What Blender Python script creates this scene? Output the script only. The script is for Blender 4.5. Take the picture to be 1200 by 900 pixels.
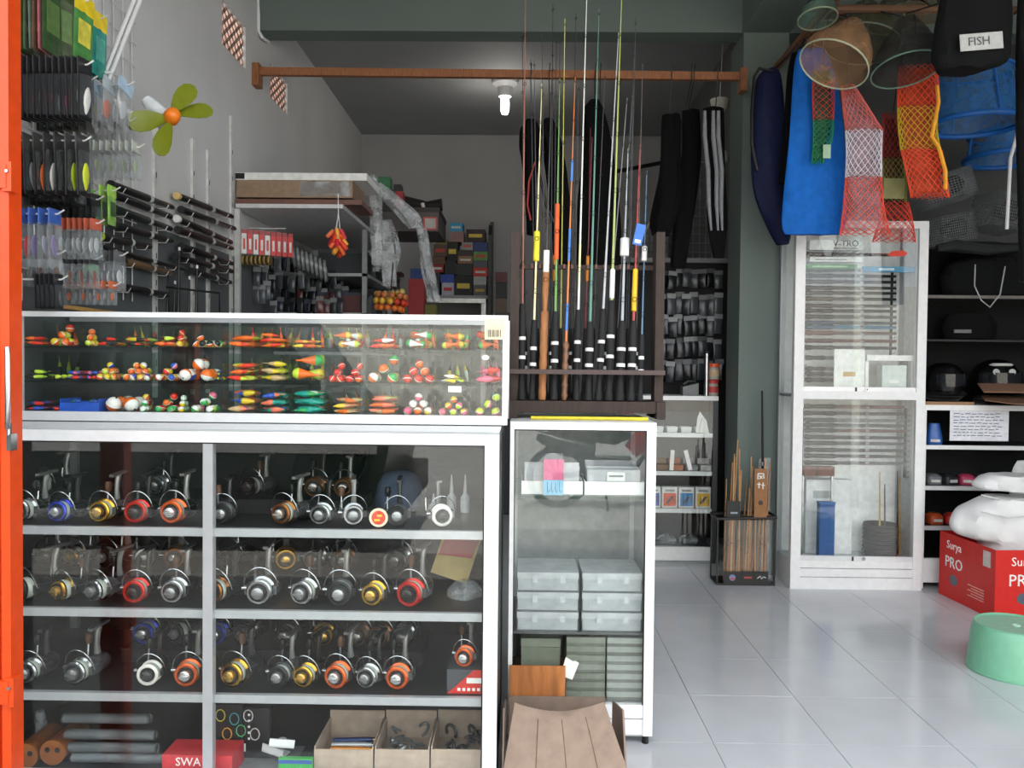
import bpy, bmesh, math, random
from mathutils import Vector, Matrix, noise
for o in list(bpy.data.objects): bpy.data.objects.remove(o)
S = bpy.context.scene
COL = S.collection
R = math.radians
# ------------------------------------------------------------------ camera
FPX, PITCH, YAW, ROLL, CAMH = 970.0, R(1.374), R(.713), R(.569), 1.2605
FW = Vector((-math.sin(YAW)*math.cos(PITCH), math.cos(YAW)*math.cos(PITCH), -math.sin(PITCH)))
RT0 = Vector((math.cos(YAW), math.sin(YAW), 0)); UP0 = RT0.cross(FW)
RT = RT0*math.cos(ROLL)+UP0*math.sin(ROLL); UP = -RT0*math.sin(ROLL)+UP0*math.cos(ROLL)
CAM = Vector((0, 0, CAMH))
cd = bpy.data.cameras.new('camera'); cam = bpy.data.objects.new('camera', cd); COL.objects.link(cam)
cd.sensor_width = 36; cd.lens = FPX/1200*36; cd.clip_start = .05; cd.clip_end = 200
m = Matrix.Identity(4)
for i in range(3):
    m[i][0] = RT[i]; m[i][1] = UP[i]; m[i][2] = -FW[i]; m[i][3] = CAM[i]
cam.matrix_world = m
S.camera = cam
def P(px, py, y=None, x=None, z=None):
    """survey: where the sight line through a photo pixel meets a plane of the room"""
    d = FW+RT*((px-600)/FPX)+UP*((450-py)/FPX)
    t = y/d.y if y is not None else (x/d.x if x is not None else (z-CAMH)/d.z)
    return CAM+d*t
# ------------------------------------------------------------------ world: bright overcast sky
w = bpy.data.worlds.new('sky'); S.world = w; w.use_nodes = True
bg = w.node_tree.nodes['Background']; bg.inputs[0].default_value = (.93, .97, 1, 1); bg.inputs[1].default_value = 3.4
sl = bpy.data.lights.new('sun', 'SUN'); sl.energy = 11; sl.angle = .01; sl.color = (1, .96, .9)
sun = bpy.data.objects.new('sun', sl); COL.objects.link(sun); sun.rotation_euler = (R(-22), R(4), 0); sun.location = (0, 6, 12)
S.view_settings.view_transform = 'Standard'; S.view_settings.look = 'None'; S.view_settings.gamma = 1
S.view_settings.exposure = 0.1; S.view_settings.use_curve_mapping = False
# ------------------------------------------------------------------ materials
def lin(h):
    if not isinstance(h, str): return tuple(h)+(1,)
    v = [int(h[i:i+2], 16)/255 for i in (0, 2, 4)]
    return tuple(c/12.92 if c <= .04045 else ((c+.055)/1.055)**2.4 for c in v)+(1,)
MATS = {}
def M(col, rough=.5, metal=0., kind='', em=0, nz=.12, sc=30):
    key = (col, rough, metal, kind, em)
    if key in MATS: return MATS[key]
    mt = bpy.data.materials.new('mat_%s_%s' % (kind or 'paint', col)); mt.use_nodes = True
    nt = mt.node_tree; N = nt.nodes; L = nt.links
    b = N['Principled BSDF']; c = lin(col)
    b.inputs['Roughness'].default_value = rough; b.inputs['Metallic'].default_value = metal
    tc = N.new('ShaderNodeTexCoord'); no = N.new('ShaderNodeTexNoise'); no.inputs['Scale'].default_value = sc
    no.inputs['Detail'].default_value = 4
    L.new(tc.outputs['Object'], no.inputs['Vector'])
    ra = N.new('ShaderNodeValToRGB'); L.new(no.outputs[0], ra.inputs[0])
    ra.color_ramp.elements[0].position = .3; ra.color_ramp.elements[1].position = .7
    ra.color_ramp.elements[0].color = tuple(x*(1-nz) for x in c[:3])+(1,)
    ra.color_ramp.elements[1].color = tuple(min(1, x*(1+nz)) for x in c[:3])+(1,)
    L.new(ra.outputs[0], b.inputs['Base Color'])
    if em:
        b.inputs['Emission Color'].default_value = c; b.inputs['Emission Strength'].default_value = em
    if kind == 'wood':
        mp = N.new('ShaderNodeMapping'); mp.inputs['Scale'].default_value = (4, 4, .6)
        L.new(tc.outputs['Object'], mp.inputs[0]); L.new(mp.outputs[0], no.inputs['Vector'])
    if kind == 'card':
        wv = N.new('ShaderNodeTexWave'); wv.inputs['Scale'].default_value = 60; wv.inputs['Distortion'].default_value = .4
        L.new(tc.outputs['Object'], wv.inputs[0])
        bu = N.new('ShaderNodeBump'); bu.inputs['Strength'].default_value = .08; L.new(wv.outputs[1], bu.inputs['Height'])
        L.new(bu.outputs[0], b.inputs['Normal'])
    if kind == 'cloth':
        b.inputs['Specular IOR Level'].default_value = .2
        bu = N.new('ShaderNodeBump'); bu.inputs['Strength'].default_value = .25; bu.inputs['Distance'].default_value = .01
        L.new(no.outputs[0], bu.inputs['Height']); L.new(bu.outputs[0], b.inputs['Normal'])
    if kind in ('film', 'gauze', 'clearfilm', 'veil'):
        lo, hi, bs = dict(film=(.12, .5, .6), gauze=(.6, .85, .1), clearfilm=(.10, .32, .5), veil=(.42, .72, .1))[kind]
        # clear packing film / fine netting: part of the light passes straight through
        tr = N.new('ShaderNodeBsdfTransparent'); mx = N.new('ShaderNodeMixShader')
        n2 = N.new('ShaderNodeTexNoise'); n2.inputs['Scale'].default_value = 14; n2.inputs['Detail'].default_value = 6
        L.new(tc.outputs['Object'], n2.inputs['Vector'])
        r2 = N.new('ShaderNodeMapRange'); L.new(n2.outputs[0], r2.inputs[0])
        r2.inputs[1].default_value = .35; r2.inputs[2].default_value = .7
        r2.inputs[3].default_value = lo; r2.inputs[4].default_value = hi
        L.new(r2.outputs[0], mx.inputs[0]); L.new(tr.outputs[0], mx.inputs[1]); L.new(b.outputs[0], mx.inputs[2])
        bu = N.new('ShaderNodeBump'); bu.inputs['Strength'].default_value = bs; bu.inputs['Distance'].default_value = .02
        L.new(n2.outputs[0], bu.inputs['Height']); L.new(bu.outputs[0], b.inputs['Normal'])
        L.new(mx.outputs[0], N['Material Output'].inputs[0])
    MATS[key] = mt
    return mt
def glass_mat(name, tint=(.975, .99, .985), base=.038, dust=.003):
    mt = bpy.data.materials.new(name); mt.use_nodes = True
    nt = mt.node_tree; N = nt.nodes; L = nt.links
    N.remove(N['Principled BSDF'])
    tr = N.new('ShaderNodeBsdfTransparent'); tr.inputs[0].default_value = tint+(1,)
    gl = N.new('ShaderNodeBsdfGlossy'); gl.inputs['Roughness'].default_value = .0
    lw = N.new('ShaderNodeLayerWeight'); lw.inputs[0].default_value = .5
    pw = N.new('ShaderNodeMath'); pw.operation = 'POWER'; pw.inputs[1].default_value = 5
    ma = N.new('ShaderNodeMath'); ma.operation = 'MULTIPLY_ADD'; ma.inputs[1].default_value = .9; ma.inputs[2].default_value = base
    L.new(lw.outputs['Facing'], pw.inputs[0]); L.new(pw.outputs[0], ma.inputs[0])
    mx = N.new('ShaderNodeMixShader'); L.new(ma.outputs[0], mx.inputs[0]); L.new(tr.outputs[0], mx.inputs[1]); L.new(gl.outputs[0], mx.inputs[2])
    df = N.new('ShaderNodeBsdfDiffuse'); df.inputs[0].default_value = (.8, .8, .8, 1)
    no = N.new('ShaderNodeTexNoise'); no.inputs['Scale'].default_value = 5; no.inputs['Detail'].default_value = 8
    tc = N.new('ShaderNodeTexCoord'); L.new(tc.outputs['Object'], no.inputs['Vector'])
    mr = N.new('ShaderNodeMapRange'); mr.inputs[1].default_value = .4; mr.inputs[2].default_value = .8; mr.inputs[4].default_value = dust*2
    L.new(no.outputs[0], mr.inputs[0])
    m2 = N.new('ShaderNodeMixShader'); L.new(mr.outputs[0], m2.inputs[0]); L.new(mx.outputs[0], m2.inputs[1]); L.new(df.outputs[0], m2.inputs[2])
    L.new(m2.outputs[0], N['Material Output'].inputs[0])
    return mt
GLASS = glass_mat('pane_glass'); GLASS_EDGE = glass_mat('shelf_glass', (.82, .92, .88), .03, .006)
ALU = M('dfe0e2', .35, .25, nz=.04); ALU_DULL = M('a9abae', .4, .4, nz=.05); STEEL = M('b4b5b8', .25, 1.); WHITE = M('ececec', .4, nz=.04)
BLACK = M('0b0b0d', .45); BLACKM = M('0d0d0e', .8); CHROME = M('a4a5a8', .2, 1.); GOLD = M('c89a3a', .25, 1.); BRONZE = M('8a5a34', .3, 1.)
DKGREY = M('1f2022', .45); CARD = M('8c786a', .85, kind='card'); WIRE = M('d9d9d6', .35, .3)
CLEARD = M('6c7276', .15, kind='clearfilm'); CLEAR = M('b4babe', .15, kind='clearfilm'); FILM = M('dfe3e6', .15, kind='film'); CORK = M('a06a42', .8, kind='wood', nz=.25); DKWOOD = M('33251f', .7, kind='wood', nz=.3)
BAMBOO = M('a9713f', .6, kind='wood', nz=.3); PAPER = M('f2f2ee', .8, nz=.03)
# ------------------------------------------------------------------ mesh builder
class MB:
    def __init__(s): s.v = []; s.f = []
    def add(s, vs, fs):
        n = len(s.v); s.v += [tuple(p) for p in vs]; s.f += [tuple(i+n for i in f) for f in fs]; return s
    def box(s, x0, x1, y0, y1, z0, z1, mtx=None):
        vs = [Vector(p) for p in ((x0, y0, z0), (x1, y0, z0), (x1, y1, z0), (x0, y1, z0), (x0, y0, z1), (x1, y0, z1), (x1, y1, z1), (x0, y1, z1))]
        if mtx: vs = [mtx @ p for p in vs]
        return s.add(vs, [(0, 3, 2, 1), (4, 5, 6, 7), (0, 1, 5, 4), (1, 2, 6, 5), (2, 3, 7, 6), (3, 0, 4, 7)])
    def bar(s, a, b, w, h=None, up=(0, 0, 1)):
        a = Vector(a); b = Vector(b); d = (b-a); l = d.length; d.normalize(); u = Vector(up)
        if abs(d.dot(u)) > .98: u = Vector((0, 1, 0))
        x = d.cross(u).normalized(); z = x.cross(d)
        mt = Matrix((x, d, z)).transposed().to_4x4(); mt.translation = a
        h = h or w
        return s.box(-w/2, w/2, 0, l, -h/2, h/2, mt)
    def rings(s, rings, cap=True, closed=False):
        n = len(rings[0]); base = len(s.v)
        for r in rings: s.v += [tuple(p) for p in r]
        k = len(rings)
        for i in range(k-1 if not closed else k):
            for j in range(n):
                a = base+i*n+j; b = base+i*n+(j+1) % n; c = base+((i+1) % k)*n+(j+1) % n; d = base+((i+1) % k)*n+j
                s.f.append((a, b, c, d))
        if cap and not closed:
            s.f.append(tuple(base+j for j in reversed(range(n)))); s.f.append(tuple(base+(k-1)*n+j for j in range(n)))
        return s
    def lathe(s, prof, n=16, mtx=None, cap=True):
        """prof: (radius, height along z)"""
        rs = []
        for r, z in prof:
            q = [Vector((r*math.cos(2*math.pi*j/n), r*math.sin(2*math.pi*j/n), z)) for j in range(n)]
            rs.append([mtx @ p for p in q] if mtx else q)
        return s.rings(rs, cap)
    def tube(s, pts, r, n=8, closed=False, cap=True):
        pts = [Vector(p) for p in pts]; rs = []; k = len(pts)
        rr = r if isinstance(r, (list, tuple)) else [r]*k
        pu = None
        for i, p in enumerate(pts):
            if closed: d = pts[(i+1) % k]-pts[i-1]
            else: d = pts[min(i+1, k-1)]-pts[max(i-1, 0)]
            d.normalize()
            if pu is None:
                pu = Vector((0, 0, 1)) if abs(d.z) < .9 else Vector((1, 0, 0))
            u = (pu-d*pu.dot(d)).normalized(); pu = u; v = d.cross(u)
            rs.append([p+(u*math.cos(2*math.pi*j/n)+v*math.sin(2*math.pi*j/n))*rr[i] for j in range(n)])
        return s.rings(rs, cap, closed)
    def prism(s, poly, h, mtx=None):
        """poly in x,y, extruded along z 0..h"""
        n = len(poly); vs = [Vector((x, y, 0)) for x, y in poly]+[Vector((x, y, h)) for x, y in poly]
        if mtx: vs = [mtx @ p for p in vs]
        fs = [tuple(reversed(range(n))), tuple(range(n, 2*n))]+[(i, (i+1) % n, n+(i+1) % n, n+i) for i in range(n)]
        return s.add(vs, fs)
    def mesh(s, name='mesh', smooth=False, angle=40):
        me = bpy.data.meshes.new(name); me.from_pydata(s.v, [], s.f); me.update()
        bm = bmesh.new(); bm.from_mesh(me); bmesh.ops.recalc_face_normals(bm, faces=bm.faces)
        if smooth:
            for f in bm.faces: f.smooth = True
            lim = R(angle)
            for e in bm.edges:
                if len(e.link_faces) == 2 and e.calc_face_angle(0) > lim: e.smooth = False
        bm.to_mesh(me); bm.free(); return me
def T(x=0, y=0, z=0, rx=0, ry=0, rz=0, s=1):
    from mathutils import Euler
    return Matrix.Translation((x, y, z)) @ Euler((rx, ry, rz)).to_matrix().to_4x4() @ Matrix.Diagonal((s, s, s, 1) if not isinstance(s, tuple) else s+(1,))
def O(name, me, mat, parent=None, mtx=None, smooth=True, label=None):
    """one mesh object; the material sits on the object so that copies may share mesh data"""
    if isinstance(me, MB): me = me.mesh(name, smooth)
    o = bpy.data.objects.new(name, me); COL.objects.link(o)
    if not me.materials: me.materials.append(mat)
    if me.materials[0] is not mat:
        o.material_slots[0].link = 'OBJECT'; o.material_slots[0].material = mat
    if parent: o.parent = parent
    if mtx is not None: o.matrix_local = mtx
    if label: o['label'] = label
    return o
def tag(o, label, cat, group=None, kind=None):
    if label: o['label'] = label
    if cat: o['category'] = cat
    if group: o['group'] = group
    if kind: o['kind'] = kind
    return o
def thing(name, label, cat, mtx=None, group=None):
    o = bpy.data.objects.new(name, None); COL.objects.link(o); o.empty_display_size = .05
    if mtx is not None: o.matrix_local = mtx if isinstance(mtx, Matrix) else Matrix.Translation(mtx)
    return tag(o, label, cat, group)
def struct(name, me, mat, parent=None, label=None, smooth=False):
    o = O(name, me, mat, parent, smooth=smooth)
    o['kind'] = 'structure'
    if label: o['label'] = label
    return o
CACHE = {}
def cached(key, fn, smooth=True):
    if key not in CACHE: CACHE[key] = fn().mesh(str(key[0]) if isinstance(key, tuple) else key, smooth)
    return CACHE[key]
def text_mesh(s, size, depth=.0008):
    key = ('txt', s, size)
    if key in CACHE: return CACHE[key]
    cu = bpy.data.curves.new('t', 'FONT'); cu.body = s; cu.size = size; cu.extrude = depth; cu.resolution_u = 2
    cu.align_x = 'CENTER'; cu.align_y = 'CENTER'
    ob = bpy.data.objects.new('t', cu); COL.objects.link(ob)
    dg = bpy.context.evaluated_depsgraph_get(); me = bpy.data.meshes.new_from_object(ob.evaluated_get(dg))
    bpy.data.objects.remove(ob); me.materials.clear(); CACHE[key] = me
    return me
def text(s, size, mat, parent, x, y, z, rx=math.pi/2, rz=0, ry=0, name='lettering'):
    return O(name, text_mesh(s, size), mat, parent, T(x, y, z, rx, ry, rz))
def interp(rows, sub):
    out = []
    for i in range(len(rows)-1):
        for k in range(sub):
            t = k/sub; p = rows[max(i-1, 0)]; a = rows[i]; b = rows[i+1]; q = rows[min(i+2, len(rows)-1)]
            out.append(tuple(.5*((2*a[c])+(-p[c]+b[c])*t+(2*p[c]-5*a[c]+4*b[c]-q[c])*t*t+(-p[c]+3*a[c]-3*b[c]+q[c])*t**3) for c in range(len(a))))
    out.append(tuple(rows[-1])); return out
def loft_rings(rows, Y, t, n=18, sub=4, wr=.0, seed=0, ex=1.6, fr=18):
    """hanging cloth, bag or net: (py, left px, right px) surveyed at distance Y, with a real depth t"""
    rs = []
    for i, (py, xl, xr) in enumerate(interp(rows, sub)):
        a = P(xl, py, y=Y); b = P(xr, py, y=Y); c = (a+b)/2; h = (b-a).length/2
        ring = []
        tt = t*min(1, .35+h/.06)
        for j in range(n):
            an = 2*math.pi*j/n; ca, sa = math.cos(an), math.sin(an)
            x = h*math.copysign(abs(ca)**(2/ex/1.25), ca); y = tt/2*math.copysign(abs(sa)**(2/ex/1.25), sa)
            p = Vector((c.x+x, Y+y, c.z))
            if wr:
                y2 = wr*(math.sin(x*fr*3+seed+c.z*4)+.6*math.sin(x*fr*7.3+c.z*9+seed*2.1)+1.2*noise.noise(Vector((x*fr, c.z*fr*.7, seed))))
                p.y += y2; p.x += y2*.35
            ring.append(p)
        rs.append(ring)
    return rs
def loft(rows, Y, t, **k): return MB().rings(loft_rings(rows, Y, t, **k))
# ------------------------------------------------------------------ the shell of the shop
WX, CEIL, BACK = -1.6, 3.5, 8.16
def plaster(name, col, dado=None, zd=0):
    mt = bpy.data.materials.new(name); mt.use_nodes = True; N = mt.node_tree.nodes; L = mt.node_tree.links
    b = N['Principled BSDF']; b.inputs['Roughness'].default_value = .75
    tc = N.new('ShaderNodeTexCoord'); no = N.new('ShaderNodeTexNoise'); no.inputs['Scale'].default_value = 2.2; no.inputs['Detail'].default_value = 8
    L.new(tc.outputs['Object'], no.inputs['Vector'])
    ra = N.new('ShaderNodeValToRGB'); L.new(no.outputs[0], ra.inputs[0]); c = lin(col)
    ra.color_ramp.elements[0].position = .3; ra.color_ramp.elements[1].position = .65
    ra.color_ramp.elements[0].color = tuple(x*.9 for x in c[:3])+(1,); ra.color_ramp.elements[1].color = c
    bu = N.new('ShaderNodeBump'); bu.inputs['Strength'].default_value = .08; bu.inputs['Distance'].default_value = .01
    n2 = N.new('ShaderNodeTexNoise'); n2.inputs['Scale'].default_value = 40; L.new(tc.outputs['Object'], n2.inputs['Vector']); L.new(n2.outputs[0], bu.inputs['Height']); L.new(bu.outputs[0], b.inputs['Normal'])
    if dado:   # the lower part of the wall is painted grey
        sx = N.new('ShaderNodeSeparateXYZ'); L.new(tc.outputs['Object'], sx.inputs[0])
        lt = N.new('ShaderNodeMath'); lt.operation = 'LESS_THAN'; lt.inputs[1].default_value = zd; L.new(sx.outputs[2], lt.inputs[0])
        mx = N.new('ShaderNodeMix'); mx.data_type = 'RGBA'; L.new(lt.outputs[0], mx.inputs[0]); L.new(ra.outputs[0], mx.inputs[6]); mx.inputs[7].default_value = lin(dado)
        L.new(mx.outputs[2], b.inputs['Base Color'])
    else: L.new(ra.outputs[0], b.inputs['Base Color'])
    return mt
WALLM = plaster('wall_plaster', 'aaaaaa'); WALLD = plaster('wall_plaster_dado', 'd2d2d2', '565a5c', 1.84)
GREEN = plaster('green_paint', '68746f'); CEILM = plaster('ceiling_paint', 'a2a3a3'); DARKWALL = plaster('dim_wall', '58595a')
# floor: grout bed and single tiles
fl = struct('floor', MB().box(-1.75, 4.0, 1.85, 8.3, -.08, -.003), M('77787a', .8))
fl['label'] = 'glossy white ceramic tile floor with thin grey joints'
def tile_mat():
    mt = M('c6c8cd', .14, nz=.035, sc=6); return mt
TILE = tile_mat()
g = .4; e = .0014
tile_me = MB().box(-g/2+e, g/2-e, -g/2+e, g/2-e, -.02, 0).mesh('tile')
rnd = random.Random(4)
for i in range(14):
    for j in range(15):
        x = .2515+g*(i-5)+g/2; y = 4.35+g*(j-6)+g/2
        O('tile', tile_me, TILE, fl, T(x, y, rnd.uniform(-.0006, 0), R(rnd.uniform(-.06, .06)), R(rnd.uniform(-.06, .06))))
# left wall with two openings for vent blocks
def hole_wall(x0, x1, holes, ya, yb, za, zb):
    mb = MB(); ys = ya
    for (y0, y1, z0, z1) in sorted(holes):
        mb.box(x0, x1, ys, y0, za, zb); mb.box(x0, x1, y0, y1, za, z0); mb.box(x0, x1, y0, y1, z1, zb); ys = y1
    return mb.box(x0, x1, ys, yb, za, zb)
v1 = (P(260, 40, x=WX).y, P(288, 40, x=WX).y, P(274, 62, x=WX).z-.02, P(274, 22, x=WX).z+.03)
v2 = (P(316, 100, x=WX).y, P(337, 100, x=WX).y, P(326, 118, x=WX).z-.03, P(326, 92, x=WX).z+.04)
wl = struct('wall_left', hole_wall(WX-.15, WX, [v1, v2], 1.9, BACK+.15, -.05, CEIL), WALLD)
wl['label'] = 'white plastered side wall with grey lower band'
TERRA = M('dcb8a8', .8)
for (y0, y1, z0, z1) in (v1, v2):
    ny, nz = 5, 4
    for i in range(ny):
        for j in range(nz):
            cy = y0+(i+.5)*(y1-y0)/ny; cz = z0+(j+.5)*(z1-z0)/nz; hy = (y1-y0)/ny/2; hz = (z1-z0)/nz/2
            q = MB()
            for s in (-1, 1):
                q.bar((WX-.02, cy-hy, cz), (WX-.02, cy, cz+s*hz), .02, .012, up=(1, 0, 0)); q.bar((WX-.02, cy+hy, cz), (WX-.02, cy, cz+s*hz), .02, .012, up=(1, 0, 0))
            O('brick', q, TERRA, wl, smooth=False)
struct('wall_back', MB().box(WX-.15, 1.55, BACK, BACK+.15, -.05, CEIL), WALLM)
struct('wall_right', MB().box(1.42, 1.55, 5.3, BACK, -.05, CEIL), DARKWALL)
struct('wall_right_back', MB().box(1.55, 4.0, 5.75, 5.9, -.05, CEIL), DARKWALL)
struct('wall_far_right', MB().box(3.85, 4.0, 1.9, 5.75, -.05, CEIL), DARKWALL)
struct('ceiling', MB().box(WX-.15, 4.0, 1.9, BACK+.15, CEIL, CEIL+.12), CEILM)
o = struct('trim_1', MB().box(WX, 3.85, 5.0, 5.16, 3.25, CEIL), GREEN); o['label'] = 'grey green concrete beam across the shop'
o = struct('trim_2', MB().box(1.29, 1.57, 2.2, 5.0, 3.25, CEIL), GREEN); o['label'] = 'grey green beam running from the column to the front'
o = struct('trim_3', MB().box(1.30, 1.57, 5.0, 5.3, -.02, 3.25), GREEN); o['label'] = 'grey green square column beside the tall glass cabinet'
struct('wall_front', MB().box(WX-.3, 4.3, 1.75, 1.9, 3.12, 3.62).box(WX-.9, WX-.15, 1.75, 1.9, -.1, 3.62).box(3.85, 4.9, 1.75, 1.9, -.1, 3.62), WALLM)
# cable on the left end of the beam
o = O('cable', MB().tube([P(302, 0, y=4.97), P(303, 18, y=4.97), P(303, 36, y=4.97), P(307, 44, y=4.99), P(315, 49, y=5.1)], .009, 6), WHITE)
tag(o, 'white electric cable running down beside the green beam', 'cable')
# the street in front of the shop (seen in the panes)
struct('ground', MB().box(-16, 16, -22, 1.85, -.3, -.12), M('b4b2ae', .85, nz=.12, sc=3)).update_tag()
struct('pavement', MB().box(-16, 16, -.95, 1.85, -.12, -.02), M('86837e', .8, nz=.12, sc=5))
struct('added_canopy', MB().box(-4, 6, 1.1, 1.75, 3.3, 3.42), M('8a8c8c', .7))  # unseen slab, added to shade the near pavement and darken its reflection
struct('wall_street', MB().box(-16, 16, -15, -14.6, -.12, 3.6), M('cfcac0', .8, nz=.1, sc=2))
# motorbike glimpsed in the panes; unseen van added to darken part of the reflections
vn = thing('added_van', 'dark green van added to darken the counter glass reflections', 'van', (-5.6, -2.7, -.12)); VG = M('1d2f26', .3)
O('van_body', MB().prism([(0, .35), (4.6, .35), (4.7, .9), (4.2, 1.05), (3.6, 1.85), (.15, 1.9), (0, 1.7)], 1.6, T(0, 1.6, 0, R(90))), VG, vn, smooth=False)
for x in (.9, 3.7):
    for y in (-.02, 1.42): w_ = O('wheel', MB().lathe([(0, 0), (.3, 0), (.32, .04), (.32, .16), (.3, .2), (0, .2)], 24, T(x, y+.2, .32, R(90))), BLACK, vn); O('hubcap', MB().lathe([(0, .2), (.16, .2), (.13, .215), (0, .215)], 16, T(x, y+.2, .32, R(90))), ALU_DULL, w_)
for x0, x1 in ((.25, 1.5), (1.6, 2.6), (2.7, 3.5)): O('window', MB().box(x0, x1, 1.6, 1.61, 1.15, 1.7), M('0c0f12', .05), vn, smooth=False)
O('bumper', MB().box(4.6, 4.78, .05, 1.55, .32, .55), BLACK, vn, smooth=False); O('stripe', MB().box(.1, 4.6, 1.6, 1.608, .75, .82), M('b8b8b4', .4), vn, smooth=False)
mb_ = thing('motorbike', 'red and black motorbike parked at the kerb', 'motorbike', (.2, -2.5, -.12))
for x in (.15, 1.35):
    w_ = O('wheel', MB().tube([(x+.27*math.cos(q), 0, .3+.27*math.sin(q)) for q in [i*math.pi/16 for i in range(32)]], .035, 8, True), BLACK, mb_)
    sp_ = MB()
    for k in range(12): sp_.tube([(x, 0, .3), (x+.25*math.cos(k*.5236), 0, .3+.25*math.sin(k*.5236))], .003, 4)
    O('spokes', sp_, STEEL, w_); O('hub', MB().lathe([(0, -.04), (.05, -.04), (.05, .04), (0, .04)], 12, T(x, 0, .3, R(90))), ALU_DULL, w_)
O('frame', MB().tube([(.15, 0, .3), (.5, 0, .35), (.9, 0, .4), (1.15, 0, .75), (1.35, 0, .3)], .03, 8), BLACK, mb_); O('engine', MB().box(.5, .85, -.1, .1, .22, .5), M('4a4c4e', .4, .5), mb_, smooth=False)
O('fairing', MB().tube([(.85, 0, .55), (1.0, 0, .7), (1.15, 0, .85), (1.2, 0, .95)], [.08, .12, .1, .06], 12), M('b82420', .3), mb_); O('fender', MB().tube([(1.35+.33*math.cos(q), 0, .3+.33*math.sin(q)) for q in (.3, .8, 1.3, 1.8, 2.3)], .05, 8), M('b82420', .3), mb_)
O('seat', MB().tube([(.05, 0, .78), (.35, 0, .76), (.7, 0, .72), (.85, 0, .74)], [.05, .1, .11, .06], 10), BLACK, mb_); O('handlebar', MB().tube([(1.1, -.32, 1.02), (1.16, -.15, .98), (1.16, .15, .98), (1.1, .32, 1.02)], .014, 8), STEEL, mb_); O('tail', MB().tube([(-.05, 0, .7), (.2, 0, .6), (.5, 0, .55)], [.05, .1, .09], 10), M('24262a', .3), mb_); O('side_stand', MB().tube([(.6, .05, .25), (.62, .2, .0)], .012, 6), BLACK, mb_)
# wooden bar from wall to column
b0 = P(306, 84, y=4.9); b1 = P(866, 90, y=4.9); b0.x = WX+.02; b1.x = 1.29
bar = thing('hanging_bar', 'long brown wooden bar spanning from white wall to column', 'bar', (0, 4.9, b0.z))
WOODB = M('8f5a38', .6, kind='wood', nz=.3)
O('rod', MB().bar((b0.x, 0, 0), (b1.x-.02, 0, b1.z-b0.z), .035, .045), WOODB, bar, smooth=False)
for x, dz in ((b0.x+.0, 0), (b1.x-.02, b1.z-b0.z)):
    O('bracket', MB().box(x-.02, x+.02, -.04, .04, dz-.09, dz+.04), WOODB, bar, smooth=False)
# ceiling lamp
lp = P(592, 94, z=CEIL); lp = Vector((lp.x, lp.y, CEIL))
la = thing('ceiling_lamp', 'lit compact bulb in a white ceiling socket', 'lamp', lp)
O('ceiling_rose', MB().lathe([(.0, 0), (.1, 0), (.1, -.03), (.06, -.06), (.055, -.1), (.05, -.13), (.0, -.13)], 24), WHITE, la)
O('bulb', MB().lathe([(.0, -.13), (.03, -.13), (.034, -.18), (.033, -.24), (.022, -.265), (0, -.27)], 16), M('fff6ea', .3, em=14), la)
pl = bpy.data.lights.new('bulb_light', 'POINT'); pl.energy = 4; pl.shadow_soft_size = .04; pl.color = (1, .95, .88)
po = bpy.data.objects.new('bulb_light', pl); COL.objects.link(po); po.location = lp+Vector((0, 0, -.32))
# ------------------------------------------------------------------ orange folding gate
ORANGE = M('d4440a', .4, nz=.08)
GX0, GX1, GY = P(-12, 400, y=2.0).x, P(17.5, 500, y=2.0).x, 2.0
ga = thing('folding_gate', 'orange steel folding gate with chrome handles at the shop front', 'gate', (0, GY, -.02))
O('post', MB().box(GX1-.022, GX1, -.02, .03, 0, 3.1).box(GX1-.034, GX1-.022, -.005, .02, 0, 3.1), ORANGE, ga, smooth=False)
O('post', MB().box(GX1-.075, GX1-.034, -.02, .03, 0, 3.1), ORANGE, ga, smooth=False)
for z in (P(18, 200, y=2).z, P(18, 797, y=2).z):
    O('hinge', MB().box(GX1-.01, GX1+.012, -.03, .0, z-.035, z+.035).box(GX1-.03, GX1, -.032, -.02, z-.028, z+.028), ORANGE, ga, smooth=False)
    O('rivet', MB().lathe([(0, 0), (.005, 0), (.004, .004), (0, .004)], 8, T(GX1+.002, -.03, z+.012, R(90))), STEEL, ga)
zt, zb = P(20, 408, y=2).z+.02, P(20, 500, y=2).z+.02
for dx in (.006, -.046):
    O('handle', MB().tube([(GX1+dx-.012, -.02, zt), (GX1+dx+.004, -.045, zt-.002), (GX1+dx+.008, -.05, zt-.02), (GX1+dx+.008, -.05, zb+.02), (GX1+dx+.004, -.045, zb+.002), (GX1+dx-.012, -.02, zb)], .006, 8), CHROME, ga)
O('latch', MB().box(GX1+.001, GX1+.012, -.035, -.01, zb-.055, zb-.015).lathe([(.0, 0), (.006, 0), (.006, .03), (0, .03)], 8, T(GX1+.005, -.03, zb-.018)), CHROME, ga)
# ------------------------------------------------------------------ aluminium counter with reels
FY, CX0, CX1, CT = 2.28, -1.585, -.062, 1.07
DEEP = 2.90
co = thing('display_counter', 'aluminium and glass counter full of spinning reels', 'counter', (0, 0, 0))
zs = [P(300, 621, y=FY+.02).z, P(300, 717, y=FY+.02).z, P(300, 816, y=FY+.02).z]
pr0 = P(567, 650, y=FY).x
def rail(mb, name, mat=ALU, par=None): return O(name, mb, mat, par, smooth=False)
rail(MB().box(CX0, CX1, FY, FY+.035, CT-.035, CT-.004), 'top_rail', ALU, co)
rail(MB().box(CX0, CX1, FY+.035, DEEP, CT-.03, CT-.001), 'top_board', M('9aa0a2', .08, nz=.04), co)
rail(MB().box(pr0, CX1, FY, FY+.035, .02, CT-.035), 'post', ALU, co)
rail(MB().box(CX0, CX0+.04, FY, FY+.035, .02, CT-.035), 'post', ALU, co)
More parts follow.
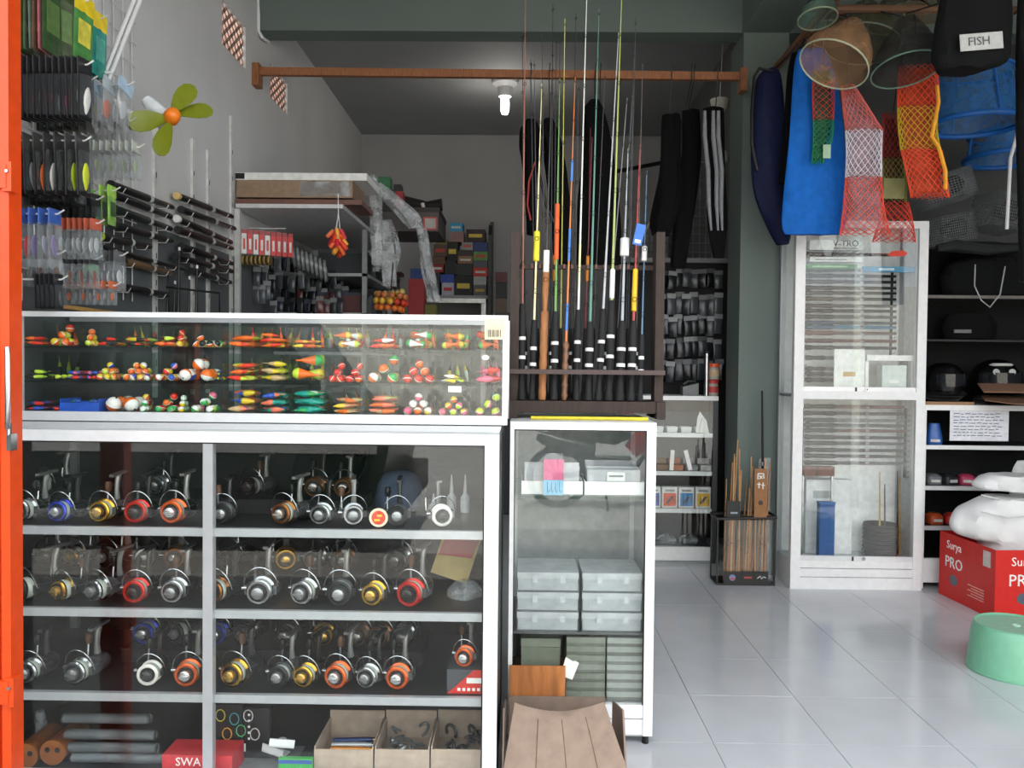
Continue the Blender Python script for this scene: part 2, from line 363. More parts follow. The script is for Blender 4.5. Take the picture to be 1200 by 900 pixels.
for x0, x1 in ((CX1-.03, CX1), (CX0, CX0+.03)):
    rail(MB().box(x0, x1, DEEP-.03, DEEP, .02, CT-.03), 'post', ALU_DULL, co)
mx0, mx1 = P(238.5, 660, y=FY+.01).x, P(250, 660, y=FY+.01).x
rail(MB().box(mx0, mx1, FY+.004, FY+.03, .1, CT-.035), 'mullion', M('b4b6b9', .3, .4, nz=.05), co)
rail(MB().box(CX0+.04, pr0, FY, FY+.03, .02, .1), 'base_rail', ALU, co)
for z in zs:
    sh = rail(MB().box(CX0+.01, CX1-.005, FY+.036, DEEP-.035, z-.016, z), 'shelf', M('222426', .35), co)
    rail(MB().box(CX0+.03, pr0+.001, FY+.02, FY+.036, z-.02, z+.003), 'shelf_edge', M('b9bbbe', .35, .3, nz=.05), sh)
rail(MB().box(CX0+.01, CX1-.005, FY+.036, DEEP-.035, .05, .07), 'bottom_board', M('303234', .5), co)
rail(MB().box(CX0, CX1, DEEP-.012, DEEP-.004, .05, CT-.03), 'back_panel', M('1a1c1d', .5), co)
for x in (CX1-.004, CX0+.001): rail(MB().box(x, x+.003, FY+.036, DEEP-.03, .05, CT-.03), 'side_panel', M('2c2e2f', .5), co)
rail(MB().box(CX0+.04, mx0+.01, FY+.008, FY+.012, .1, CT-.035), 'glass_pane', GLASS, co)
rail(MB().box(mx0+.01, pr0+.004, FY+.014, FY+.018, .1, CT-.035), 'glass_pane', GLASS, co)
rail(MB().box(pr0-.004, pr0, FY+.003, FY+.014, .1, CT-.035).box(CX0+.04, pr0, FY+.003, FY+.014, CT-.039, CT-.035), 'gasket', BLACK, co)
# ------------------------------------------------------------------ glass float case on the counter
EY0, EY1, EZ0 = 2.56, 2.885, CT+.001
EZ1 = P(300, 367, y=EY0).z; EX0, EX1 = CX0+.005, P(595, 430, y=EY0).x
ca = thing('float_case', 'long glass case of colourful fishing floats on the counter', 'case', (0, 0, 0))
fr = .02
rail(MB().box(EX0, EX1, EY0, EY0+.02, EZ1-.016, EZ1), 'top_rail', ALU, ca)
rail(MB().box(EX0, EX1, EY0, EY0+.025, EZ0, EZ0+.028), 'bottom_rail', ALU, ca)
rail(MB().box(EX1-.016, EX1, EY0, EY0+.02, EZ0+.028, EZ1-.016), 'post', ALU, ca)
rail(MB().box(EX0, EX0+.016, EY0, EY0+.02, EZ0+.028, EZ1-.016), 'post', ALU, ca)
rail(MB().box(EX1-.016, EX1, EY1-.02, EY1, EZ0, EZ1), 'post', ALU, ca)
rail(MB().box(EX0, EX1, EY1-.016, EY1, EZ1-.016, EZ1).box(EX0, EX1, EY1-.016, EY1, EZ0, EZ0+.02), 'back_rail', ALU_DULL, ca)
rail(MB().box(EX0+.016, EX1-.016, EY0+.006, EY0+.010, EZ0+.028, EZ1-.016), 'glass_pane', GLASS, ca)
rail(MB().box(EX1-.010, EX1-.006, EY0+.02, EY1-.02, EZ0+.028, EZ1-.016), 'glass_pane', GLASS, ca)
rail(MB().box(EX0+.016, EX1-.016, EY1-.010, EY1-.006, EZ0+.02, EZ1-.016), 'glass_pane', GLASS, ca)
rail(MB().box(EX0+.01, EX1-.01, EY0+.02, EY1-.01, EZ0+.004, EZ0+.024), 'bottom_board', M('5a5f60', .3), ca)
ez = [P(300, 408, y=EY0+.03).z, P(300, 448, y=EY0+.03).z, EZ0+.024]
for z in ez[:2]: rail(MB().box(EX0+.018, EX1-.018, EY0+.014, EY1-.02, z-.006, z), 'shelf', GLASS_EDGE, ca)
DIV = [53, 96, 138, 177, 218, 262, 300, 336, 381, 426, 468, 510, 552]
for lv_, (z0, z1) in enumerate(((ez[0], EZ1-.02), (ez[1], ez[0]-.007), (ez[2], ez[1]-.007))):
    for d in DIV:
        if (lv_, d) in ((1, 218), (2, 138), (2, 96)): continue   # wide compartments
        x = P(d, 430, y=EY0+.03).x
        rail(MB().box(x-.0015, x+.0015, EY0+.02, EY1-.03, z0, z1-.01), 'divider', GLASS_EDGE, ca)
st = thing('price_sticker', 'cream price sticker with a barcode on the float case', 'sticker', (0, 0, 0))
a = P(568, 373.5, y=EY0-.001); b = P(591, 398, y=EY0-.001)
O('label_paper', MB().box(a.x, b.x, EY0-.0012, EY0-.0002, b.z, a.z), M('d8cdb0', .6), st, smooth=False)
bc = MB()
for i in range(11): bc.box(a.x+.008+i*.004, a.x+.008+i*.004+(.0022 if i % 3 else .001), EY0-.0016, EY0-.0012, b.z+.008, b.z+.03)
O('barcode', bc, BLACK, st, smooth=False)
c0 = P(569, 419, y=EY0-.001)
tag(O('price_dot', MB().lathe([(0, 0), (.011, 0), (.011, .001), (0, .001)], 20, T(c0.x, EY0-.0002, c0.z, R(90), s=(1, .7, 1))), PAPER), 'small white oval sticker on the float case glass', 'sticker')
c0 = P(533, 456, y=EY0-.001)
tag(O('price_tag', MB().box(c0.x-.02, c0.x+.02, EY0-.0012, EY0-.0002, c0.z-.009, c0.z+.009), PAPER, smooth=False), 'white price tag taped below the middle case shelf', 'tag')
# ------------------------------------------------------------------ narrow cabinet beside the counter
NY, NX0, NX1, NT = 2.724, -.038, .443, 1.072
nc = thing('narrow_cabinet', 'narrow white aluminium cabinet carrying the rod rack', 'cabinet', (0, 0, 0))
NB = 3.2
rail(MB().box(NX0, NX1, NY, NB, NT-.026, NT), 'top_rail', WHITE, nc)
nl, nr = P(602, 600, y=NY).x, P(757, 600, y=NY).x
rail(MB().box(NX0, nl, NY, NY+.03, .03, NT-.026), 'post', WHITE, nc)
rail(MB().box(nr, NX1, NY, NY+.03, .03, NT-.026), 'post', WHITE, nc)
for x in (NX0, NX1-.025): rail(MB().box(x, x+.025, NB-.025, NB, .03, NT-.026), 'post', WHITE, nc)
zp = P(700, 826, y=NY).z
for k, (z0, z1) in enumerate(((zp-.045, zp), (zp-.1, zp-.049), (.03, zp-.104))):
    rail(MB().box(nl, nr, NY+.004, NY+.022, z0, z1), 'plinth_board', WHITE, nc)
zn1 = P(680, 581, y=NY+.03).z; zn2 = P(680, 741, y=NY+.03).z
rail(MB().box(NX0+.003, NX1-.003, NY+.03, NB-.01, zn1-.012, zn1), 'shelf', GLASS_EDGE, nc)
rail(MB().box(NX0+.003, NX1-.003, NY+.032, NB-.01, zn2-.008, zn2), 'shelf', M('6b6d6e', .4, .3), nc)
rail(MB().box(NX0+.003, NX1-.003, NY+.03, NB-.01, zp-.02, zp), 'bottom_board', M('8c8d8e', .5), nc)
rail(MB().box(nl-.003, nr+.003, NY+.008, NY+.012, zp, NT-.026), 'glass_pane', GLASS, nc)
rail(MB().box(nr-.004, nr, NY+.002, NY+.008, zp, NT-.026).box(nl, nl+.003, NY+.002, NY+.008, zp, NT-.026).box(nl, nr, NY+.002, NY+.008, NT-.03, NT-.026), 'gasket', BLACK, nc)
rail(MB().box(NX1-.008, NX1-.004, NY+.03, NB-.025, .03, NT-.026), 'side_panel', M('c9cccd', .4), nc)
rail(MB().box(NX0+.004, NX0+.008, NY+.03, NB-.025, .03, NT-.026), 'side_panel', M('c9cccd', .4), nc)
rail(MB().box(NX0+.01, NX1-.01, NB-.012, NB-.006, .03, NT-.026), 'back_panel', M('b9bcbd', .5), nc)
for dy in (0.02, .44):
    for x in (NX0+.02, NX1-.02): O('foot', MB().lathe([(0, 0), (.012, 0), (.01, .03), (0, .03)], 8, T(x, NY+dy, 0)), BLACK, nc)
# ------------------------------------------------------------------ fishing floats
C = dict(o='f0701e', r='e0301c', y='e8c62a', l='c8e03c', g='3fae5a', w='f2f0ea', b='2a55b8', p='ea6a8a', t='1f9a8a', k='17181a', n='c8a878', c='ee7a5a', d='b83a2a')
CN = dict(o='orange', r='red', y='yellow', l='lime', g='green', w='white', b='blue', p='pink', t='teal', k='black', n='tan', c='coral', d='dark red')
def fm(k): return M(C[k], .3, nz=.03)
def half(sg):
    pr = [(math.cos(a)*1, sg*math.sin(a)) for a in [i*math.pi/2/5 for i in range(6)]]
    return MB().lathe([(0, 0)]+pr, 14)
def ball_float(c1, c2, r, mtx, label, group):
    o = O('ball_float', cached('hb', lambda: half(-1)), fm(c1), None, mtx @ T(s=r)); tag(o, label, 'float', group)
    O('cap', cached('ht', lambda: half(1)), fm(c2), o)
    O('band', cached('bd', lambda: MB().lathe([(1.0, -.09), (1.03, -.05), (1.03, .05), (1.0, .09)], 14)), fm('w' if c1 != 'w' else 'o'), o)
    O('stem', cached('st', lambda: MB().lathe([(0, -1.07), (.12, -1.07), (.12, 1.08), (0, 1.08)], 6)), BLACK, o)
def stick_float(c1, c2, ln, r, mtx, label, group):
    o = O('stick_float', cached('sb', lambda: MB().lathe([(0, -.5), (.25, -.49), (.7, -.3), (1, -.05), (1, .1), (.85, .2)], 9)), fm(c1), None, mtx @ T(s=(r, r, ln))); tag(o, label, 'float', group)
    O('tip', cached('sp', lambda: MB().lathe([(.86, .2), (.7, .33), (.35, .5), (0, .52)], 9)), fm(c2), o)
    O('antenna', cached('sa', lambda: MB().lathe([(0, .5), (.14, .5), (.1, .85), (0, .86)], 5)), fm(c2 if c2 != 'w' else 'o'), o)
def cone_float(c1, c2, ln, r, mtx, label, group):
    o = O('cone_float', cached('cb', lambda: MB().lathe([(0, -.5), (.16, -.5), (.2, -.35), (.95, .22), (1, .26)], 14)), fm(c1), None, mtx @ T(s=(r, r, ln))); tag(o, label, 'float', group)
    O('dome', cached('cd', lambda: MB().lathe([(1, .26), (1, .32), (.8, .44), (.45, .5), (0, .52)], 14)), fm(c2), o)
    O('pin', cached('cp', lambda: MB().lathe([(0, -.62), (.08, -.62), (.08, -.5), (0, -.5)], 6)), BLACK, o)
ORD = ['first', 'second', 'third', 'fourth', 'fifth', 'sixth', 'seventh', 'eighth', 'ninth', 'tenth', 'eleventh', 'twelfth', 'thirteenth', 'fourteenth', 'fifteenth']
FL = [  # shelf, left px, right px, kind, colours (body cap), count, radius
 (0, 24, 50, 's', 'ro rk or', 7, .006), (0, 56, 80, 'b', 'oy ly or oo rl oo', 10, .0125), (0, 97, 110, 'b', 'ly oy', 4, .010), (0, 111, 136, 's', 'rk ko ly ok', 6, .006),
 (0, 140, 176, 's', 'kr lk rk yk lo', 8, .006), (0, 179, 203, 's', 'or ok yo lk ro', 7, .007), (0, 204, 217, 'b', 'oy or', 4, .010), (0, 222, 258, 'b', 'ok lg or', 5, .011), (0, 266, 298, 's', 'or ro lo oo', 9, .008),
 (0, 302, 333, 's', 'ro ol yo or', 11, .0065), (0, 340, 378, 's', 'yr or oy', 8, .0055), (0, 384, 424, 'c', 'wl oy wy or', 7, .011), (0, 430, 466, 's', 'ro or wr', 9, .007), (0, 472, 507, 'c', 'wg og oo oy yo', 10, .012), (0, 513, 549, 'c', 'ol oy og yo', 9, .011), (0, 555, 585, 'c', 'og ko or', 6, .012),
 (1, 24, 52, 's', 'kl ly lk', 8, .0065), (1, 56, 72, 's', 'lk kl', 4, .007), (1, 74, 94, 's', 'rb br bp', 9, .006), (1, 98, 110, 's', 'br rb pb', 8, .006), (1, 110, 137, 'b', 'oy yo ro by ly', 15, .0105), (1, 141, 176, 'b', 'oy yw ro wb oo yr', 22, .0105), (1, 179, 204, 'b', 'ow ry yo pb oy', 14, .0105),
 (1, 206, 248, 'b', 'wo bw ow wo', 8, .019), (1, 250, 262, 's', 'kl yk', 6, .006), (1, 265, 298, 's', 'rl ro lk or', 12, .008), (1, 302, 334, 's', 'ny nl yn', 8, .009), (1, 338, 378, 'c', 'ol ly ko og', 8, .018),
 (1, 383, 403, 'b', 'rr or', 10, .0115), (1, 403, 425, 'b', 'rr or', 10, .0115), (1, 429, 466, 'b', 'ow go wg og ly', 9, .016), (1, 470, 509, 'b', 'rr or oo', 12, .0135), (1, 512, 549, 's', 'yk ly wy', 7, .006), (1, 556, 588, 's', 'pp rp', 4, .011),
 (2, 26, 50, 's', 'br bb rb', 9, .0065), (2, 56, 70, 's', 'rb bb', 5, .0065), (2, 76, 94, 's', 'gb tg bg', 6, .007), (2, 98, 114, 's', 'tg gk bg', 6, .007), (2, 119, 160, 'b', 'ow wo ow wo', 7, .0235), (2, 161, 177, 'b', 'gw rw oy', 8, .0105), (2, 179, 204, 'b', 'gr or go rg', 16, .011), (2, 206, 216, 'b', 'yw', 3, .010), (2, 221, 250, 'b', 'gw lw gp', 8, .012),
 (2, 265, 298, 's', 'nc yb cn oc', 11, .010), (2, 302, 334, 's', 'ct tc bc', 12, .009), (2, 339, 379, 's', 'tg tw tt', 12, .010), (2, 384, 424, 's', 'on no yn', 13, .007), (2, 429, 466, 's', 'on cn ol co', 12, .008), (2, 471, 507, 'b', 'wp pw yw ow', 9, .0125), (2, 513, 549, 'b', 'yp oy py lp', 14, .011), (2, 556, 587, 'b', 'pl pp lg', 9, .013)]
rf = random.Random(11)
SHN = ['top', 'middle', 'bottom']
for lv, a0, a1, kd, cols, n, r in FL:
    y0 = EY0+.03+r; zb = ez[lv]+.0015+(.006 if lv == 2 and 72 < a0 < 116 else 0)
    top = ([EZ1-.03, ez[0]-.012, ez[1]-.012][lv])
    xa = P(a0, 430, y=EY0+.03).x+.003; xb = P(a1, 430, y=EY0+.03).x-.003
    n = n if kd == 'b' else round(n*1.45); comp = sum(1 for d in DIV if (a0+a1)/2 > d); cs = cols.split()
    kn = dict(b='ball', s='stick', c='cone')[kd]; wdt = xb-xa
    items = []
    if kd == 'b':
        per = max(1, int((wdt-2.04*r)/(2.06*r))+1); gapx = (wdt-2.04*r)/max(1, per-1) if per > 1 else 0
        for lay, depth_rows in enumerate((3, 2, 1)):
            if zb+2.1*r+lay*1.75*r > top: break
            for k in range(max(1, per-lay)):
                for rowy in range(depth_rows):
                    if len(items) < n+8: items.append((xa+1.02*r+(k+.5*lay)*gapx, y0+(rowy+.5*lay)*2.1*r, zb+1.03*r+lay*1.75*r))
    else:
        ln = min(max(.045, r*7.5), wdt/1.42) if kd == 's' else min(max(.055, r*4.6), wdt/1.16)
        pitch = 2.45*r; dy = max(2.5*r, .018); cap_ = max(1, int(.15/dy)); left_n = n; ly = 0
        while left_n > 0 and ly < 4 and zb+(ly+1)*pitch < top:
            m_ = min(left_n, max(1, cap_-ly))
            for q in range(m_): items.append((0, y0+(q+.5*ly)*dy, zb+1.15*r+ly*pitch))
            left_n -= m_; ly += 1
    for i, (x, y, z) in enumerate(items):
        cc = cs[i % len(cs)]; c1, c2 = cc
        nm = CN[c1] if c1 == c2 else CN[c1]+' and '+CN[c2]
        lb = '%s %s float, %s shelf of float case, %s compartment from orange gate' % (nm, kn, SHN[lv], ORD[comp])
        gp = '%s floats, %s shelf, %s compartment' % (kn, SHN[lv], ORD[comp])
        if kd == 'b': ball_float(c1, c2, r, T(x, y, z, rf.uniform(-1, 1), rf.uniform(-1, 1), rf.uniform(0, 6)), lb, gp); continue
        sg = rf.choice((1, -1)); lo_, hi_ = ((.5, .87) if kd == 's' else (.62, .53))
        left, right = (lo_*ln, hi_*ln) if sg > 0 else (hi_*ln, lo_*ln)
        x = rf.uniform(xa+left, max(xa+left, xb-right)); mt = T(x, y, z+r*.25, 0, sg*R(90)+rf.uniform(-.13, .13), rf.uniform(-.22, .22))
        (stick_float if kd == 's' else cone_float)(c1, c2, ln, r, mt, lb, gp)
    if kd != 'b' and wdt > .06:   # a few lean upright behind the heap
        for q in range(3):
            cc = cs[q % len(cs)]; c1, c2 = cc; l2 = min(.055, (top-zb)/1.45)
            nm = CN[c1] if c1 == c2 else CN[c1]+' and '+CN[c2]
            lb = '%s stick float, %s shelf of float case, %s compartment from orange gate' % (nm, SHN[lv], ORD[comp])
            stick_float(c1, c2, l2, min(r, .008), T(xa+wdt*(.2+.3*q), EY0+.225+.014*q, zb+.53*l2, rf.uniform(-.1, .1), rf.uniform(-.25, .25), 0), lb, 'stick floats, %s shelf, %s compartment' % (SHN[lv], ORD[comp]))
# blue tray in the case
a = P(72, 480, y=EY0+.04); b = P(118, 460, y=EY0+.04); z0 = ez[2]+.0005
BLUEP = M('1c55c0', .4)
tr = thing('plastic_tray', 'small open blue plastic tray in the float case', 'tray', ((a.x+b.x)/2, EY0+.09, z0)); hw = (b.x-a.x)/2
O('base', MB().box(-hw, hw, -.06, .06, 0, .003), BLUEP, tr, smooth=False)
for x in (-hw, hw-.003): O('side', MB().box(x, x+.003, -.06, .06, .003, .042), BLUEP, tr, smooth=False)
for y in (-.06, .057): O('side', MB().box(-hw+.003, hw-.003, y, y+.003, .003, .03), BLUEP, tr, smooth=False)
# ------------------------------------------------------------------ spinning reels
AY = T(0, 0, 0, R(90))          # lathe axis z -> -y (towards the street)
def reel_parts():
    def spool(): return MB().lathe([(0, .0), (.024, .0), (.0275, .004), (.0275, .008), (.022, .011), (.0215, .026), (.026, .029), (.0265, .034), (.0235, .0365), (.0195, .0365), (.018, .033), (0, .033)], 24, AY)
    def line(): return MB().lathe([(.0222, .011), (.0238, .014), (.0238, .023), (.0222, .026)], 18, AY)
    def knob(): return MB().lathe([(.0, .036), (.0125, .036), (.0132, .040), (.012, .046), (.009, .048), (0, .048)], 18, AY).box(-.0105, .0105, -.052, -.0475, -.002, .002)
    def plate(): return MB().lathe([(0, .0331), (.0178, .0331), (.0178, .0338), (.0155, .0338), (.0155, .036), (0, .036)], 20, AY)
    def rotor(): return MB().lathe([(0, -.03), (.016, -.03), (.0235, -.012), (.0265, .002), (.0265, .006), (0, .006)], 18, AY).box(.0255, .033, -.018, .02, -.009, .009).box(-.033, -.0255, -.018, .02, -.009, .009)
    def body():
        mb = MB(); rs = []
        for t, w, h, dz in ((.03, .010, .011, 0), (.04, .016, .018, .001), (.055, .019, .023, .002), (.07, .018, .022, .003), (.082, .013, .015, .004), (.09, .006, .008, .004)):
            rs.append([(w*math.cos(k*math.pi/7), t, dz+h*math.sin(k*math.pi/7)) for k in range(14)])
        mb.rings(rs); mb.lathe([(0, 0), (.008, 0), (.008, .012), (0, .012)], 10, T(-.018, .058, 0, 0, R(-90))); return mb
    def bail():
        pts = [(.036*math.cos(a), -.014-.012*math.sin(a), .004+.046*math.sin(a)) for a in [math.pi*k/12 for k in range(13)]]
        return MB().tube([(.031, -.004, 0)]+pts+[(-.031, -.004, 0)], .0014, 6).lathe([(0, -.004), (.005, -.004), (.005, .006), (0, .006)], 10, T(-.035, -.015, .004, 0, R(90)))
    def foot(): return MB().tube([(0, .05, .018), (0, .047, .04), (0, .05, .062), (0, .055, .078)], [.008, .006, .0065, .008], 8).bar((0, .022, .08), (0, .088, .084), .012, .006)
    def handle(): return MB().tube([(-.026, .058, 0), (-.031, .058, .0), (-.032, .06, .016), (-.032, .062, .034)], [.004, .004, .0032, .003], 7)
    def grip(): return MB().lathe([(0, 0), (.006, .002), (.0085, .012), (.0085, .02), (.006, .027), (0, .028)], 12, T(-.032, .064, .032))
    return dict(plate=plate, spool=spool, line=line, knob=knob, rotor=rotor, body=body, bail=bail, foot=foot, handle=handle, grip=grip)
RP = {k: v().mesh('reel_'+k, True) for k, v in reel_parts().items()}
RC = dict(silver=(CHROME, M('9b9b9b', .3, .8)), gold=(GOLD, M('d8b060', .3, .9)), red=(M('c02a22', .25, .5), M('181818', .3)), orange=(M('e0622a', .25, .6), M('c9c9c9', .25, .8)),
          black=(M('26272a', .3, .5), M('a8a8a8', .3, .7)), blue=(M('2a3fb0', .25, .6), M('c9c9c9', .25, .8)), bronze=(BRONZE, M('b8b0a8', .25, .8)), white=(M('e8e4dc', .3), M('38383a', .3)),
          dark=(M('3b3431', .3, .6), M('5a5552', .3, .6)))
BODY = [M('1c1d20', .35, .2), M('3a3b3e', .3, .5), M('6d6e70', .3, .6), M('241e1c', .35, .3)]
def reel(px, py, y, zshelf, colour, s, yaw, shelf, row, bodyi=0):
    c = P(px, py, y=y); tilt = R(-12)
    s *= 1.02; mt = T(c.x, y, zshelf+.0305*s+.001, 0, 0, yaw, s)
    rw = ', front row' if row == 'f' else ', back row'
    o = thing('spinning_reel', 'spinning reel with %s spool on %s of the reel counter%s' % (colour, shelf, rw), 'reel', mt, '%s spool reels, %s%s' % (colour, shelf, rw))
    sp, kn = RC[colour]; bm_ = BODY[bodyi % 4]
    b = O('body', RP['body'], bm_, o, T(0, 0, 0, R(-9))); O('rotor', RP['rotor'], bm_, o)
    q = O('spool', RP['spool'], sp, o); O('fishing_line', RP['line'], M('b9c0b4', .4), q); O('drag_knob', RP['knob'], kn, q); O('front_plate', RP['plate'], M('17181a', .3), q)
    O('bail', RP['bail'], STEEL, o); O('foot', RP['foot'], bm_ if bodyi % 2 else M('8d8c8a', .3, .5), o)
    h = O('handle', RP['handle'], STEEL, o); O('grip', RP['grip'], M('6a4a34', .5) if bodyi % 3 == 2 else BLACK, h)
    return o
rr = random.Random(5)
YF, YB = FY+.11, FY+.33
RE = [ # shelf index, px, colour, row, size
 (0, 36, 'silver', 'f', 1.15), (0, 77, 'blue', 'f', 1.1), (0, 125, 'gold', 'f', 1.15), (0, 165, 'red', 'f', 1.15), (0, 208, 'orange', 'f', 1.2), (0, 263, 'black', 'f', 1.1), (0, 338, 'bronze', 'f', 1.15), (0, 379, 'silver', 'f', 1.1), (0, 414, 'silver', 'f', 1.1), (0, 466, 'black', 'f', 1.1), (0, 516, 'white', 'f', 1.1),
 (0, 60, 'black', 'b', 1.1), (0, 190, 'silver', 'b', 1.1), (0, 300, 'dark', 'b', 1.1), (0, 372, 'bronze', 'b', 1.15), (0, 405, 'bronze', 'b', 1.1),
 (1, 40, 'dark', 'f', 1.25), (1, 82, 'gold', 'f', 1.15), (1, 122, 'silver', 'f', 1.2), (1, 164, 'red', 'f', 1.2), (1, 209, 'silver', 'f', 1.25), (1, 260, 'bronze', 'f', 1.3), (1, 308, 'silver', 'f', 1.35), (1, 362, 'silver', 'f', 1.3), (1, 401, 'black', 'f', 1.3), (1, 442, 'gold', 'f', 1.2), (1, 486, 'red', 'f', 1.35),
 (1, 60, 'dark', 'b', 1.2), (1, 95, 'gold', 'b', 1.2), (1, 133, 'black', 'b', 1.2), (1, 172, 'silver', 'b', 1.2), (1, 208, 'bronze', 'b', 1.25), (1, 275, 'dark', 'b', 1.25), (1, 335, 'gold', 'b', 1.25), (1, 372, 'silver', 'b', 1.25), (1, 405, 'bronze', 'b', 1.2), (1, 472, 'silver', 'b', 1.3),
 (2, 40, 'silver', 'f', 1.2), (2, 98, 'silver', 'f', 1.25), (2, 179, 'white', 'f', 1.15), (2, 224, 'orange', 'f', 1.25), (2, 281, 'gold', 'f', 1.3), (2, 333, 'black', 'f', 1.15), (2, 363, 'gold', 'f', 1.15), (2, 401, 'orange', 'f', 1.25), (2, 436, 'silver', 'f', 1.15), (2, 470, 'orange', 'f', 1.2),
 (2, 175, 'blue', 'b', 1.25), (2, 219, 'black', 'b', 1.2), (2, 257, 'blue', 'b', 1.2), (2, 293, 'silver', 'b', 1.25), (2, 342, 'black', 'b', 1.2), (2, 380, 'gold', 'b', 1.2), (2, 424, 'bronze', 'b', 1.2), (2, 450, 'bronze', 'b', 1.2), (2, 476, 'silver', 'b', 1.25)]
SN = ['top shelf', 'second shelf', 'third shelf']
for k, (sh, px, colr, row, s) in enumerate(RE):
    if row == 'f': reel(px, 660, YF, zs[sh], colr, s, rr.uniform(-.35, .15)-(300-px)*.0006, SN[sh], row, k)
    else: reel(px, 660, YB, zs[sh]+.045, colr, s, rr.uniform(-.5, .3), SN[sh], row, k+1)
for sh in range(3):   # low riser under the back row
    xs = [P(px, 660, y=YB).x for (a_, px, c_, r_, s_) in RE if a_ == sh and r_ == 'b']
    tag(O('riser', MB().box(min(xs)-.06, min(max(xs)+.06, CX1-.03), YB-.065, YB+.15, zs[sh]+.001, zs[sh]+.044), M('0e0f10', .7), smooth=False), 'low dark riser board under the back reels on %s' % SN[sh], 'riser')
# top shelf extras: grey-blue cap shape standing in for a reflection, round sticker, black bag
refl_cap = thing('cap', 'grey blue cap shape standing for a reflection among top shelf reels', 'cap', (P(468, 600, y=FY+.42).x, FY+.42, zs[0]+.001))
DENIM = M('5f6f86', .8, kind='cloth')
O('crown', MB().lathe([(.0, .12), (.03, .118), (.055, .105), (.072, .075), (.078, .035), (.078, 0), (0, 0)], 20), DENIM, refl_cap)
O('peak', MB().prism([(-.07, -.04), (-.06, -.11), (-.02, -.135), (.02, -.135), (.06, -.11), (.07, -.04)], .006), M('46556c', .8, kind='cloth'), refl_cap)
O('strap', MB().tube([(.08*math.cos(t), .08*math.sin(t), .03) for t in [k*math.pi/10-.1 for k in range(11)]], .006, 6), M('2c3550', .7), refl_cap)
sk = P(446, 591, y=FY+.1)
sd = thing('round_sticker', 'round red and yellow badge among reels on top shelf', 'badge', T(sk.x, FY+.07, zs[0]+.03))
O('disc', MB().lathe([(0, 0), (.027, 0), (.027, .004), (0, .004)], 28, AY), M('e8dcc0', .5), sd)
O('centre', MB().lathe([(0, .004), (.02, .004), (.02, .0048), (0, .0048)], 24, AY), M('d8452c', .5), sd)
O('mark', MB().box(-.012, .004, -.0055, -.0048, -.010, -.004).box(-.004, .010, -.0055, -.0048, .003, .009), M('f0c030', .5), sd, smooth=False)
bg_ = thing('black_bag', 'crumpled black reel bag behind the top shelf reels', 'bag', (0, 0, 0))
O('cloth_body', loft([(528, 350, 432), (545, 345, 428), (570, 340, 420), (578, 338, 425), (586, 338, 426)], FY+.53, .05, wr=.006, seed=3), M('141518', .7, kind='cloth'), bg_)
O('strap', MB().tube([P(420, 540, y=FY+.4), P(432, 528, y=FY+.39), P(428, 550, y=FY+.4), P(415, 570, y=FY+.4)], .006, 6), BLACK, bg_)
# clear glue bottles at the right end of the top shelf
for px, h in ((508, .06), (529, .12), (545, .12)):
    x = P(px, 600, y=FY+.33).x
    t = thing('glue_bottle', 'small clear nozzle bottle at the end of the top shelf', 'bottle', (x, FY+.33, zs[0]+.0), 'clear nozzle bottles'); WB = M('e4e7e8', .3)
    O('bottle_body', MB().lathe([(0, 0.001), (.014, .001), (.015, .01), (.015, h*.4), (.008, h*.5), (0, h*.5)], 12), WB, t)
    O('nozzle', MB().lathe([(.007, h*.5), (.0045, h*.75), (.0015, h), (0, h)], 10), WB, t)
# second shelf: yellow and red blister pack and clear wrapped pack
x = P(525, 670, y=FY+.3).x
t = thing('lure_pack', 'yellow and red packet leaning at the end of second shelf', 'packet', T(x, FY+.32, zs[1]+.024, R(-15), R(18)))
O('pouch', MB().box(-.06, .06, -.008, .008, 0, .15), M('cfae3a', .3), t, smooth=False); O('print', MB().prism([(-.055, .06), (.05, .08), (.055, .145), (-.05, .145)], .001, T(0, -.008, 0, R(90))), M('c83a30', .4), t, smooth=False)
x = P(545, 690, y=FY+.2).x
t = thing('clear_packet', 'crumpled clear plastic packet at the end of second shelf', 'packet', (x, FY+.2, zs[1]+.001))
O('wrap', MB().rings([[(.045*math.cos(a)*k+.01*math.sin(3*a+k), .05*math.sin(a)*k, z) for a in [i*.5236 for i in range(12)]] for k, z in ((1, 0), (1.05, .02), (.7, .04), (.3, .05))]), FILM, t)
# third shelf: red boxed reel at the right end
x0, x1 = P(524, 800, y=FY+.07).x, P(566, 800, y=FY+.07).x
rb = thing('reel_box', 'red and grey reel box at the right end of the third shelf', 'box', (x0, FY+.06, zs[2]+.001)); bw = x1-x0
O('carton', MB().box(0, bw, 0, .1, 0, .068), M('44474c', .5), rb, smooth=False)
O('front_panel', MB().prism([(0, 0), (bw, 0), (bw, .068), (bw*.75, .068), (bw*.15, .012)], .001, T(0, 0, 0, R(90))), M('d4352c', .4), rb, smooth=False)
O('white_panel', MB().box(bw*.55, bw*.98, -.002, -.001, .03, .045), PAPER, rb, smooth=False)
for k in range(5): O('icon', MB().box(bw*.3+k*.014, bw*.3+k*.014+.008, -.002, -.001, .008, .016), PAPER, rb, smooth=False)
rl = reel(547, 760, FY+.1, zs[2]+.07, 'orange', .98, -.2, 'third shelf', 'f', 2); tag(rl, 'spinning reel with orange spool standing on the red and grey box', 'reel')
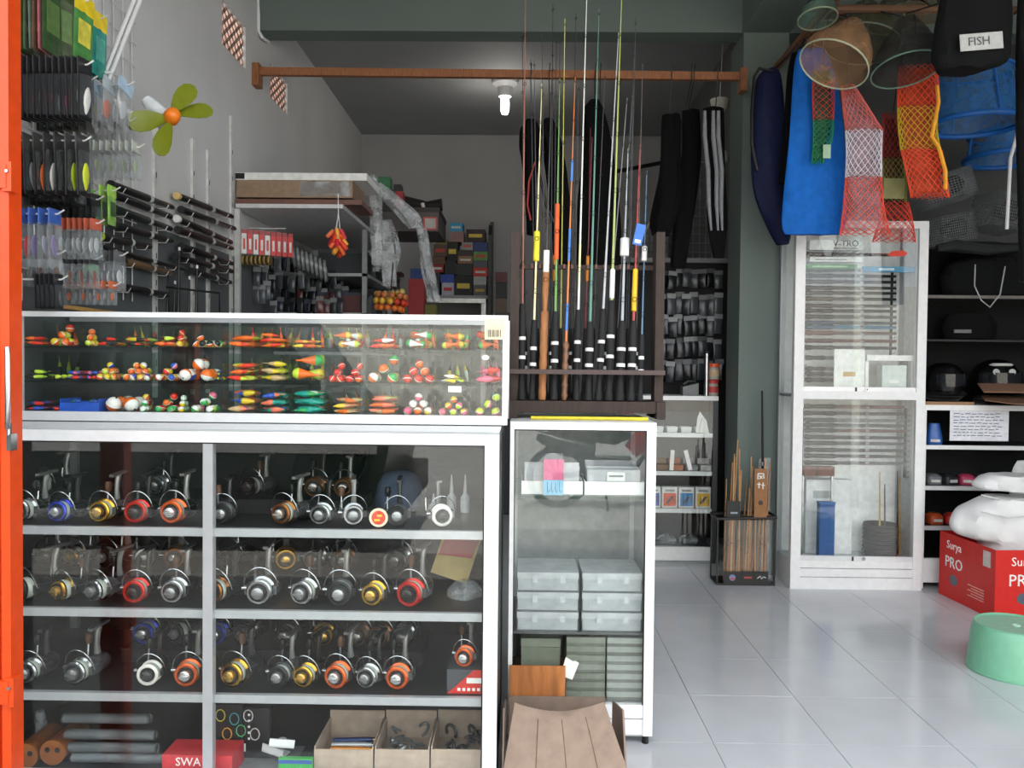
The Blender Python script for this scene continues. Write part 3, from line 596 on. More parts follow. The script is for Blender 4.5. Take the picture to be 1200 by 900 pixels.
# bottom shelf: coils, rolled mats, boxes
ZB = .071
for k, (px, py) in enumerate(((32, 884), (64, 880))):
    c = P(px, py, y=FY+.1)
    t = thing('hand_line_spool', 'brown wooden hand line spool lying on the bottom shelf', 'spool', T(c.x, FY+.1, c.z, R(90)), 'brown wooden line spools')
    BR = M('7e4620', .35, nz=.2)
    O('drum', MB().lathe([(0, 0), (.033, 0), (.036, .01)]+[(.036-.004*(i % 2), -.012-i*.012) for i in range(11)]+[(0, -.14)], 24), BR, t)
    O('flange', MB().lathe([(.02, .004), (.037, .004), (.037, .012), (.02, .012)], 24), M('96582a', .35), t)
    for a in (0.5, 2.6): O('finger_hole', MB().lathe([(0, .0125), (.008, .0125), (.008, .0128), (0, .0128)], 12, T(.017*math.cos(a), .017*math.sin(a), 0)), BLACK, t)
    sup = thing('spool_block', 'stack of spare brown line spools on the bottom board', 'spool', T(c.x, FY+.17, ZB, 0), 'brown wooden line spools below')
    hh = c.z-.04-ZB
    for q in range(3): O('drum', MB().lathe([(0, q*hh/3), (.036, q*hh/3), (.03, (q+.5)*hh/3), (.036, (q+1)*hh/3), (0, (q+1)*hh/3)], 18), BR, sup)
t = thing('cellophane_heap', 'crumpled clear cellophane behind the brown line spools', 'packaging', (0, 0, 0))
O('wrap', loft([(834, 40, 50), (848, 38, 54), (862, 38, 56)], FY+.3, .05, wr=.008, seed=8), FILM, t)
for k, (py, xa, xb) in enumerate(((841, 76, 174), (860, 79, 180), (875, 82, 183), (890, 88, 190), (904, 86, 190))):
    a = P(xa, py, y=FY+.12); b = P(xb, py, y=FY+.12)
    t = thing('rolled_packet', 'dark roll in clear wrap, stacked on the bottom shelf', 'roll', (a.x, FY+.12, max(a.z, ZB+.0165)), 'dark wrapped rolls')
    L_ = b.x-a.x
    O('roll_core', MB().lathe([(0, 0), (.0125, 0), (.014, .01), (.014, L_-.01), (.0125, L_), (0, L_)], 14, T(0, 0, 0, 0, R(90))), M('2b2d30', .5), t)
    O('wrap', MB().lathe([(.0143, -.004), (.0152, .006), (.0146, L_*.4), (.0152, L_*.7), (.0145, L_+.006)], 12, T(0, 0, 0, 0, R(90)), cap=False), CLEAR, t)
a = P(190, 884.5, y=FY+.05); b = P(272, 884.5, y=FY+.05)
t = thing('red_box', 'flat red box with white lettering on bottom shelf', 'box', (a.x, FY+.05, ZB)); hz = a.z-ZB
O('carton_body', MB().box(0, b.x-a.x, 0, .1, 0, hz), M('d2363c', .4), t, smooth=False); text('SWA', .034, PAPER, t, .075, -.001, hz-.02)
# black card with coloured leaders, brackets, cartons
a = P(251, 826, y=FY+.16); b = P(316, 885, y=FY+.16)
t = thing('leader_card', 'black card packet of coloured leader wires standing on the bottom shelf', 'packet', (a.x, FY+.16, ZB)); ww = b.x-a.x; z1 = a.z-ZB; z0 = b.z-ZB
O('card', MB().box(0, ww*.5, 0, .02, 0, z1).box(ww*.5, ww, .004, .03, 0, z1-.01), M('17181b', .4), t, smooth=False)
for k in range(6):
    c = Vector((ww*(.12+.25*(k % 3)+(.12 if k > 2 else 0)), -.004, z1-.03-.045*(k//3)-.01*(k % 2)))
    O('wire_coil', MB().tube([(c.x+.014*math.cos(q), -.004, c.z+.018*math.sin(q)) for q in [i*.7 for i in range(9)]], .0016, 5, True), M(['d8c93a', '3aa0a8', 'd8d8d8', 'e0a040', '50b878', 'd0d0d0'][k], .4), t)
for k in range(5): O('print_dot', MB().lathe([(0, 0), (.004, 0), (.004, .0006), (0, .0006)], 8, T(ww*.62, .0035, z1-.03-k*.018, R(90))), PAPER, t)
for k, (px, py, rz) in enumerate(((331, 868, .2), (319, 884, -.3), (283, 896, .5))):
    c = P(px, py, y=FY+.11)
    t = thing('white_bracket', 'white folded metal bracket lying on the bottom shelf', 'bracket', T(c.x, FY+.11+.04*k, max(c.z, ZB+.03), 0, .15, rz), 'white brackets')
    O('plate', MB().box(-.036, .036, -.02, .02, -.012, -.008).box(-.036, .036, -.02, -.016, -.012, .012), WHITE, t, smooth=False)
    O('boss', MB().lathe([(0, .0), (.012, 0), (.012, .012), (0, .012)], 12, T(0, .004, -.008)), M('b8b8b6', .5), t)
c = P(331, 845, y=FY+.14); t = thing('bracket_block', 'grey carton under the white brackets on bottom shelf', 'carton', (c.x-.06, FY+.085, ZB)); O('carton_body', MB().box(-.09, .1, 0, .16, 0, P(331, 899, y=FY+.11).z-ZB), M('77797a', .7), t, smooth=False)
a = P(327, 888, y=FY+.05); b = P(366, 888, y=FY+.05)
t = thing('green_packet', 'green and blue printed packet standing on the bottom shelf', 'packet', (a.x, FY+.045, ZB)); O('pouch', MB().box(0, b.x-a.x, 0, .015, 0, a.z-ZB), M('3aa848', .4), t, smooth=False); O('header', MB().box(.0, b.x-a.x, -.001, 0, a.z-ZB-.014, a.z-ZB-.004), M('3350a8', .5), t, smooth=False)
for k, (xa, xb) in enumerate(((368, 438), (439, 504), (505, 571))):
    a = P(xa, 878, y=FY+.07); b = P(min(xb, 572), 878, y=FY+.07); wd = b.x-a.x-.002; h = a.z-ZB
    nm = ['blue pens and silver tubes', 'small grey parts', 'black clips'][k]
    t = thing('carton', 'open cardboard carton of %s on the bottom shelf' % nm, 'carton', (a.x, FY+.07, ZB))
    CB = M('b7a392', .8, kind='card')
    wd = min(wd, CX1-.03-a.x)
    for (x0_, x1_, y0_, y1_, z1_) in ((0, wd, 0, .004, h), (0, wd, .2, .204, h+.03), (0, .004, .004, .2, h+.008), (wd-.004, wd, .004, .2, h+.008)):
        O('side', MB().box(x0_, x1_, y0_, y1_, 0, z1_), CB, t, smooth=False)
    O('bottom', MB().box(.004, wd-.004, .004, .2, h-.06, h-.055), CB, t, smooth=False)
    rq = random.Random(k)
    for q in range((6, 9, 9)[k]):
        x_, y_ = a.x+rq.uniform(.03, wd-.03), FY+.07+rq.uniform(.03, .17); z_ = ZB+h-.045+q*.004
        if k == 0:
            ln = .1; cl = ['2a52b0', 'c8cacc', '2a52b0', 'e08a30', 'c8cacc', '23356a'][q]
            u = thing('pen_rod', '%s pen shaped rod lying in the cardboard carton' % dict({'2a52b0': 'blue', 'c8cacc': 'silver', 'e08a30': 'orange', '23356a': 'navy'})[cl], 'rod', T(a.x+.03, FY+.09+q*.018, z_, 0, R(90), rq.uniform(-.1, .1)), 'pen rods in the carton')
            O('barrel', MB().lathe([(0, 0), (.007, 0), (.0085, .01), (.0085, .1), (.006, .12), (0, .12)], 10), M(cl, .3, .4), u)
            O('end_cap', MB().lathe([(0, .12), (.006, .12), (.006, .14), (0, .14)], 10), GOLD if q % 2 else STEEL, u)
        else:
            u = thing('metal_clip', 'small %s part in a cardboard carton on bottom shelf' % ('grey' if k == 1 else 'black'), 'clip', T(x_, y_, z_, rq.random(), rq.random(), rq.random()*6), 'small parts in the cartons %d' % k)
            O('clip_body', cached('clip', lambda: MB().tube([(.02*math.cos(q_), .012*math.sin(q_), .004*q_) for q_ in [i*.6 for i in range(9)]], .005, 6)), M('8a8c8e', .3, .6) if k == 1 else M('1c1d1f', .4), u)
# ------------------------------------------------------------------ inside the narrow cabinet
TRAYM = M('f4f4f2', .45, nz=.03)
for k, (xa, xb) in enumerate(((611, 683), (685, 756))):
    a = P(xa, 575, y=NY+.05); b = P(xb, 575, y=NY+.05); wd = min(b.x, NX1-.03)-a.x
    t = thing('white_tray', 'white plastic tray %s on the upper shelf of narrow cabinet' % ('behind the pink hook packet' if k == 0 else 'with a small white box'), 'tray', (a.x, NY+.05, zn1+.001))
    for (x0, x1, y0, y1, z0, z1) in ((0, wd, 0, .004, 0, .044), (0, wd, .2, .204, 0, .044), (0, .004, .004, .2, 0, .044), (wd-.004, wd, .004, .2, 0, .044)):
        O('side', MB().box(x0, x1, y0, y1, z0, z1), TRAYM, t, smooth=False)
    O('base', MB().box(.004, wd-.004, .004, .2, 0, .004), TRAYM, t, smooth=False)
    for q in range(7):
        tag(O('paper_packet', MB().box(.01, wd-.012, 0, .005, 0, rf.uniform(.06, .1)), M(['b8babc', 'a4a6aa', 'c9cacb'][q % 3], .5), None, T(a.x, NY+.066+q*.024, zn1+.0065, R(rf.uniform(-3, 3)), 0, R(rf.uniform(-.5, .5))), smooth=False), 'grey paper packet standing in the white tray %s' % ('behind the pink hook packet' if k == 0 else 'with a small white box'), 'packet', 'grey packets in tray %d' % k)
a = P(637, 537, y=NY+.04); b = P(660, 582, y=NY+.04)
t = thing('hook_packet', 'pink and blue hanging hook packet in front of white tray', 'packet', (a.x, NY+.03, zn1+.002)); ww = b.x-a.x; hh = a.z-zn1-.004
O('card', MB().box(0, ww, 0, .006, hh*.42, hh), M('d6608a', .4), t, smooth=False)
O('header', MB().box(.004, ww-.004, -.001, .006, hh, hh+.02), M('77787a', .5), t, smooth=False)
O('blister', MB().box(0, ww, -.004, .006, 0, hh*.42), M('7ab8d8', .25), t, smooth=False)
for q in range(4): O('hook', MB().tube([(ww*(.2+.2*q), -.005, hh*.36), (ww*(.2+.2*q), -.005, hh*.12), (ww*(.25+.2*q), -.005, hh*.06), (ww*(.3+.2*q), -.005, hh*.14)], .0009, 5), STEEL, t)
a = P(712, 556, y=NY+.045); b = P(733, 568, y=NY+.045)
t = thing('small_box', 'small white carton resting on the edge of white tray', 'box', (a.x, NY+.06, zn1+.046)); O('carton_body', MB().box(0, b.x-a.x, 0, .05, 0, .03), M('e2e2df', .5), t, smooth=False); O('print_bar', MB().box(.006, b.x-a.x-.006, -.001, 0, .014, .02), M('8a8c8e', .5), t, smooth=False)
CLEARB = M('c4cdd4', .2, kind='film')
for c_ in range(2):
    for r_ in range(3):
        xa, xb = ((606, 678), (682, 752))[c_]
        a = P(xa, 700, y=NY+.05); b = P(xb, 700, y=NY+.05); h = .066
        t = thing('tackle_box', 'clear plastic tackle box in shrink wrap, %s of the %s stack' % (['bottom', 'middle', 'top'][r_], ['stack away from the passage', 'stack beside the passage'][c_].replace('stack ', '')), 'box', (a.x, NY+.045, zn2+.0015+r_*(h+.001)))
        t['label'] = 'clear wrapped tackle box, %s of the stack %s' % (['bottom', 'middle', 'top'][r_], ['by the reel counter', 'by the passage'][c_])
        wd = b.x-a.x
        O('tray', MB().box(.003, wd-.003, .003, .2, 0, h*.6), M('c2c6c8', .25), t, smooth=False)
        O('lid', MB().box(0, wd, 0, .203, h*.6, h-.006), M('d6d9da', .2), t, smooth=False)
        O('latch', MB().box(wd*.25, wd*.33, -.003, 0, h*.4, h*.75).box(wd*.7, wd*.78, -.003, 0, h*.4, h*.75), M('dfe3e6', .3), t, smooth=False)
        O('wrap', MB().box(-.001, wd+.001, -.0045, .205, -.0005, h), CLEAR, t, smooth=False)
OLIVE = M('868a7e', .6)
for c_ in range(2):
    for r_ in range(7):
        xa, xb = ((663.5, 709), (711, 755))[c_]
        a = P(xa, 780, y=NY+.045); b = P(xb, 780, y=NY+.045); h = (zn2-.02-zp)/7
        t = thing('flat_box', 'flat grey green carton in the stack %s' % ['touching the white note', 'nearest the passage'][c_], 'box', (a.x, NY+.04+.002*(r_ % 2), zp+.001+r_*h), ['grey cartons by the note', 'grey cartons by the passage'][c_])
        wd = min(b.x, NX1-.012)-a.x
        O('base', MB().box(.001, wd-.001, 0, .2, 0, h*.35), M('70746a', .6), t, smooth=False); O('lid', MB().box(0, wd, -.002, .202, h*.35, h-.001), OLIVE if c_ == 0 else M('9ba09a', .55), t, smooth=False)
a = P(611, 747, y=NY+.07); b = P(656, 790, y=NY+.07)
t = thing('green_carton', 'square grey green carton standing behind the orange board', 'box', (a.x, NY+.06, zp+.001)); O('carton_body', MB().box(0, b.x-a.x, 0, .15, 0, a.z-zp-.03), M('7b8172', .6), t, smooth=False); O('lid', MB().box(-.001, b.x-a.x+.001, -.002, .152, a.z-zp-.028, a.z-zp), M('868c7c', .6), t, smooth=False)
c = P(667, 784, y=NY-.002)
t = thing('paper_note', 'torn white paper note taped to the narrow cabinet glass', 'note', T(c.x, NY+.004, c.z, 0, R(14)))
O('paper', MB().prism([(-.022, -.03), (.02, -.034), (.027, .026), (.012, .03), (.008, .026), (-.02, .034)], .0012, T(0, 0, 0, R(90))), PAPER, t, smooth=False)
a = P(597, 779, y=NY-.02); b = P(662, 818, y=NY-.02)
t = thing('plywood_board', 'orange brown plywood board leaning on the narrow cabinet', 'board', T(a.x, NY-.03, 0, R(-2)))
O('panel', MB().box(0, b.x-a.x, -.009, .0, .0, a.z), M('b9743e', .6, kind='wood', nz=.3, sc=9), t, smooth=False)
# open cardboard carton in front of it
BY0, BY1 = 2.38, 2.66
cb = thing('cardboard_carton', 'open worn brown cardboard carton standing before the narrow cabinet', 'carton', (0, 0, 0))
def sheet(f, nu, nv, th):
    """curved panel with thickness; f(u, v) -> point"""
    mb = MB(); vs = []; k = (nu+1)*(nv+1)
    for d in (0, th):
        for j in range(nv+1):
            for i in range(nu+1):
                p = Vector(f(i/nu, j/nv)); vs.append(p+Vector((0, d, 0)))
    fs = []; q = lambda i, j, s: s*k+j*(nu+1)+i
    for j in range(nv):
        for i in range(nu):
            fs += [(q(i, j, 0), q(i+1, j, 0), q(i+1, j+1, 0), q(i, j+1, 0)), (q(i, j, 1), q(i, j+1, 1), q(i+1, j+1, 1), q(i+1, j, 1))]
    for i in range(nu): fs += [(q(i, 0, 0), q(i, 0, 1), q(i+1, 0, 1), q(i+1, 0, 0)), (q(i, nv, 0), q(i+1, nv, 0), q(i+1, nv, 1), q(i, nv, 1))]
    for j in range(nv): fs += [(q(0, j, 0), q(0, j+1, 0), q(0, j+1, 1), q(0, j, 1)), (q(nu, j, 0), q(nu, j, 1), q(nu, j+1, 1), q(nu, j+1, 0))]
    return mb.add(vs, fs)
tl, tr_ = P(603, 824, y=BY0), P(708, 823, y=BY0); bl, br = P(586, 925, y=BY0-.1), P(738, 910, y=BY0-.1)
def front(u, v):
    p = (tl*(1-u)+tr_*u)*v+(bl*(1-u)+br*u)*(1-v)
    p = Vector(p); p.z -= .035*math.sin(math.pi*u)*v**3; p.y += .02*math.sin(math.pi*u)*v**2; return p
O('front_flap', sheet(front, 10, 8, .005), CARD, cb)
for u in (.27, .52, .77):
    O('crease', MB().tube([front(u, v)+Vector((0, -.001, 0)) for v in (.02, .3, .6, .85)], .0013, 4), M('6f5542', .9), cb)
zl = bl.z
O('front_panel', MB().box(bl.x+.004, br.x-.004, BY0-.1, BY0-.095, 0, zl+.0), CARD, cb, smooth=False)
bkl, bkr = P(593, 815, y=BY1), P(709, 822, y=BY1)
O('back_panel', MB().box(bkl.x+.01, bkr.x, BY1-.005, BY1, 0, bkl.z), CARD, cb, smooth=False)
for x in (bl.x+.004, br.x-.009):
    xt = (tl.x if x < .1 else tr_.x)
    O('side_panel', MB().prism([(BY0-.095, 0), (BY1-.005, 0), (BY1-.005, bkl.z-.01), (BY0+.01, tl.z-.02), (BY0-.09, zl)], .005, Matrix(((0, 0, 1, x), (1, 0, 0, 0), (0, 1, 0, 0), (0, 0, 0, 1)))), CARD, cb, smooth=False)
# ------------------------------------------------------------------ rod rack with rods
RKY = 2.93
rx0, rx1 = P(598, 400, y=RKY).x, P(777, 400, y=RKY).x; rzb = NT+.002; rzt = P(690, 272, y=RKY).z; zbase = P(690, 470, y=RKY-.03).z
rk = thing('rod_rack', 'dark wooden rack full of upright fishing rods', 'rack', (0, 0, 0))
ym = RKY-.07; ye = RKY+.17; rx0 = max(rx0, NX0-.015)
pw = .03
for x in (rx0, rx1-pw):
    O('post', MB().box(x, x+pw, RKY-.015, RKY+.064, rzb, rzt), DKWOOD, rk, smooth=False)
    O('side_foot', MB().box(x, x+pw, ym, ye, rzb, rzb+.06), DKWOOD, rk, smooth=False)
O('base_board', MB().box(rx0+pw, rx1-pw, ym+.01, ye, rzb+.02, zbase), DKWOOD, rk, smooth=False)
zn = P(690, 310, y=RKY).z; zr = P(690, 436, y=RKY-.04).z
nb = O('notched_bar', MB().box(rx0+pw, rx1-pw, RKY+.050, RKY+.062, zn-.012, zn+.004), DKWOOD, rk, smooth=False)
for i in range(16):
    x = rx0+pw+.012+i*(rx1-rx0-2*pw-.02)/16; O('peg', MB().box(x, x+.008, RKY+.042, RKY+.050, zn-.01, zn+.006), M('6a4a44', .7), nb, smooth=False)
O('front_bar', MB().box(rx0-.0, rx1, RKY-.055, RKY-.04, zr-.008, zr+.008), M('4c3c3a', .6, kind='wood'), rk, smooth=False)
for x in (rx0, rx1-pw): O('bar_bracket', MB().box(x+.004, x+pw-.004, RKY-.042, RKY-.014, zr-.008, zr+.008), DKWOOD, rk, smooth=False)
YEL = M('d8c830', .4)
o = O('yellow_rod', MB().lathe([(0, 0), (.006, 0), (.006, .4), (0, .4)], 10, T(P(622, 487, y=NY+.12).x, NY+.1, NT+.0065, 0, R(90))), YEL); tag(o, 'plain yellow rod lying on cabinet top under the rack', 'rod')
GRIPB = M('141416', .75); LAB = M('e6e6e4', .5)
def qline(a, b, t): return a+(b-a)*t
def rod(bx, by, tx, ty, gt, col, style, rpx, nm, y0=RKY-.015, y1=None, foam=None, guides=6, col2=None, group=None):
    a = P(bx, by, y=y0); a.z = zbase+.002
    if y1 is None:   # every front rod leans on the notched bar
        b_ = P(tx, ty, y=y0+.1); y1 = y0+.043*(b_.z-a.z)/(zn-a.z)
    b = P(tx, ty, y=y1); L_ = (b-a).length
    g_ = P(bx+(tx-bx)*(by-gt)/(by-ty), gt, y=y0+.02); tg = (g_.z-a.z)/(b.z-a.z)
    r = rpx*y0/FPX
    t = thing('fishing_rod', nm, 'fishing rod', a, group)
    d = b-a; loc = lambda s: d*s
    ts = [0, .06, .12, .3, .5, .7, .9, 1]
    pts = [loc(tg*s) for s in ts]
    if style == 'cork': rad = [r*(1 if i % 2 else .88) for i in range(13)]; pts = [loc(tg*i/12) for i in range(13)]; gm = CORK
    elif style == 'burl': rad = [r*(1 if i % 2 else .6) for i in range(13)]; pts = [loc(tg*i/12) for i in range(13)]; gm = M('7a5238', .4, nz=.4)
    else: rad = [r, r*1.02, r*.8, r*.75, r*.85, r, r*.9, r*.7]; gm = GRIPB
    O('grip', MB().tube(pts, rad, 10), gm, t)
    cm = M(col, .3, nz=.05)
    rb_ = max(r*.34, .0028)
    O('blank', MB().tube([loc(tg), loc(tg+(1-tg)*.35), loc(1)], [rb_, rb_*.7, .0011], 8), cm, t)
    if col2:
        for s0, s1 in ((.04, .14), (.3, .42), (.6, .68)):
            O('wrapping', MB().tube([loc(tg+(1-tg)*s0), loc(tg+(1-tg)*s1)], rb_*1.12, 8), M(col2, .3), t)
    if style == 'black':
        for s in (.42, .62): O('label_band', MB().tube([loc(tg*s), loc(tg*s+.012/L_)], r*.98, 10), LAB, t)
    if style == 'cork': O('label_band', MB().tube([loc(tg*1.45), loc(tg*1.7)], r*.75, 10), LAB, t); O('foregrip', MB().tube([loc(tg*1.0), loc(tg*1.2), loc(tg*1.45)], [r*.5, r*.8, r*.75], 10), CORK, t)
    for i in range(guides):
        s = tg+(1-tg)*(.12+.86*(i/max(1, guides-1))**.85); p = loc(s); rr_ = .008*(1-.6*i/guides)
        O('guide', MB().tube([p+Vector((rr_*math.cos(q), -rr_-.004, rr_*math.sin(q))) for q in [k_*math.pi/4 for k_ in range(8)]], .0009, 4, True).tube([p, p+Vector((0, -.005, 0))], .0012, 4), M('2a2a2c', .3, .6), t)
    if foam:
        f0, f1, fc, fr_ = foam
        s0 = (P(bx, f1, y=y0+.04).z-a.z)/(b.z-a.z); s1 = (P(bx, f0, y=y0+.04).z-a.z)/(b.z-a.z)
        O('foam_sleeve', MB().tube([loc(s0), loc(s0)+d*.003, loc(s1)-d*.003, loc(s1)], [fr_*.7, fr_, fr_, fr_*.7], 10), M(fc, .6), t)
    return t
rod(611, 468, 616, -20, 356, '8f5848', 'black', 4.6, 'fishing rod with copper red blank beside the rack post')
rod(623, 468, 635, 98, 375, 'e8dca8', 'black', 4.2, 'fishing rod with cream blank and yellow foam sleeve', foam=(270, 306, 'e0d02c', .011))
rod(635, 468, 648, 60, 365, '2c2420', 'cork', 4.8, 'fishing rod with long ringed cork grip')
rod(649, 468, 656, 92, 365, '6a9a48', 'black', 4.6, 'fishing rod with green blank and orange foam sleeve', foam=(237, 304, 'e0602a', .008))
rod(661, 468, 674, 90, 400, 'd87830', 'burl', 4.2, 'fishing rod with knobbed burl grip and blue orange blank', col2='3a78c8')
rod(675, 468, 688, -20, 363, 'dfe2d8', 'black', 4.2, 'fishing rod with white blank reaching above the beam', foam=(284, 340, 'e0dcb0', .004))
rod(689, 468, 702, 10, 377, '56887a', 'black', 5, 'fishing rod with sea green blank in the rack')
rod(701, 468, 725, 38, 362, 'b4b8bc', 'black', 4.4, 'fishing rod with silver grey blank in the rack')
rod(713, 468, 729, -20, 352, 'a8b86a', 'black', 5, 'fishing rod with lime blank and white foam sleeve', foam=(315, 350, 'e4e6e4', .009))
rod(726, 468, 736, 174, 376, 'a4acb4', 'black', 5.4, 'thick gripped fishing rod with grey blank and white float', foam=(278, 300, 'ececec', .016))
rod(739, 468, 750, 170, 376, 'b03028', 'black', 5, 'fishing rod with red blank and yellow foam sleeve', foam=(315, 365, 'e8b820', .009))
rod(750, 464, 758, 200, 392, '55789a', 'black', 3.6, 'slim fishing rod with blue grey blank by the rack end', foam=(288, 306, 'dcdcda', .010))
back = [(616, 612, 38, '1c1c1e'), (628, 622, 70, '242426'), (631, 626, 71, '3a3a3c'), (640, 635, 41, '2a2a2c'), (645, 648, 5, '1c1c20'), (648, 652, 44, '2a2224'), (653, 656, 44, '222224'), (656, 662, 22, 'c8c858'), (667, 675, 15, '202022'),
        (672, 678, 100, '3a3436'), (683, 694, 160, '7a2026'), (692, 709, 86, '3c3c3e'), (706, 735, 115, '8a8a8c'), (719, 741, 112, '5a5a5c'), (731, 743, 60, '303032'), (734, 745, 21, '343436'), (744, 753, 75, '5a4a44')]
BN = {'c8c858': 'yellow', '7a2026': 'dark red', '8a8a8c': 'grey', '5a5a5c': 'grey'}
for k, (bx, tx, ty, c_) in enumerate(back):
    nm = BN.get(c_, 'dark')
    rod(bx, 466, tx, ty, 385, c_, 'black' if k % 4 == 0 else 'plain', 2.5, 'slim fishing rod with %s blank in the back row of rack' % nm, y0=RKY+.085+.028*(k % 3), y1=RKY+.13+.028*(k % 3), guides=5, group='%s rods in back row' % nm, foam=((300, 330, 'e08828', .006) if k in (5, 10) else None))
t = P(748, 276, y=RKY-.01)
tg = thing('blue_tag', 'blue product tag hanging on the red rod', 'tag', T(t.x, RKY-.03, t.z, 0, R(12)))
O('card', MB().box(-.016, .016, -.002, .002, -.037, .037), M('2a6ac0', .4), tg, smooth=False); O('print', MB().box(-.01, .01, -.003, -.002, -.03, -.018), PAPER, tg, smooth=False)
# ------------------------------------------------------------------ left wall: lure packets on hooks
grid = thing('wire_grid', 'white wire display grid on the wall behind lure packets', 'grid', (WX+.012, 0, 0))
for i in range(15):
    y = 2.3+i*.075; O('wire', cached('gwv', lambda: MB().tube([(0, 0, 1.5), (0, 0, 2.95)], .0022, 5)), WIRE, grid, T(0, y, 0))
for i in range(16):
    z = 1.55+i*.09; O('wire', cached('gwh', lambda: MB().tube([(.004, 2.28, 0), (.004, 3.38, 0)], .0022, 5)), WIRE, grid, T(0, 0, z))
def lure_mesh(): return MB().lathe([(0, -.5), (.3, -.45), (.9, -.15), (1, .1), (.7, .35), (.3, .48), (0, .5)], 9)
def hook(y, px1, z):
    x1 = P(px1, 300, y=y).x
    o = O('display_hook', MB().tube([(WX+.016, y, z), (x1+.01, y, z), (x1+.03, y, z+.012)], .0028, 6), WIRE)
    return o
HOOKN = [0]
def packs(y, px0, px1, n, top, h, style, cols, where, w=.06, label=None, hk=True, tilt=0):
    hm = h*y/FPX; zt = P((px0+px1)/2, top, y=y).z
    if hk:
        o = hook(y, px1, zt-.004); tag(o, 'white wire display hook holding %s' % where, 'hook')
    yaw0, rx0_ = rf.uniform(-8, 8), rf.uniform(-3, 3)
    for i in range(n):
        t_ = i/max(1, n-1); px = px0+(px1-px0)*t_; x = max(P(px, top, y=y).x, WX+.03)
        c_ = cols[i % len(cols)]
        rx = R(rx0_); rz = R(yaw0+rf.uniform(-1.5, 1.5)); 
        mt = T(x, y, zt, rx+tilt, R(rf.uniform(-1, 1)), rz)
        if style == 'black':
            t = thing('lure_packet', 'black carded lure packet, %s lure, %s' % (c_[0], where), 'packet', mt, 'lure packets: '+where)
            O('card', cached(('kc', w, hm), lambda: MB().box(-.0015, .0015, -w/2, w/2, -hm, .012)), M('1b1b1d', .35), t)
            O('header', cached(('kh', w, hm), lambda: MB().box(-.0022, .0022, -w/2-.001, w/2+.001, -hm*.2, .013)), M('2b2b2e', .3), t)
            O('blister', cached(('kb', w, hm), lambda: MB().box(.0016, .014, -w*.4, w*.4, -hm*.93, -hm*.22)), CLEARD, t)
            O('lure', cached('lure', lure_mesh), M(c_[1], .3), t, T(.008, 0, -hm*.66, R(rf.uniform(-12, 12)), 0, 0, (.006, w*.26, hm*.5)))
        elif style == 'pouch':
            t = thing('bait_pouch', '%s printed bait pouch, %s' % (c_[0], where), 'pouch', mt, 'bait pouches: '+where)
            O('pouch_body', cached(('pb', w, hm), lambda: MB().rings([[(tk*math.cos(a), w/2*math.copysign(abs(math.sin(a))**.4, math.sin(a)), z) for a in [k*math.pi/6 for k in range(12)]] for tk, z in ((.0012, -hm), (.0032, -hm*.85), (.0038, -hm*.5), (.002, -hm*.2))])), M(c_[1], .25, nz=.35, sc=25), t)
            O('header', cached(('ph', w, hm), lambda: MB().box(-.002, .002, -w/2, w/2, -hm*.22, .012)), M(c_[2], .4), t)
            O('print', cached(('pp', w, hm), lambda: MB().box(.0034, .0046, -w*.3, w*.32, -hm*.75, -hm*.35)), M(c_[3], .3, nz=.3), t)
        elif style == 'clear':
            t = thing('clear_packet', 'clear packet with %s contents, %s' % (c_[0], where), 'packet', mt, 'clear packets: '+where)
            O('bag', cached(('cb_', w, hm), lambda: MB().box(-.004, .004, -w/2, w/2, -hm, -hm*.2)), CLEAR, t)
            O('header', cached(('ch', w, hm), lambda: MB().box(-.002, .002, -w/2, w/2, -hm*.22, .01)), M(c_[2], .4), t)
            O('lure', cached('lure', lure_mesh), M(c_[1], .35), t, T(0, rf.uniform(-.006, .006), -hm*.62, R(rf.uniform(-25, 25)), 0, 0, (.003, w*.26, hm*.42)))
GRN = [('green', '4a6a3a', '5a6a30', '8aa04a'), ('olive', '55604a', '3c4a2a', '6f8a58'), ('grey green', '6a7a70', '4a5a3a', '8fa098'), ('brown', '6a5240', '4a3a26', '9a6a4a'), ('pink', 'b06a72', '6a7a3a', 'd88a94'), ('dark green', '35502e', '3c4a22', '5a7a40')]
packs(2.5, 2, 60, 12, -30, 92, 'pouch', GRN, 'topmost hook beside the orange gate', w=.11)
packs(2.62, 58, 74, 4, -20, 90, 'pouch', GRN[5:]+GRN[4:5]+GRN[:2], 'hook between green and yellow pouches', w=.1)
packs(2.72, 78, 99, 5, 0, 72, 'pouch', [('lime', '7a9a34', 'e8cc28', 'b8c840'), ('green', '4f8a4a', 'e8cc28', 'd8d050'), ('lime yellow', 'a8b83a', 'e8cc28', 'd0d860')], 'hook with yellow headers', w=.1)
packs(2.92, 104, 117, 3, 20, 70, 'pouch', [('teal', '2f8a80', 'e8cc28', '50a898')], 'hook above the blue packets', w=.085)
packs(2.5, 25, 99, 11, 74, 66, 'black', [('grey', '8a8f92'), ('dark', '44484a'), ('red', 'c83a2a'), ('grey', '70767a'), ('dark red', '8a2a2a'), ('pink', 'e83a7a'), ('grey', '8a8f92'), ('magenta', 'b02a70'), ('orange red', 'e0442a'), ('grey', '9aa0a2'), ('white', 'e4e4e0')], 'upper row under the green pouches', w=.062)
packs(2.68, 42, 104, 8, 92, 62, 'black', [('dark', '3a3c3e'), ('grey', '707476')], 'upper row, hook farther in', w=.062)
packs(2.9, 112, 148, 3, 98, 54, 'clear', [('yellow', 'e8c820', '9fb8cc'), ('coral', 'd8806a', 'b8c4cc'), ('silver', 'c8ccd0', 'a8c0d4')], 'hook in front of the leaning rail', w=.085, tilt=R(-12))
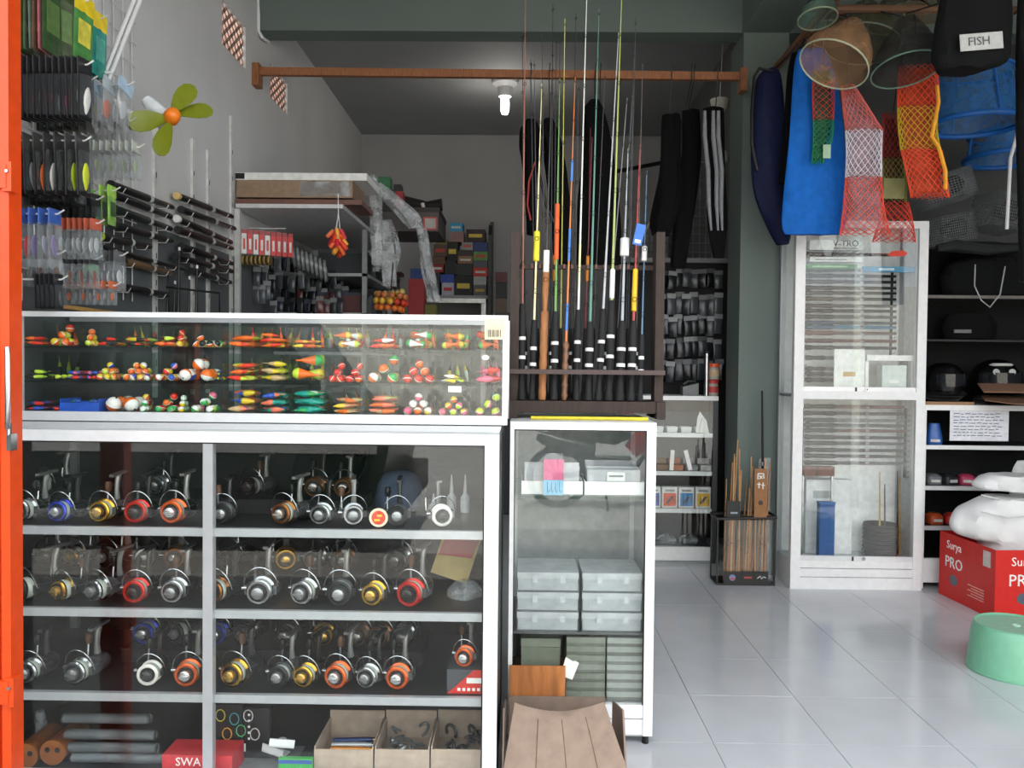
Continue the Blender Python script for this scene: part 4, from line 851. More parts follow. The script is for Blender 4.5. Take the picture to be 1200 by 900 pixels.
packs(2.5, 22, 96, 7, 163, 66, 'black', [('dark', '3a3c3e'), ('grey', '7a7e80'), ('orange and yellow', 'f0702a'), ('white', 'e8e6e0'), ('dark', '2f3133'), ('lime', 'b8d028'), ('lime yellow', 'd4e02a')], 'second row above the blue packets', w=.075)
packs(2.66, 34, 92, 8, 186, 56, 'black', [('dark green', '2a4a34'), ('dark', '2a2c2e'), ('grey', '5a5e60')], 'second row, hook farther in', w=.055)
packs(2.92, 100, 160, 9, 171, 38, 'clear', [('pale green', 'a8b890', 'b8beb4'), ('grey', 'a8acac', 'c0c4c4')], 'hook beside the small fan', w=.07)
packs(2.8, 98, 106, 2, 226, 34, 'pouch', [('green', '5aa050', '78b848', '9ac870')], 'hook below the clear packets', w=.06)
packs(2.84, 121, 131, 2, 222, 42, 'pouch', [('bright green', '88b858', 'a0d058', '3a5a34')], 'hook at the end of the black tubes', w=.07)
packs(2.5, 30, 64, 4, 249, 64, 'clear', [('red', 'd83040', '3a5fae'), ('purple', '7a6a9a', '3a5fae'), ('silver', 'a8a4b8', '3a5fae'), ('violet', '8a78a8', '3a5fae')], 'hook with blue headers', w=.075)
packs(2.72, 72, 112, 7, 260, 44, 'clear', [('silver', 'b8bcbe', 'c0604a'), ('grey', '9aa0a2', 'b85a48'), ('white', 'd8dcdc', 'c86a50')], 'hook with brick red headers', w=.06)
packs(2.85, 122, 140, 4, 298, 44, 'clear', [('grey', '8a9096', '4a4c4e'), ('pale', 'c8ccce', '606264')], 'low hook by the wooden stick', w=.07)
packs(2.55, 46, 68, 5, 326, 36, 'black', [('dark', '3a3c3e')], 'lowest hook by the orange gate', w=.04)
packs(2.8, 82, 132, 7, 333, 24, 'clear', [('orange', 'd8703a', 'd07048'), ('grey', '9a9a98', 'c06848')], 'lowest hook above the float case', w=.05)
packs(2.78, 62, 112, 8, 232, 48, 'black', [('dark', '2c2e30'), ('green', '3a6a48'), ('grey', '6a6e70')], 'third row behind the green pouch', w=.05)
packs(2.62, 30, 66, 5, 296, 40, 'clear', [('brown', '6a4a3a', '3a3634'), ('grey', '6a6c6e', '4a4846')], 'hook under the blue headers', w=.06)
packs(2.75, 76, 110, 6, 302, 36, 'clear', [('dark', '4a4a48', '3a3c3e'), ('rust', '8a4a34', '44464a')], 'hook under the brick red headers', w=.05)
packs(3.0, 104, 150, 6, 140, 40, 'clear', [('pale', 'c0c4c4', '9a9ea0'), ('grey', '8a8e90', '787c7e')], 'hook above the clear packets', w=.06)
gb = P(107, 315, y=2.86)
t = thing('green_bag', 'bright green mesh bag hanging on the packet wall', 'bag', gb)
O('bag_body', MB().lathe([(0, -.034), (.02, -.032), (.03, -.015), (.028, .006), (.012, .022), (.004, .03), (0, .03)], 12, T(s=(1, .6, 1))), M('4fae5a', .5, kind='cloth'), t)
O('tie', MB().tube([(0, 0, .03), (0, 0, .05)], .003, 5), WIRE, t)
a = P(28, 300, y=2.5)
t = thing('cap_card', 'beige card hanging low beside the orange gate', 'card', P(21, 340, y=2.42)); O('panel', MB().box(-.022, .012, 0, .004, -.03, .05), M('9c9488', .7), t, smooth=False); O('loop', MB().tube([(0, 0, .05), (.004, 0, .07), (-.004, 0, .07), (0, 0, .05)], .0015, 4), WIRE, t)
# shelf standards on the wall
for k, (px, py0, py1) in enumerate(((183, 128, 356), (227, 163, 356), (245, 176, 356), (272, 136, 362))):
    q = P(px, 250, x=WX+.012); z1 = P(px, py0, x=WX+.012).z
    t = thing('wall_standard', 'slotted white metal strip on the wall %s' % ['behind the small fan', 'crossing the capped tubes', 'crossing the right ends of capped tubes', 'at the end of the shelf'][k], 'wall strip', (WX+.001, q.y, 1.1))
    O('channel', MB().box(0, .012, -.014, .014, 0, z1-1.1), WIRE, t, smooth=False)
    for i in range(9): O('slot', cached('slot', lambda: MB().box(.012, .0125, -.004, .004, -.012, .012)), DKGREY, t, T(0, 0, .15+i*(z1-1.3)/9))
# black telescopic rod tubes lying on wall hooks
TB = [((132, 217), (202, 243), 'k', ''), ((135, 229), (200, 254), 'k', ''), ((135, 245), (200, 268), 'g', ''), ((135, 264), (201, 282), 'k', ''), ((118, 277), (176, 289), 'l', ''), ((118, 289), (215, 316), 'k', ''), ((145, 306), (200, 320), 'n', ''), ((140, 336), (197, 346), 'r', ''),
      ((209, 230), (272, 254), 'k', 'tan'), ((214, 246), (275, 268), 'k', ''), ((209, 257), (271, 284), 'k', 'white'), ((210, 270), (272, 291), 'd', ''), ((214, 289), (272, 309), 'k', ''), ((207, 301), (272, 318), 'k', ''), ((225, 318), (270, 331), 'k', '')]
TBN = ['topmost of the inner column', 'second of the inner column', 'dark green one', 'with an oval label', 'with a lime butt', 'longest of the column', 'with a bamboo brown shaft', 'with a red butt by the counter', 'with a tan cap', 'below the tan capped one', 'with a white cap', 'with dark red shaft', 'on the grey band', 'thicker one on the grey band', 'lowest by the shelf end']
TC = dict(k='151517', g='16241f', l='1c1d1e', n='6a5236', r='17171a', d='2a1818')
for k, ((xa, ya), (xb, yb), c_, cap) in enumerate(TB):
    a = P(xa, ya, x=WX+.04); b = P(xb, yb, x=WX+.04); d = b-a; r = .0155 if k != 5 else .011
    t = thing('rod_tube', 'black telescopic rod on wall hooks, '+TBN[k], 'rod', a)
    O('tube', MB().tube([d*0, d*.02, d*.55, d*.56, d*.98, d], [r*.8, r, r, r*.85, r*.82, r*.7], 12), M(TC[c_], .35), t)
    cc = dict(tan='d8b878', white='e4e4e0').get(cap, 'b8d038' if c_ == 'l' else ('6a2a22' if c_ == 'r' else '242427'))
    O('end_cap', MB().tube([d*-.03, d*0], r*1.12, 12), M(cc, .5), t)
    O('label_band', MB().tube([d*.56, d*.6], r*1.0, 12), M('b8bcb8', .4), t)
    for s in (.12, .85): O('wall_hook', MB().tube([d*s+Vector((-.038, 0, -.0)), d*s+Vector((-.03, 0, -r-.002)), d*s+Vector((r*.5, 0, -r-.003)), d*s+Vector((r+.004, 0, 0))], .002, 5), WIRE, t)
a = P(70, 359, x=WX+.12); b = P(186, 362, x=WX+.12)
o = O('wooden_stick', MB().bar((a.x, a.y, a.z), (b.x, b.y, a.z+.0), .02, .012), M('a98248', .6, kind='wood'), smooth=False); tag(o, 'flat pale wooden stick on wall brackets above float case', 'stick')
# low rods and dark clutter behind the case
for k, px in enumerate((196, 204, 209, 221, 230)):
    t = thing('short_rod', 'short black rod standing upright behind the float case', 'rod', P(px, 372, y=3.7), 'short black rods behind the case')
    hh = [.2, .15, .3, .17, .22][k]
    O('shaft', MB().tube([(0, 0, 0), (0, .01, hh)], [.008, .004], 8), BLACK, t); O('tip', MB().tube([(0, .01, hh), (0, .011, hh+.015)], .005, 8), LAB, t)
t = thing('rod_stand', 'low dark stand of short rods behind the float case', 'stand', P(213, 372, y=3.7)+Vector((0, 0, -.02)))
O('tray', MB().box(-.12, .12, -.05, .05, -.3, .018), BLACK, t, smooth=False)
O('rail', MB().tube([(-.11, 0, .0), (-.11, 0, .16), (.17, 0, .13), (.17, 0, 0)], .005, 6), BLACK, t)
# leaning aluminium rails
a = P(122, 96, y=2.95); b = P(160, 0, y=3.05); d = (b-a)
t = thing('leaning_rail', 'pair of bright aluminium rails leaning against the wall', 'rail', a)
for s in (-.008, .014):
    O('rail_profile', MB().tube([Vector((s, 0, 0)), Vector((s, 0, 0))+d*1.6], .0085, 10), ALU, t)
O('strap', MB().tube([Vector((-.02, -.01, 0))+d*.1, Vector((.026, -.01, 0))+d*.1], .006, 6), WHITE, t)
# small fan with lime blades
h = P(201, 137, y=3.1)
fan = thing('wall_fan', 'small fan with lime green blades and orange hub', 'fan', T(h.x, h.y, h.z, R(-8), 0, R(38)))
LIME = M('767f1c', .35, nz=.08)
O('hub', MB().lathe([(0, .045), (.014, .042), (.026, .03), (.03, .01), (.03, -.012), (0, -.012)], 18, AY), M('f0801e', .35), fan)
for k, a_ in enumerate((58, 20, 196, 248)):
    def bl():
        q = MB(); rs = []
        for s, w_, tw in ((.02, .018, .75), (.05, .05, .62), (.09, .074, .5), (.125, .076, .42), (.15, .056, .36), (.163, .02, .34)):
            rs.append([(s, (w_/1.0)*c_*math.sin(tw)+d_, (w_)*c_*math.cos(tw)+.006) for c_, d_ in ((-.5, -.0015), (0, -.004), (.5, -.0015), (.5, .0015), (0, .0), (-.5, .0015))])
        return q.rings(rs)
    O('blade', cached('fanblade', bl), LIME, fan, T(0, 0, 0, 0, R(-a_)))
O('motor', MB().lathe([(0, -.012), (.02, -.014), (.03, -.03), (.034, -.06), (.03, -.09), (.016, -.105), (0, -.108)], 18, T(0, 0, 0, R(90)) ), WHITE, fan)
a = P(172, 108, y=3.2)-h; inv = Matrix.Rotation(-R(28), 3, 'Z')
O('head', MB().tube([(-.005, .03, .01), (-.045, .07, .055), (-.065, .085, .085)], [.02, .03, .022], 12), M('dfe6e8', .3), fan)
O('arm', MB().tube([(-.04, .08, .03), (-.1, .1, .025), (-.16, .06, .02)], .012, 8), WHITE, fan)
O('clamp', MB().tube([(-.16, .06, .02), (-.18, .05, .06), (-.185, .05, .1)], [.012, .014, .016], 8), WHITE, fan)
# ------------------------------------------------------------------ shelf unit along the left wall, deeper in
SY = 4.55
su = thing('wall_shelf', 'white metal shelf unit along the wall behind the tubes', 'shelf', (0, 0, 0))
sx1 = P(402, 242, y=SY).x; zt = P(330, 239, y=SY).z
O('board', MB().box(WX+.015, sx1, SY, SY+1.7, zt-.022, zt), M('c9cacb', .45), su, smooth=False)
for z in (zt-.3, zt-.55, zt-.8): O('board', MB().box(WX+.015, sx1, SY+.7, SY+2.6, z-.02, z), M('9a9c9e', .5), su, smooth=False)
for y in (SY+.7, SY+1.7, SY+2.58): O('upright', MB().box(sx1-.03, sx1, y, y+.03, .3, zt-.023 if y < SY+1.75 else zt-.3), M('8a8c8e', .5), su, smooth=False)
for y in (SY+.02, SY+2.0): O('upright', MB().box(WX+.002, WX+.03, y, y+.03, .3, zt-.023), WIRE, su, smooth=False)
def rbox(name, lb, pa, pb, y, dp, col, cat='box', lid=None, group=None, z0=None):
    a = P(pa[0], pa[1], y=y); b = P(pb[0], pb[1], y=y); zb_ = b.z if z0 is None else z0
    t = thing(name, lb, cat, (a.x, y, zb_), group); wd = b.x-a.x; hh = a.z-zb_
    O('carton_body', MB().box(0, wd, 0, dp, 0, hh*(.8 if lid else 1)), M(col, .55), t, smooth=False)
    if lid: O('lid', MB().box(-.001, wd+.001, -.001, dp+.001, hh*.8, hh), M(lid, .5), t, smooth=False)
    return t, wd, hh
zz = zt+.001
rbox('long_board', 'flat reddish board under the long carton on shelf top', (276, 233), (424, 238), SY+.01, .35, '6e4a3e', 'board', z0=zz)
t, wd, hh = rbox('long_carton', 'long taped brown carton on top of the wall shelf', (277, 211), (413, 232), SY+.02, .32, '8f765f'); zc = P(277, 211, y=SY+.02).z
O('tape', MB().box(wd*.55, wd*.98, -.001, 0, hh*.1, hh*.95), FILM, t, smooth=False)
t, wd, hh = rbox('styrofoam_lid', 'thin white board lying on the long brown carton', (276, 202), (430, 210), SY+.015, .4, 'e0e0dc', 'board', z0=zc+.001)
O('print', MB().box(.0, .05, -.001, 0, .005, hh-.003), BLACK, t, smooth=False)
t = thing('storage_crate', 'wide dark crate overhanging the end of the wall shelf', 'crate', (sx1-.12, 5.46, zt+.001)); cw = P(514, 260, y=5.46).x-sx1+.12; ch = P(470, 243, y=5.46).z-zt
O('crate_body', MB().box(0, cw, 0, .5, 0, ch*.8), M('4a4644', .7), t, smooth=False); O('lid', MB().box(-.004, cw+.004, -.004, .504, ch*.8, ch), M('241a1a', .6), t, smooth=False); O('red_frame', MB().box(cw-.1, cw-.01, -.003, -.001, .01, ch*.6), M('a83a34', .5), t, smooth=False); O('frame_field', MB().box(cw-.09, cw-.02, -.004, -.003, .02, ch*.6-.01), M('9a938c', .5), t, smooth=False)
zcr = zt+.001+ch
for k, (pa, pb, y, c_, nm) in enumerate((((443, 207), (457, 222), 5.6, '2f6a44', 'green'), ((445, 222), (461, 240), 5.5, '1a1a1c', 'black'), ((460, 224), (472, 238), 5.7, 'a02a34', 'red'), ((461, 216), (470, 224), 5.7, '202022', 'dark'))):
    rbox('small_carton', 'small %s carton on the far end of shelf top' % nm, pa, pb, y, .1, c_, z0=(zcr+.001 if k != 3 else None))
t = thing('bag_roll', 'long black rolled bag lying across the shelf end', 'bag', (0, 0, 0)); O('roll', MB().tube([P(446, 229, y=5.92), P(470, 236, y=5.92), P(494, 241, y=5.92), P(500, 241, y=5.92), P(518, 240, y=5.92)], [.03, .045, .04, .03, .045], 12), M('151415', .7), t); O('clip', MB().tube([P(495, 238, y=5.8), P(497, 246, y=5.8)], .012, 6), M('aaa', .5) if False else LAB, t)
a = P(494, 262, y=6.3)
# crumpled clear plastic sheets
FS = [[(205, 428, 440), (230, 432, 448), (260, 433, 450), (290, 435, 448), (318, 436, 444)], [(214, 436, 446), (232, 446, 470), (250, 462, 490), (268, 478, 496)], [(258, 444, 460), (290, 447, 470), (320, 449, 466), (336, 451, 464)], [(268, 488, 500), (310, 492, 508), (335, 497, 513), (354, 500, 518)]]
for k, rows in enumerate(FS):
    o = O('plastic_sheet', loft(rows, 5.0+.143*k, .05, wr=.012, seed=k*3.1, n=14), FILM); tag(o, 'crumpled clear plastic sheet %s' % ['hanging over the end of the long carton', 'draped along the shelf edge', 'hanging broad over the dark shelf', 'hanging by the stacked boxes'][k], 'plastic sheet')
# red and white packets on the shelf end, spools, dark packets
for k in range(9):
    px = 286+k*5.6; c_ = ['e0dedb', 'd02420'][k % 2] if k < 6 else 'd02420'; p = P(px, 271, y=SY+.12-.0)
    t = thing('red_white_packet', '%s packet hanging under the wall shelf' % ('white' if c_ == 'e0dedb' else 'red'), 'packet', T(p.x, SY+.12+.02*k, p.z, 0, 0, R(30)), 'red and white packets under the shelf')
    O('card', cached('rwp', lambda: MB().box(-.014, .014, -.004, .004, -.125, -.012)), M(c_, .4), t, smooth=False); O('header', cached('rwh', lambda: MB().box(-.014, .014, -.004, .004, -.012, .012)), M('a01c18', .4), t, smooth=False)
    O('print', cached('rwq', lambda: MB().box(-.006, .006, -.005, -.004, -.1, -.04)), M('d02420' if c_ == 'e0dedb' else 'e0dedb', .4), t, smooth=False)
hk_ = O('display_hook', MB().tube([(WX+.02, SY+.2, P(300, 270, y=SY+.2).z+.012), (P(335, 270, y=SY+.2).x, SY+.2, P(300, 270, y=SY+.2).z+.012)], .003, 6), WIRE); tag(hk_, 'white wire hook carrying the red and white packets', 'hook')
for k in range(8):
    p = P(281+k*5, 305, y=SY+.15); t = thing('line_spool', 'small gold line spool on a hook under red packets', 'spool', T(p.x, p.y, p.z, 0, R(90)), 'gold line spools')
    O('spool_rim', cached('gsr', lambda: MB().lathe([(0, -.008), (.03, -.008), (.03, -.006), (.02, -.004), (.02, .004), (.03, .006), (.03, .008), (0, .008)], 16)), M('6a5a3c', .4), t); O('wound_line', cached('gsl', lambda: MB().lathe([(.0202, -.004), (.026, -.004), (.026, .004), (.0202, .004)], 16)), M('b89a58', .4), t)
for k in range(8):
    p = P(345+k*5.2, 300+k*2.5, y=5.1); t = thing('big_line_spool', 'large grey nylon line spool on a shelf hook', 'spool', T(p.x, p.y, p.z, 0, R(84), R(12)), 'grey nylon line spools')
    O('spool_rim', cached('bsr', lambda: MB().lathe([(0, -.012), (.075, -.012), (.075, -.009), (.05, -.008), (.05, .008), (.075, .009), (.075, .012), (0, .012)], 22)), M('4a4c4c', .3), t); O('wound_line', cached('bsl', lambda: MB().lathe([(.051, -.008), (.068, -.008), (.068, .008), (.051, .008)], 22)), M('8f9494', .3), t)
DKC = ['24282c', '3a3e42', '1a1b1d', '4a4e52', '5a3030', '2c3444', '5c6064']; DKN = ['charcoal', 'slate', 'black', 'grey', 'maroon', 'navy', 'pale grey']
def hangpack(px, py, y, w, h, ci, where, grp):
    p = P(px, py, y=y)
    t = thing('hanging_packet', '%s hanging packet %s' % (DKN[ci], where), 'packet', T(p.x, p.y, p.z, 0, R(rd.uniform(-4, 4)), R(rd.uniform(-25, 25))), grp+' '+DKN[ci])
    O('bag', cached(('hp', w, h), lambda: MB().rings([[(w/2*math.copysign(abs(math.cos(a))**.4, math.cos(a)), tk*math.sin(a), z) for a in [k*math.pi/6 for k in range(12)]] for tk, z in ((.002, -h), (.01, -h*.8), (.012, -h*.45), (.003, -h*.16))])), M(DKC[ci], .25), t)
    O('header', cached(('hh', w), lambda: MB().box(-w/2, w/2, -.002, .002, -.02, .012)), M(['8a8c8e', '303234', '50545a'][ci % 3], .4), t)
rd = random.Random(21)
for r_, (py, x0, x1, n) in enumerate(((318, 278, 312, 7), (333, 276, 312, 7), (302, 318, 342, 4), (322, 320, 400, 11), (338, 318, 405, 12), (352, 320, 400, 11))):
    for k in range(n):
        hangpack(x0+(x1-x0)*k/max(1, n-1)+rd.uniform(-2, 2), py+rd.uniform(-3, 3), 4.75+.35*rd.random() if r_ < 2 else 5.0+.6*rd.random(), .045, .1, (6 if r_ == 1 else (5 if r_ == 0 and k % 2 else rd.randrange(7))), 'below the %s' % ['gold spools', 'gold spools, lower row', 'red packets', 'nylon spools, upper row', 'nylon spools, middle row', 'nylon spools, lowest row'][r_], 'packets row %d' % r_)
for r_ in range(4):   # stored boxes on the boards
    z = [zt-.8, zt-.55, zt-.3, zt-1.05][r_]+.001
    if r_ == 3: continue
    for k in range(9):
        y = SY+.78+k*.2; dp = .17; h_ = rd.uniform(.09, .2); ci = rd.randrange(7)
        t = thing('stored_box', '%s box on the %s board of the wall shelf' % (DKN[ci], ['lowest', 'middle', 'upper'][r_]), 'box', (sx1-.33, y, z), 'boxes on board %d %s' % (r_, DKN[ci]))
        O('carton_body', MB().box(0, .3+rd.uniform(-.04, .02), 0, dp, 0, h_*.85), M(DKC[ci], .6), t, smooth=False); O('lid', MB().box(0, .3, -.001, dp+.001, h_*.85, h_), M(DKC[(ci+1) % 7], .6), t, smooth=False)
# bunch of orange floats on a string, net of balls
p = P(396, 262, y=4.5)
t = thing('float_bunch', 'bunch of orange and red foam floats hanging from a string', 'float bunch', p)
O('string', MB().tube([(0, 0, .16), (.002, 0, .05), (-.01, 0, -.03), (.012, 0, -.03), (.002, 0, .05)], .0025, 5), LAB, t)
for k in range(22):
    a_ = k*2.4; rr_ = .012+.036*((k % 5)/5); z_ = -.05-.03*(k//6)-rd.uniform(0, .015)
    O('foam_float', cached('ff', lambda: MB().lathe([(0, -.03), (.011, -.028), (.013, 0), (.011, .028), (0, .03)], 10)), M(['e8622a', 'e8442a', 'e8a03a', 'd83048', 'f07848', 'e04830'][k % 6], .5), t, T(rr_*math.cos(a_), rr_*math.sin(a_), z_, R(rd.uniform(-35, 35)), R(40*math.cos(a_)*-1), 0))
p = P(458, 352, y=5.2)
t = thing('ball_net', 'round net of small orange and yellow balls', 'net', p)
for k in range(34):
    a_ = k*2.399; z_ = -.06+.12*((k*7) % 34)/34; rr_ = .095*math.sqrt(max(.1, 1-(z_/.09)**2))
    O('ball', cached('nb', lambda: MB().lathe([(0, -1), (.6, -.8), (.95, -.3), (.95, .3), (.6, .8), (0, 1)], 10)), M(['d8702a', 'c83a28', 'd8a83a', 'b86a3a', 'c8b060'][k % 5], .5), t, T(rr_*math.cos(a_), rr_*math.sin(a_)*.8, z_, 0, 0, 0, .021))
O('net_tie', MB().tube([(0, 0, .06), (0, .1, .3), (0, 5.5-p.y, zt+.03-p.z)], .004, 5), M('556', .5) if False else DKGREY, t)
# ------------------------------------------------------------------ back shelf with product boxes
BYY = 7.5
bs = thing('back_shelf', 'white shelf against the back wall stacked with boxes', 'shelf', (0, 0, 0))
zb1 = P(540, 346, y=BYY).z; a = P(470, 350, y=BYY); b = P(572, 350, y=BYY)
O('board', MB().box(a.x, b.x, BYY, BYY+.5, zb1-.03, zb1), M('8f9092', .5), bs, smooth=False); O('front_edge', MB().box(a.x, b.x-.02, BYY-.02, BYY, zb1-.07, zb1-.03), WIRE, bs, smooth=False)
u0 = P(569, 262, y=BYY)
O('upright', MB().prism([(0, 0), (.5, 0), (.5, u0.z+.1), (.1, u0.z), (0, u0.z-.1)], .03, Matrix(((0, 0, 1, P(572, 300, y=BYY).x), (1, 0, 0, BYY), (0, 1, 0, 0), (0, 0, 0, 1)))), DKGREY, bs, smooth=False)
O('lower_board', MB().box(a.x, b.x, BYY, BYY+.5, zb1-.42, zb1-.4), M('6b6d6f', .5), bs, smooth=False)
O('leg', MB().box(a.x, a.x+.04, BYY, BYY+.04, 0, zb1-.07), WIRE, bs, smooth=False); O('leg', MB().box(b.x-.06, b.x-.02, BYY, BYY+.04, 0, zb1-.07), WIRE, bs, smooth=False)
BX = [(553, 337, 625, 385, '2a90b8', 'cyan'), (553, 385, 632, 443, '8a6a66', 'dusty pink'), (645, 372, 750, 443, '2a1614', 'black and red'), (475, 430, 540, 455, '707030', 'olive'), (465, 455, 538, 523, '5a463a', 'brown'), (460, 524, 527, 566, '6a4a38', 'chestnut'), (452, 566, 520, 612, '8a2224', 'crimson'), (455, 613, 498, 738, '26282c', 'charcoal'),
      (540, 444, 598, 545, '141415', 'black'), (527, 546, 592, 622, '1d1e20', 'near black'), (620, 444, 682, 488, '8a8a86', 'pale grey'), (597, 489, 682, 520, '3a2c26', 'dark brown'), (600, 521, 682, 562, '8a6448', 'tan'), (592, 563, 680, 630, '242a2a', 'slate'), (580, 631, 680, 737, '101012', 'large black'),
      (685, 444, 765, 497, '25366e', 'navy'), (685, 497, 765, 545, '5a8a3c', 'green'), (685, 546, 762, 585, '50545e', 'grey'), (684, 585, 765, 633, 'c03022', 'bright red'), (686, 634, 757, 681, 'b0b0ae', 'white'), (686, 682, 757, 737, '5e6062', 'mid grey'), (503, 623, 577, 668, '2c4aa0', 'blue'), (510, 669, 576, 737, 'a8aabc', 'lavender white')]
CV = lambda X, Y: (410+X/4.737, 190+Y/4.737)
for k, (x0, y0, x1, y1, c_, nm) in enumerate(BX):
    yy = BYY+.02 if k != 10 else BYY+.02
    t, wd, hh = rbox('product_box', '%s product box stacked on the back shelf' % nm, CV(x0, y0), CV(x1, y1), yy, .22+.02*(k % 3), c_, z0=(zb1+.001 if y1 >= 737 else None))
    if k % 2 == 0: O('print', MB().box(wd*.15, wd*.85, -.001, 0, hh*.35, hh*.62), M(['c8c8c4', 'c03a30', 'c8b040'][k % 3], .5), t, smooth=False)
for k, (x0, y0, x1, y1, c_, nm) in enumerate(((335, 590, 415, 648, '2c4480', 'blue'), (325, 648, 410, 860, 'a0282c', 'red'), (808, 610, 872, 668, '5a2024', 'maroon'), (810, 670, 870, 752, '16171a', 'black'), (810, 755, 868, 835, '5a4234', 'brown'), (415, 790, 480, 860, '6a6424', 'olive yellow'))):
    yy = 6.4 if k in (0, 1, 5) else 6.9
    rbox('loose_box', '%s box standing %s' % (nm, 'at the end of the wall shelf' if k in (0, 1, 5) else 'between the back shelf and rod rack'), CV(x0, y0), CV(x1, y1), yy, .2, c_)
t = thing('storage_stack', 'dark cabinet below the boxes at the back', 'cabinet', (P(580, 360, y=6.9).x, 6.9, 0)); zz = P(590, 366, y=6.9).z
O('carcass', MB().box(0, .25, 0, .3, 0, zz), DKGREY, t, smooth=False); O('door', MB().box(.01, .24, -.012, 0, .02, zz-.02), M('33363a', .5), t, smooth=False)
t = thing('low_cabinet', 'grey low cabinet under the ends of the wall shelf', 'cabinet', (P(478, 370, y=6.4).x, 6.4, 0)); O('carcass', MB().box(0, .16, 0, .3, 0, P(478, 372, y=6.4).z-.03), M('5c5e60', .5), t, smooth=False); O('top', MB().box(-.01, .17, -.01, .31, P(478, 372, y=6.4).z-.03, P(478, 372, y=6.4).z), M('77797b', .5), t, smooth=False)
# ------------------------------------------------------------------ black bags and clothes hanging from the bar
HY = 4.96
BK = M('060607', .9, kind='cloth')
def hang(name, lb, cat, rows, y, th, mat, wires, seed=1, wr=.008):
    t = thing(name, lb, cat, (0, 0, 0)); O('cloth_body', loft(rows, y, th, wr=wr, seed=seed, n=22, sub=5), mat, t)
    zbar = b0.z-.02
    for px, py in wires:
        p = P(px, py, y=y); O('hanger_wire', MB().tube([p+Vector((0, 0, -.03)), p+Vector((.004, -.005, .04)), Vector((p.x-.004, 4.872, zbar-.03)), Vector((p.x, 4.872, zbar+.07))], .003, 5), DKGREY, t)
    return t
t = hang('black_backpack', 'small black backpack with red trim hanging behind rods', 'backpack', [(141, 617, 628), (150, 610, 632), (170, 608, 633), (190, 611, 631), (225, 615, 628), (275, 617, 632)], HY, .09, BK, [(622, 142)])
O('trim', MB().tube([P(627, 190, y=HY-.06), P(620, 212, y=HY-.06), P(618, 240, y=HY-.06), P(622, 258, y=HY-.06)], .006, 6), M('a8282a', .5), t)
t = hang('black_shoulder_bag', 'black shoulder bag hanging between backpack and tall sleeve', 'bag', [(140, 638, 648), (155, 634, 655), (180, 636, 661), (210, 640, 665), (260, 645, 669), (310, 648, 669)], HY+.03, .1, BK, [(643, 141)], 2)
O('strap', MB().tube([P(636, 160, y=HY-.05), P(631, 200, y=HY-.05), P(640, 240, y=HY-.06), P(650, 262, y=HY-.06)], .008, 6), BLACK, t)
t = hang('rod_sleeve', 'tall tapering black rod sleeve hanging behind the rods', 'rod bag', [(118, 690, 702), (130, 684, 708), (160, 682, 716), (200, 680, 722), (260, 676, 728), (312, 675, 728)], HY, .1, BK, [(696, 120), (702, 122)], 3)
O('zip', MB().tube([P(692, 150, y=HY-.07), P(691, 200, y=HY-.075), P(690, 290, y=HY-.075)], .004, 5), M('5a2024', .4), t)
hang('black_trousers', 'plain black waders hanging nearest the rod rack', 'waders', [(135, 776, 797), (150, 775, 798), (190, 774, 798), (225, 768, 800), (258, 761, 792), (276, 764, 784)], HY, .08, BK, [(784, 137)], 4)
hang('black_waders', 'long black waders hanging beside the striped sleeve', 'waders', [(130, 799, 820), (180, 799, 822), (220, 795, 818), (262, 789, 812), (314, 785, 803)], HY+.1, .08, BK, [(803, 132), (806, 132)], 5)
t = hang('striped_sleeve', 'black and grey striped sleeve hanging next to the column', 'sleeve', [(127, 824, 848), (160, 823, 849), (200, 827, 850), (240, 828, 852), (270, 830, 852), (302, 836, 848)], HY-.02, .07, M('0a0a0b', .9, kind='cloth'), [(838, 128)], 6)
GRS = M('8d8f94', .8, kind='cloth')
for dx in (2, 12, 18):
    O('stripe', MB().tube([P(824+dx, 130, y=HY-.068), P(823+dx+1, 160, y=HY-.07), P(828+dx, 200, y=HY-.07), P(829+dx*.9, 240, y=HY-.07), P(832+dx*.8, 270, y=HY-.068)], [.01, .013, .013, .012, .006], 6), GRS, t)
p = P(843, 123, y=5.6)
t = thing('bowl_lamp', 'white bowl shaped lamp shade hanging by the column', 'lamp', p)
O('lamp_shade', MB().lathe([(0, -.045), (.03, -.045), (.05, -.02), (.062, .03), (.062, .035), (.056, .035), (.045, -.012), (0, -.03)], 20), M('d8d6c8', .5), t); O('cord', MB().tube([(0, 0, 0), (.01, 0, .25), (.02, 0, .5)], .004, 5), WIRE, t)
p = P(846, 184, y=5.7); t = thing('wall_lamp', 'small white lamp on the dark side wall', 'lamp', p); O('lamp_shade', MB().lathe([(0, -.04), (.05, -.035), (.055, .03), (.03, .04), (0, .04)], 16), M('cfcdbf', .5), t); O('stem', MB().tube([(0, 0, .04), (-.06, 0, .2)], .004, 5), WIRE, t)
o = O('reflection_bar', MB().tube([P(722, 201, y=7.3), P(800, 186, y=7.3)], .018, 8), BLACK); tag(o, 'black bar standing for a reflection in front of the back wall', 'pipe')  # dark bar modelled in place of a reflection
pm = thing('mesh_screen', 'grey wire mesh screen standing behind the hanging waders', 'screen', (0, 0, 0))
zg0, zg1 = P(800, 306, y=6.0).z, P(800, 190, y=6.0).z; xg0, xg1 = P(746, 300, y=6.0).x, 1.40
def scr(u, z): return Vector((xg0+u*(xg1-xg0), 6.0, z))
for i in range(14):
    u = i/13; zt_ = zg0+(zg1-zg0)*min(1, .12+u*1.6); O('mesh_wire', MB().tube([scr(u, zg0), scr(u, zt_)], .004, 4), M('7d8082', .4, .3), pm)
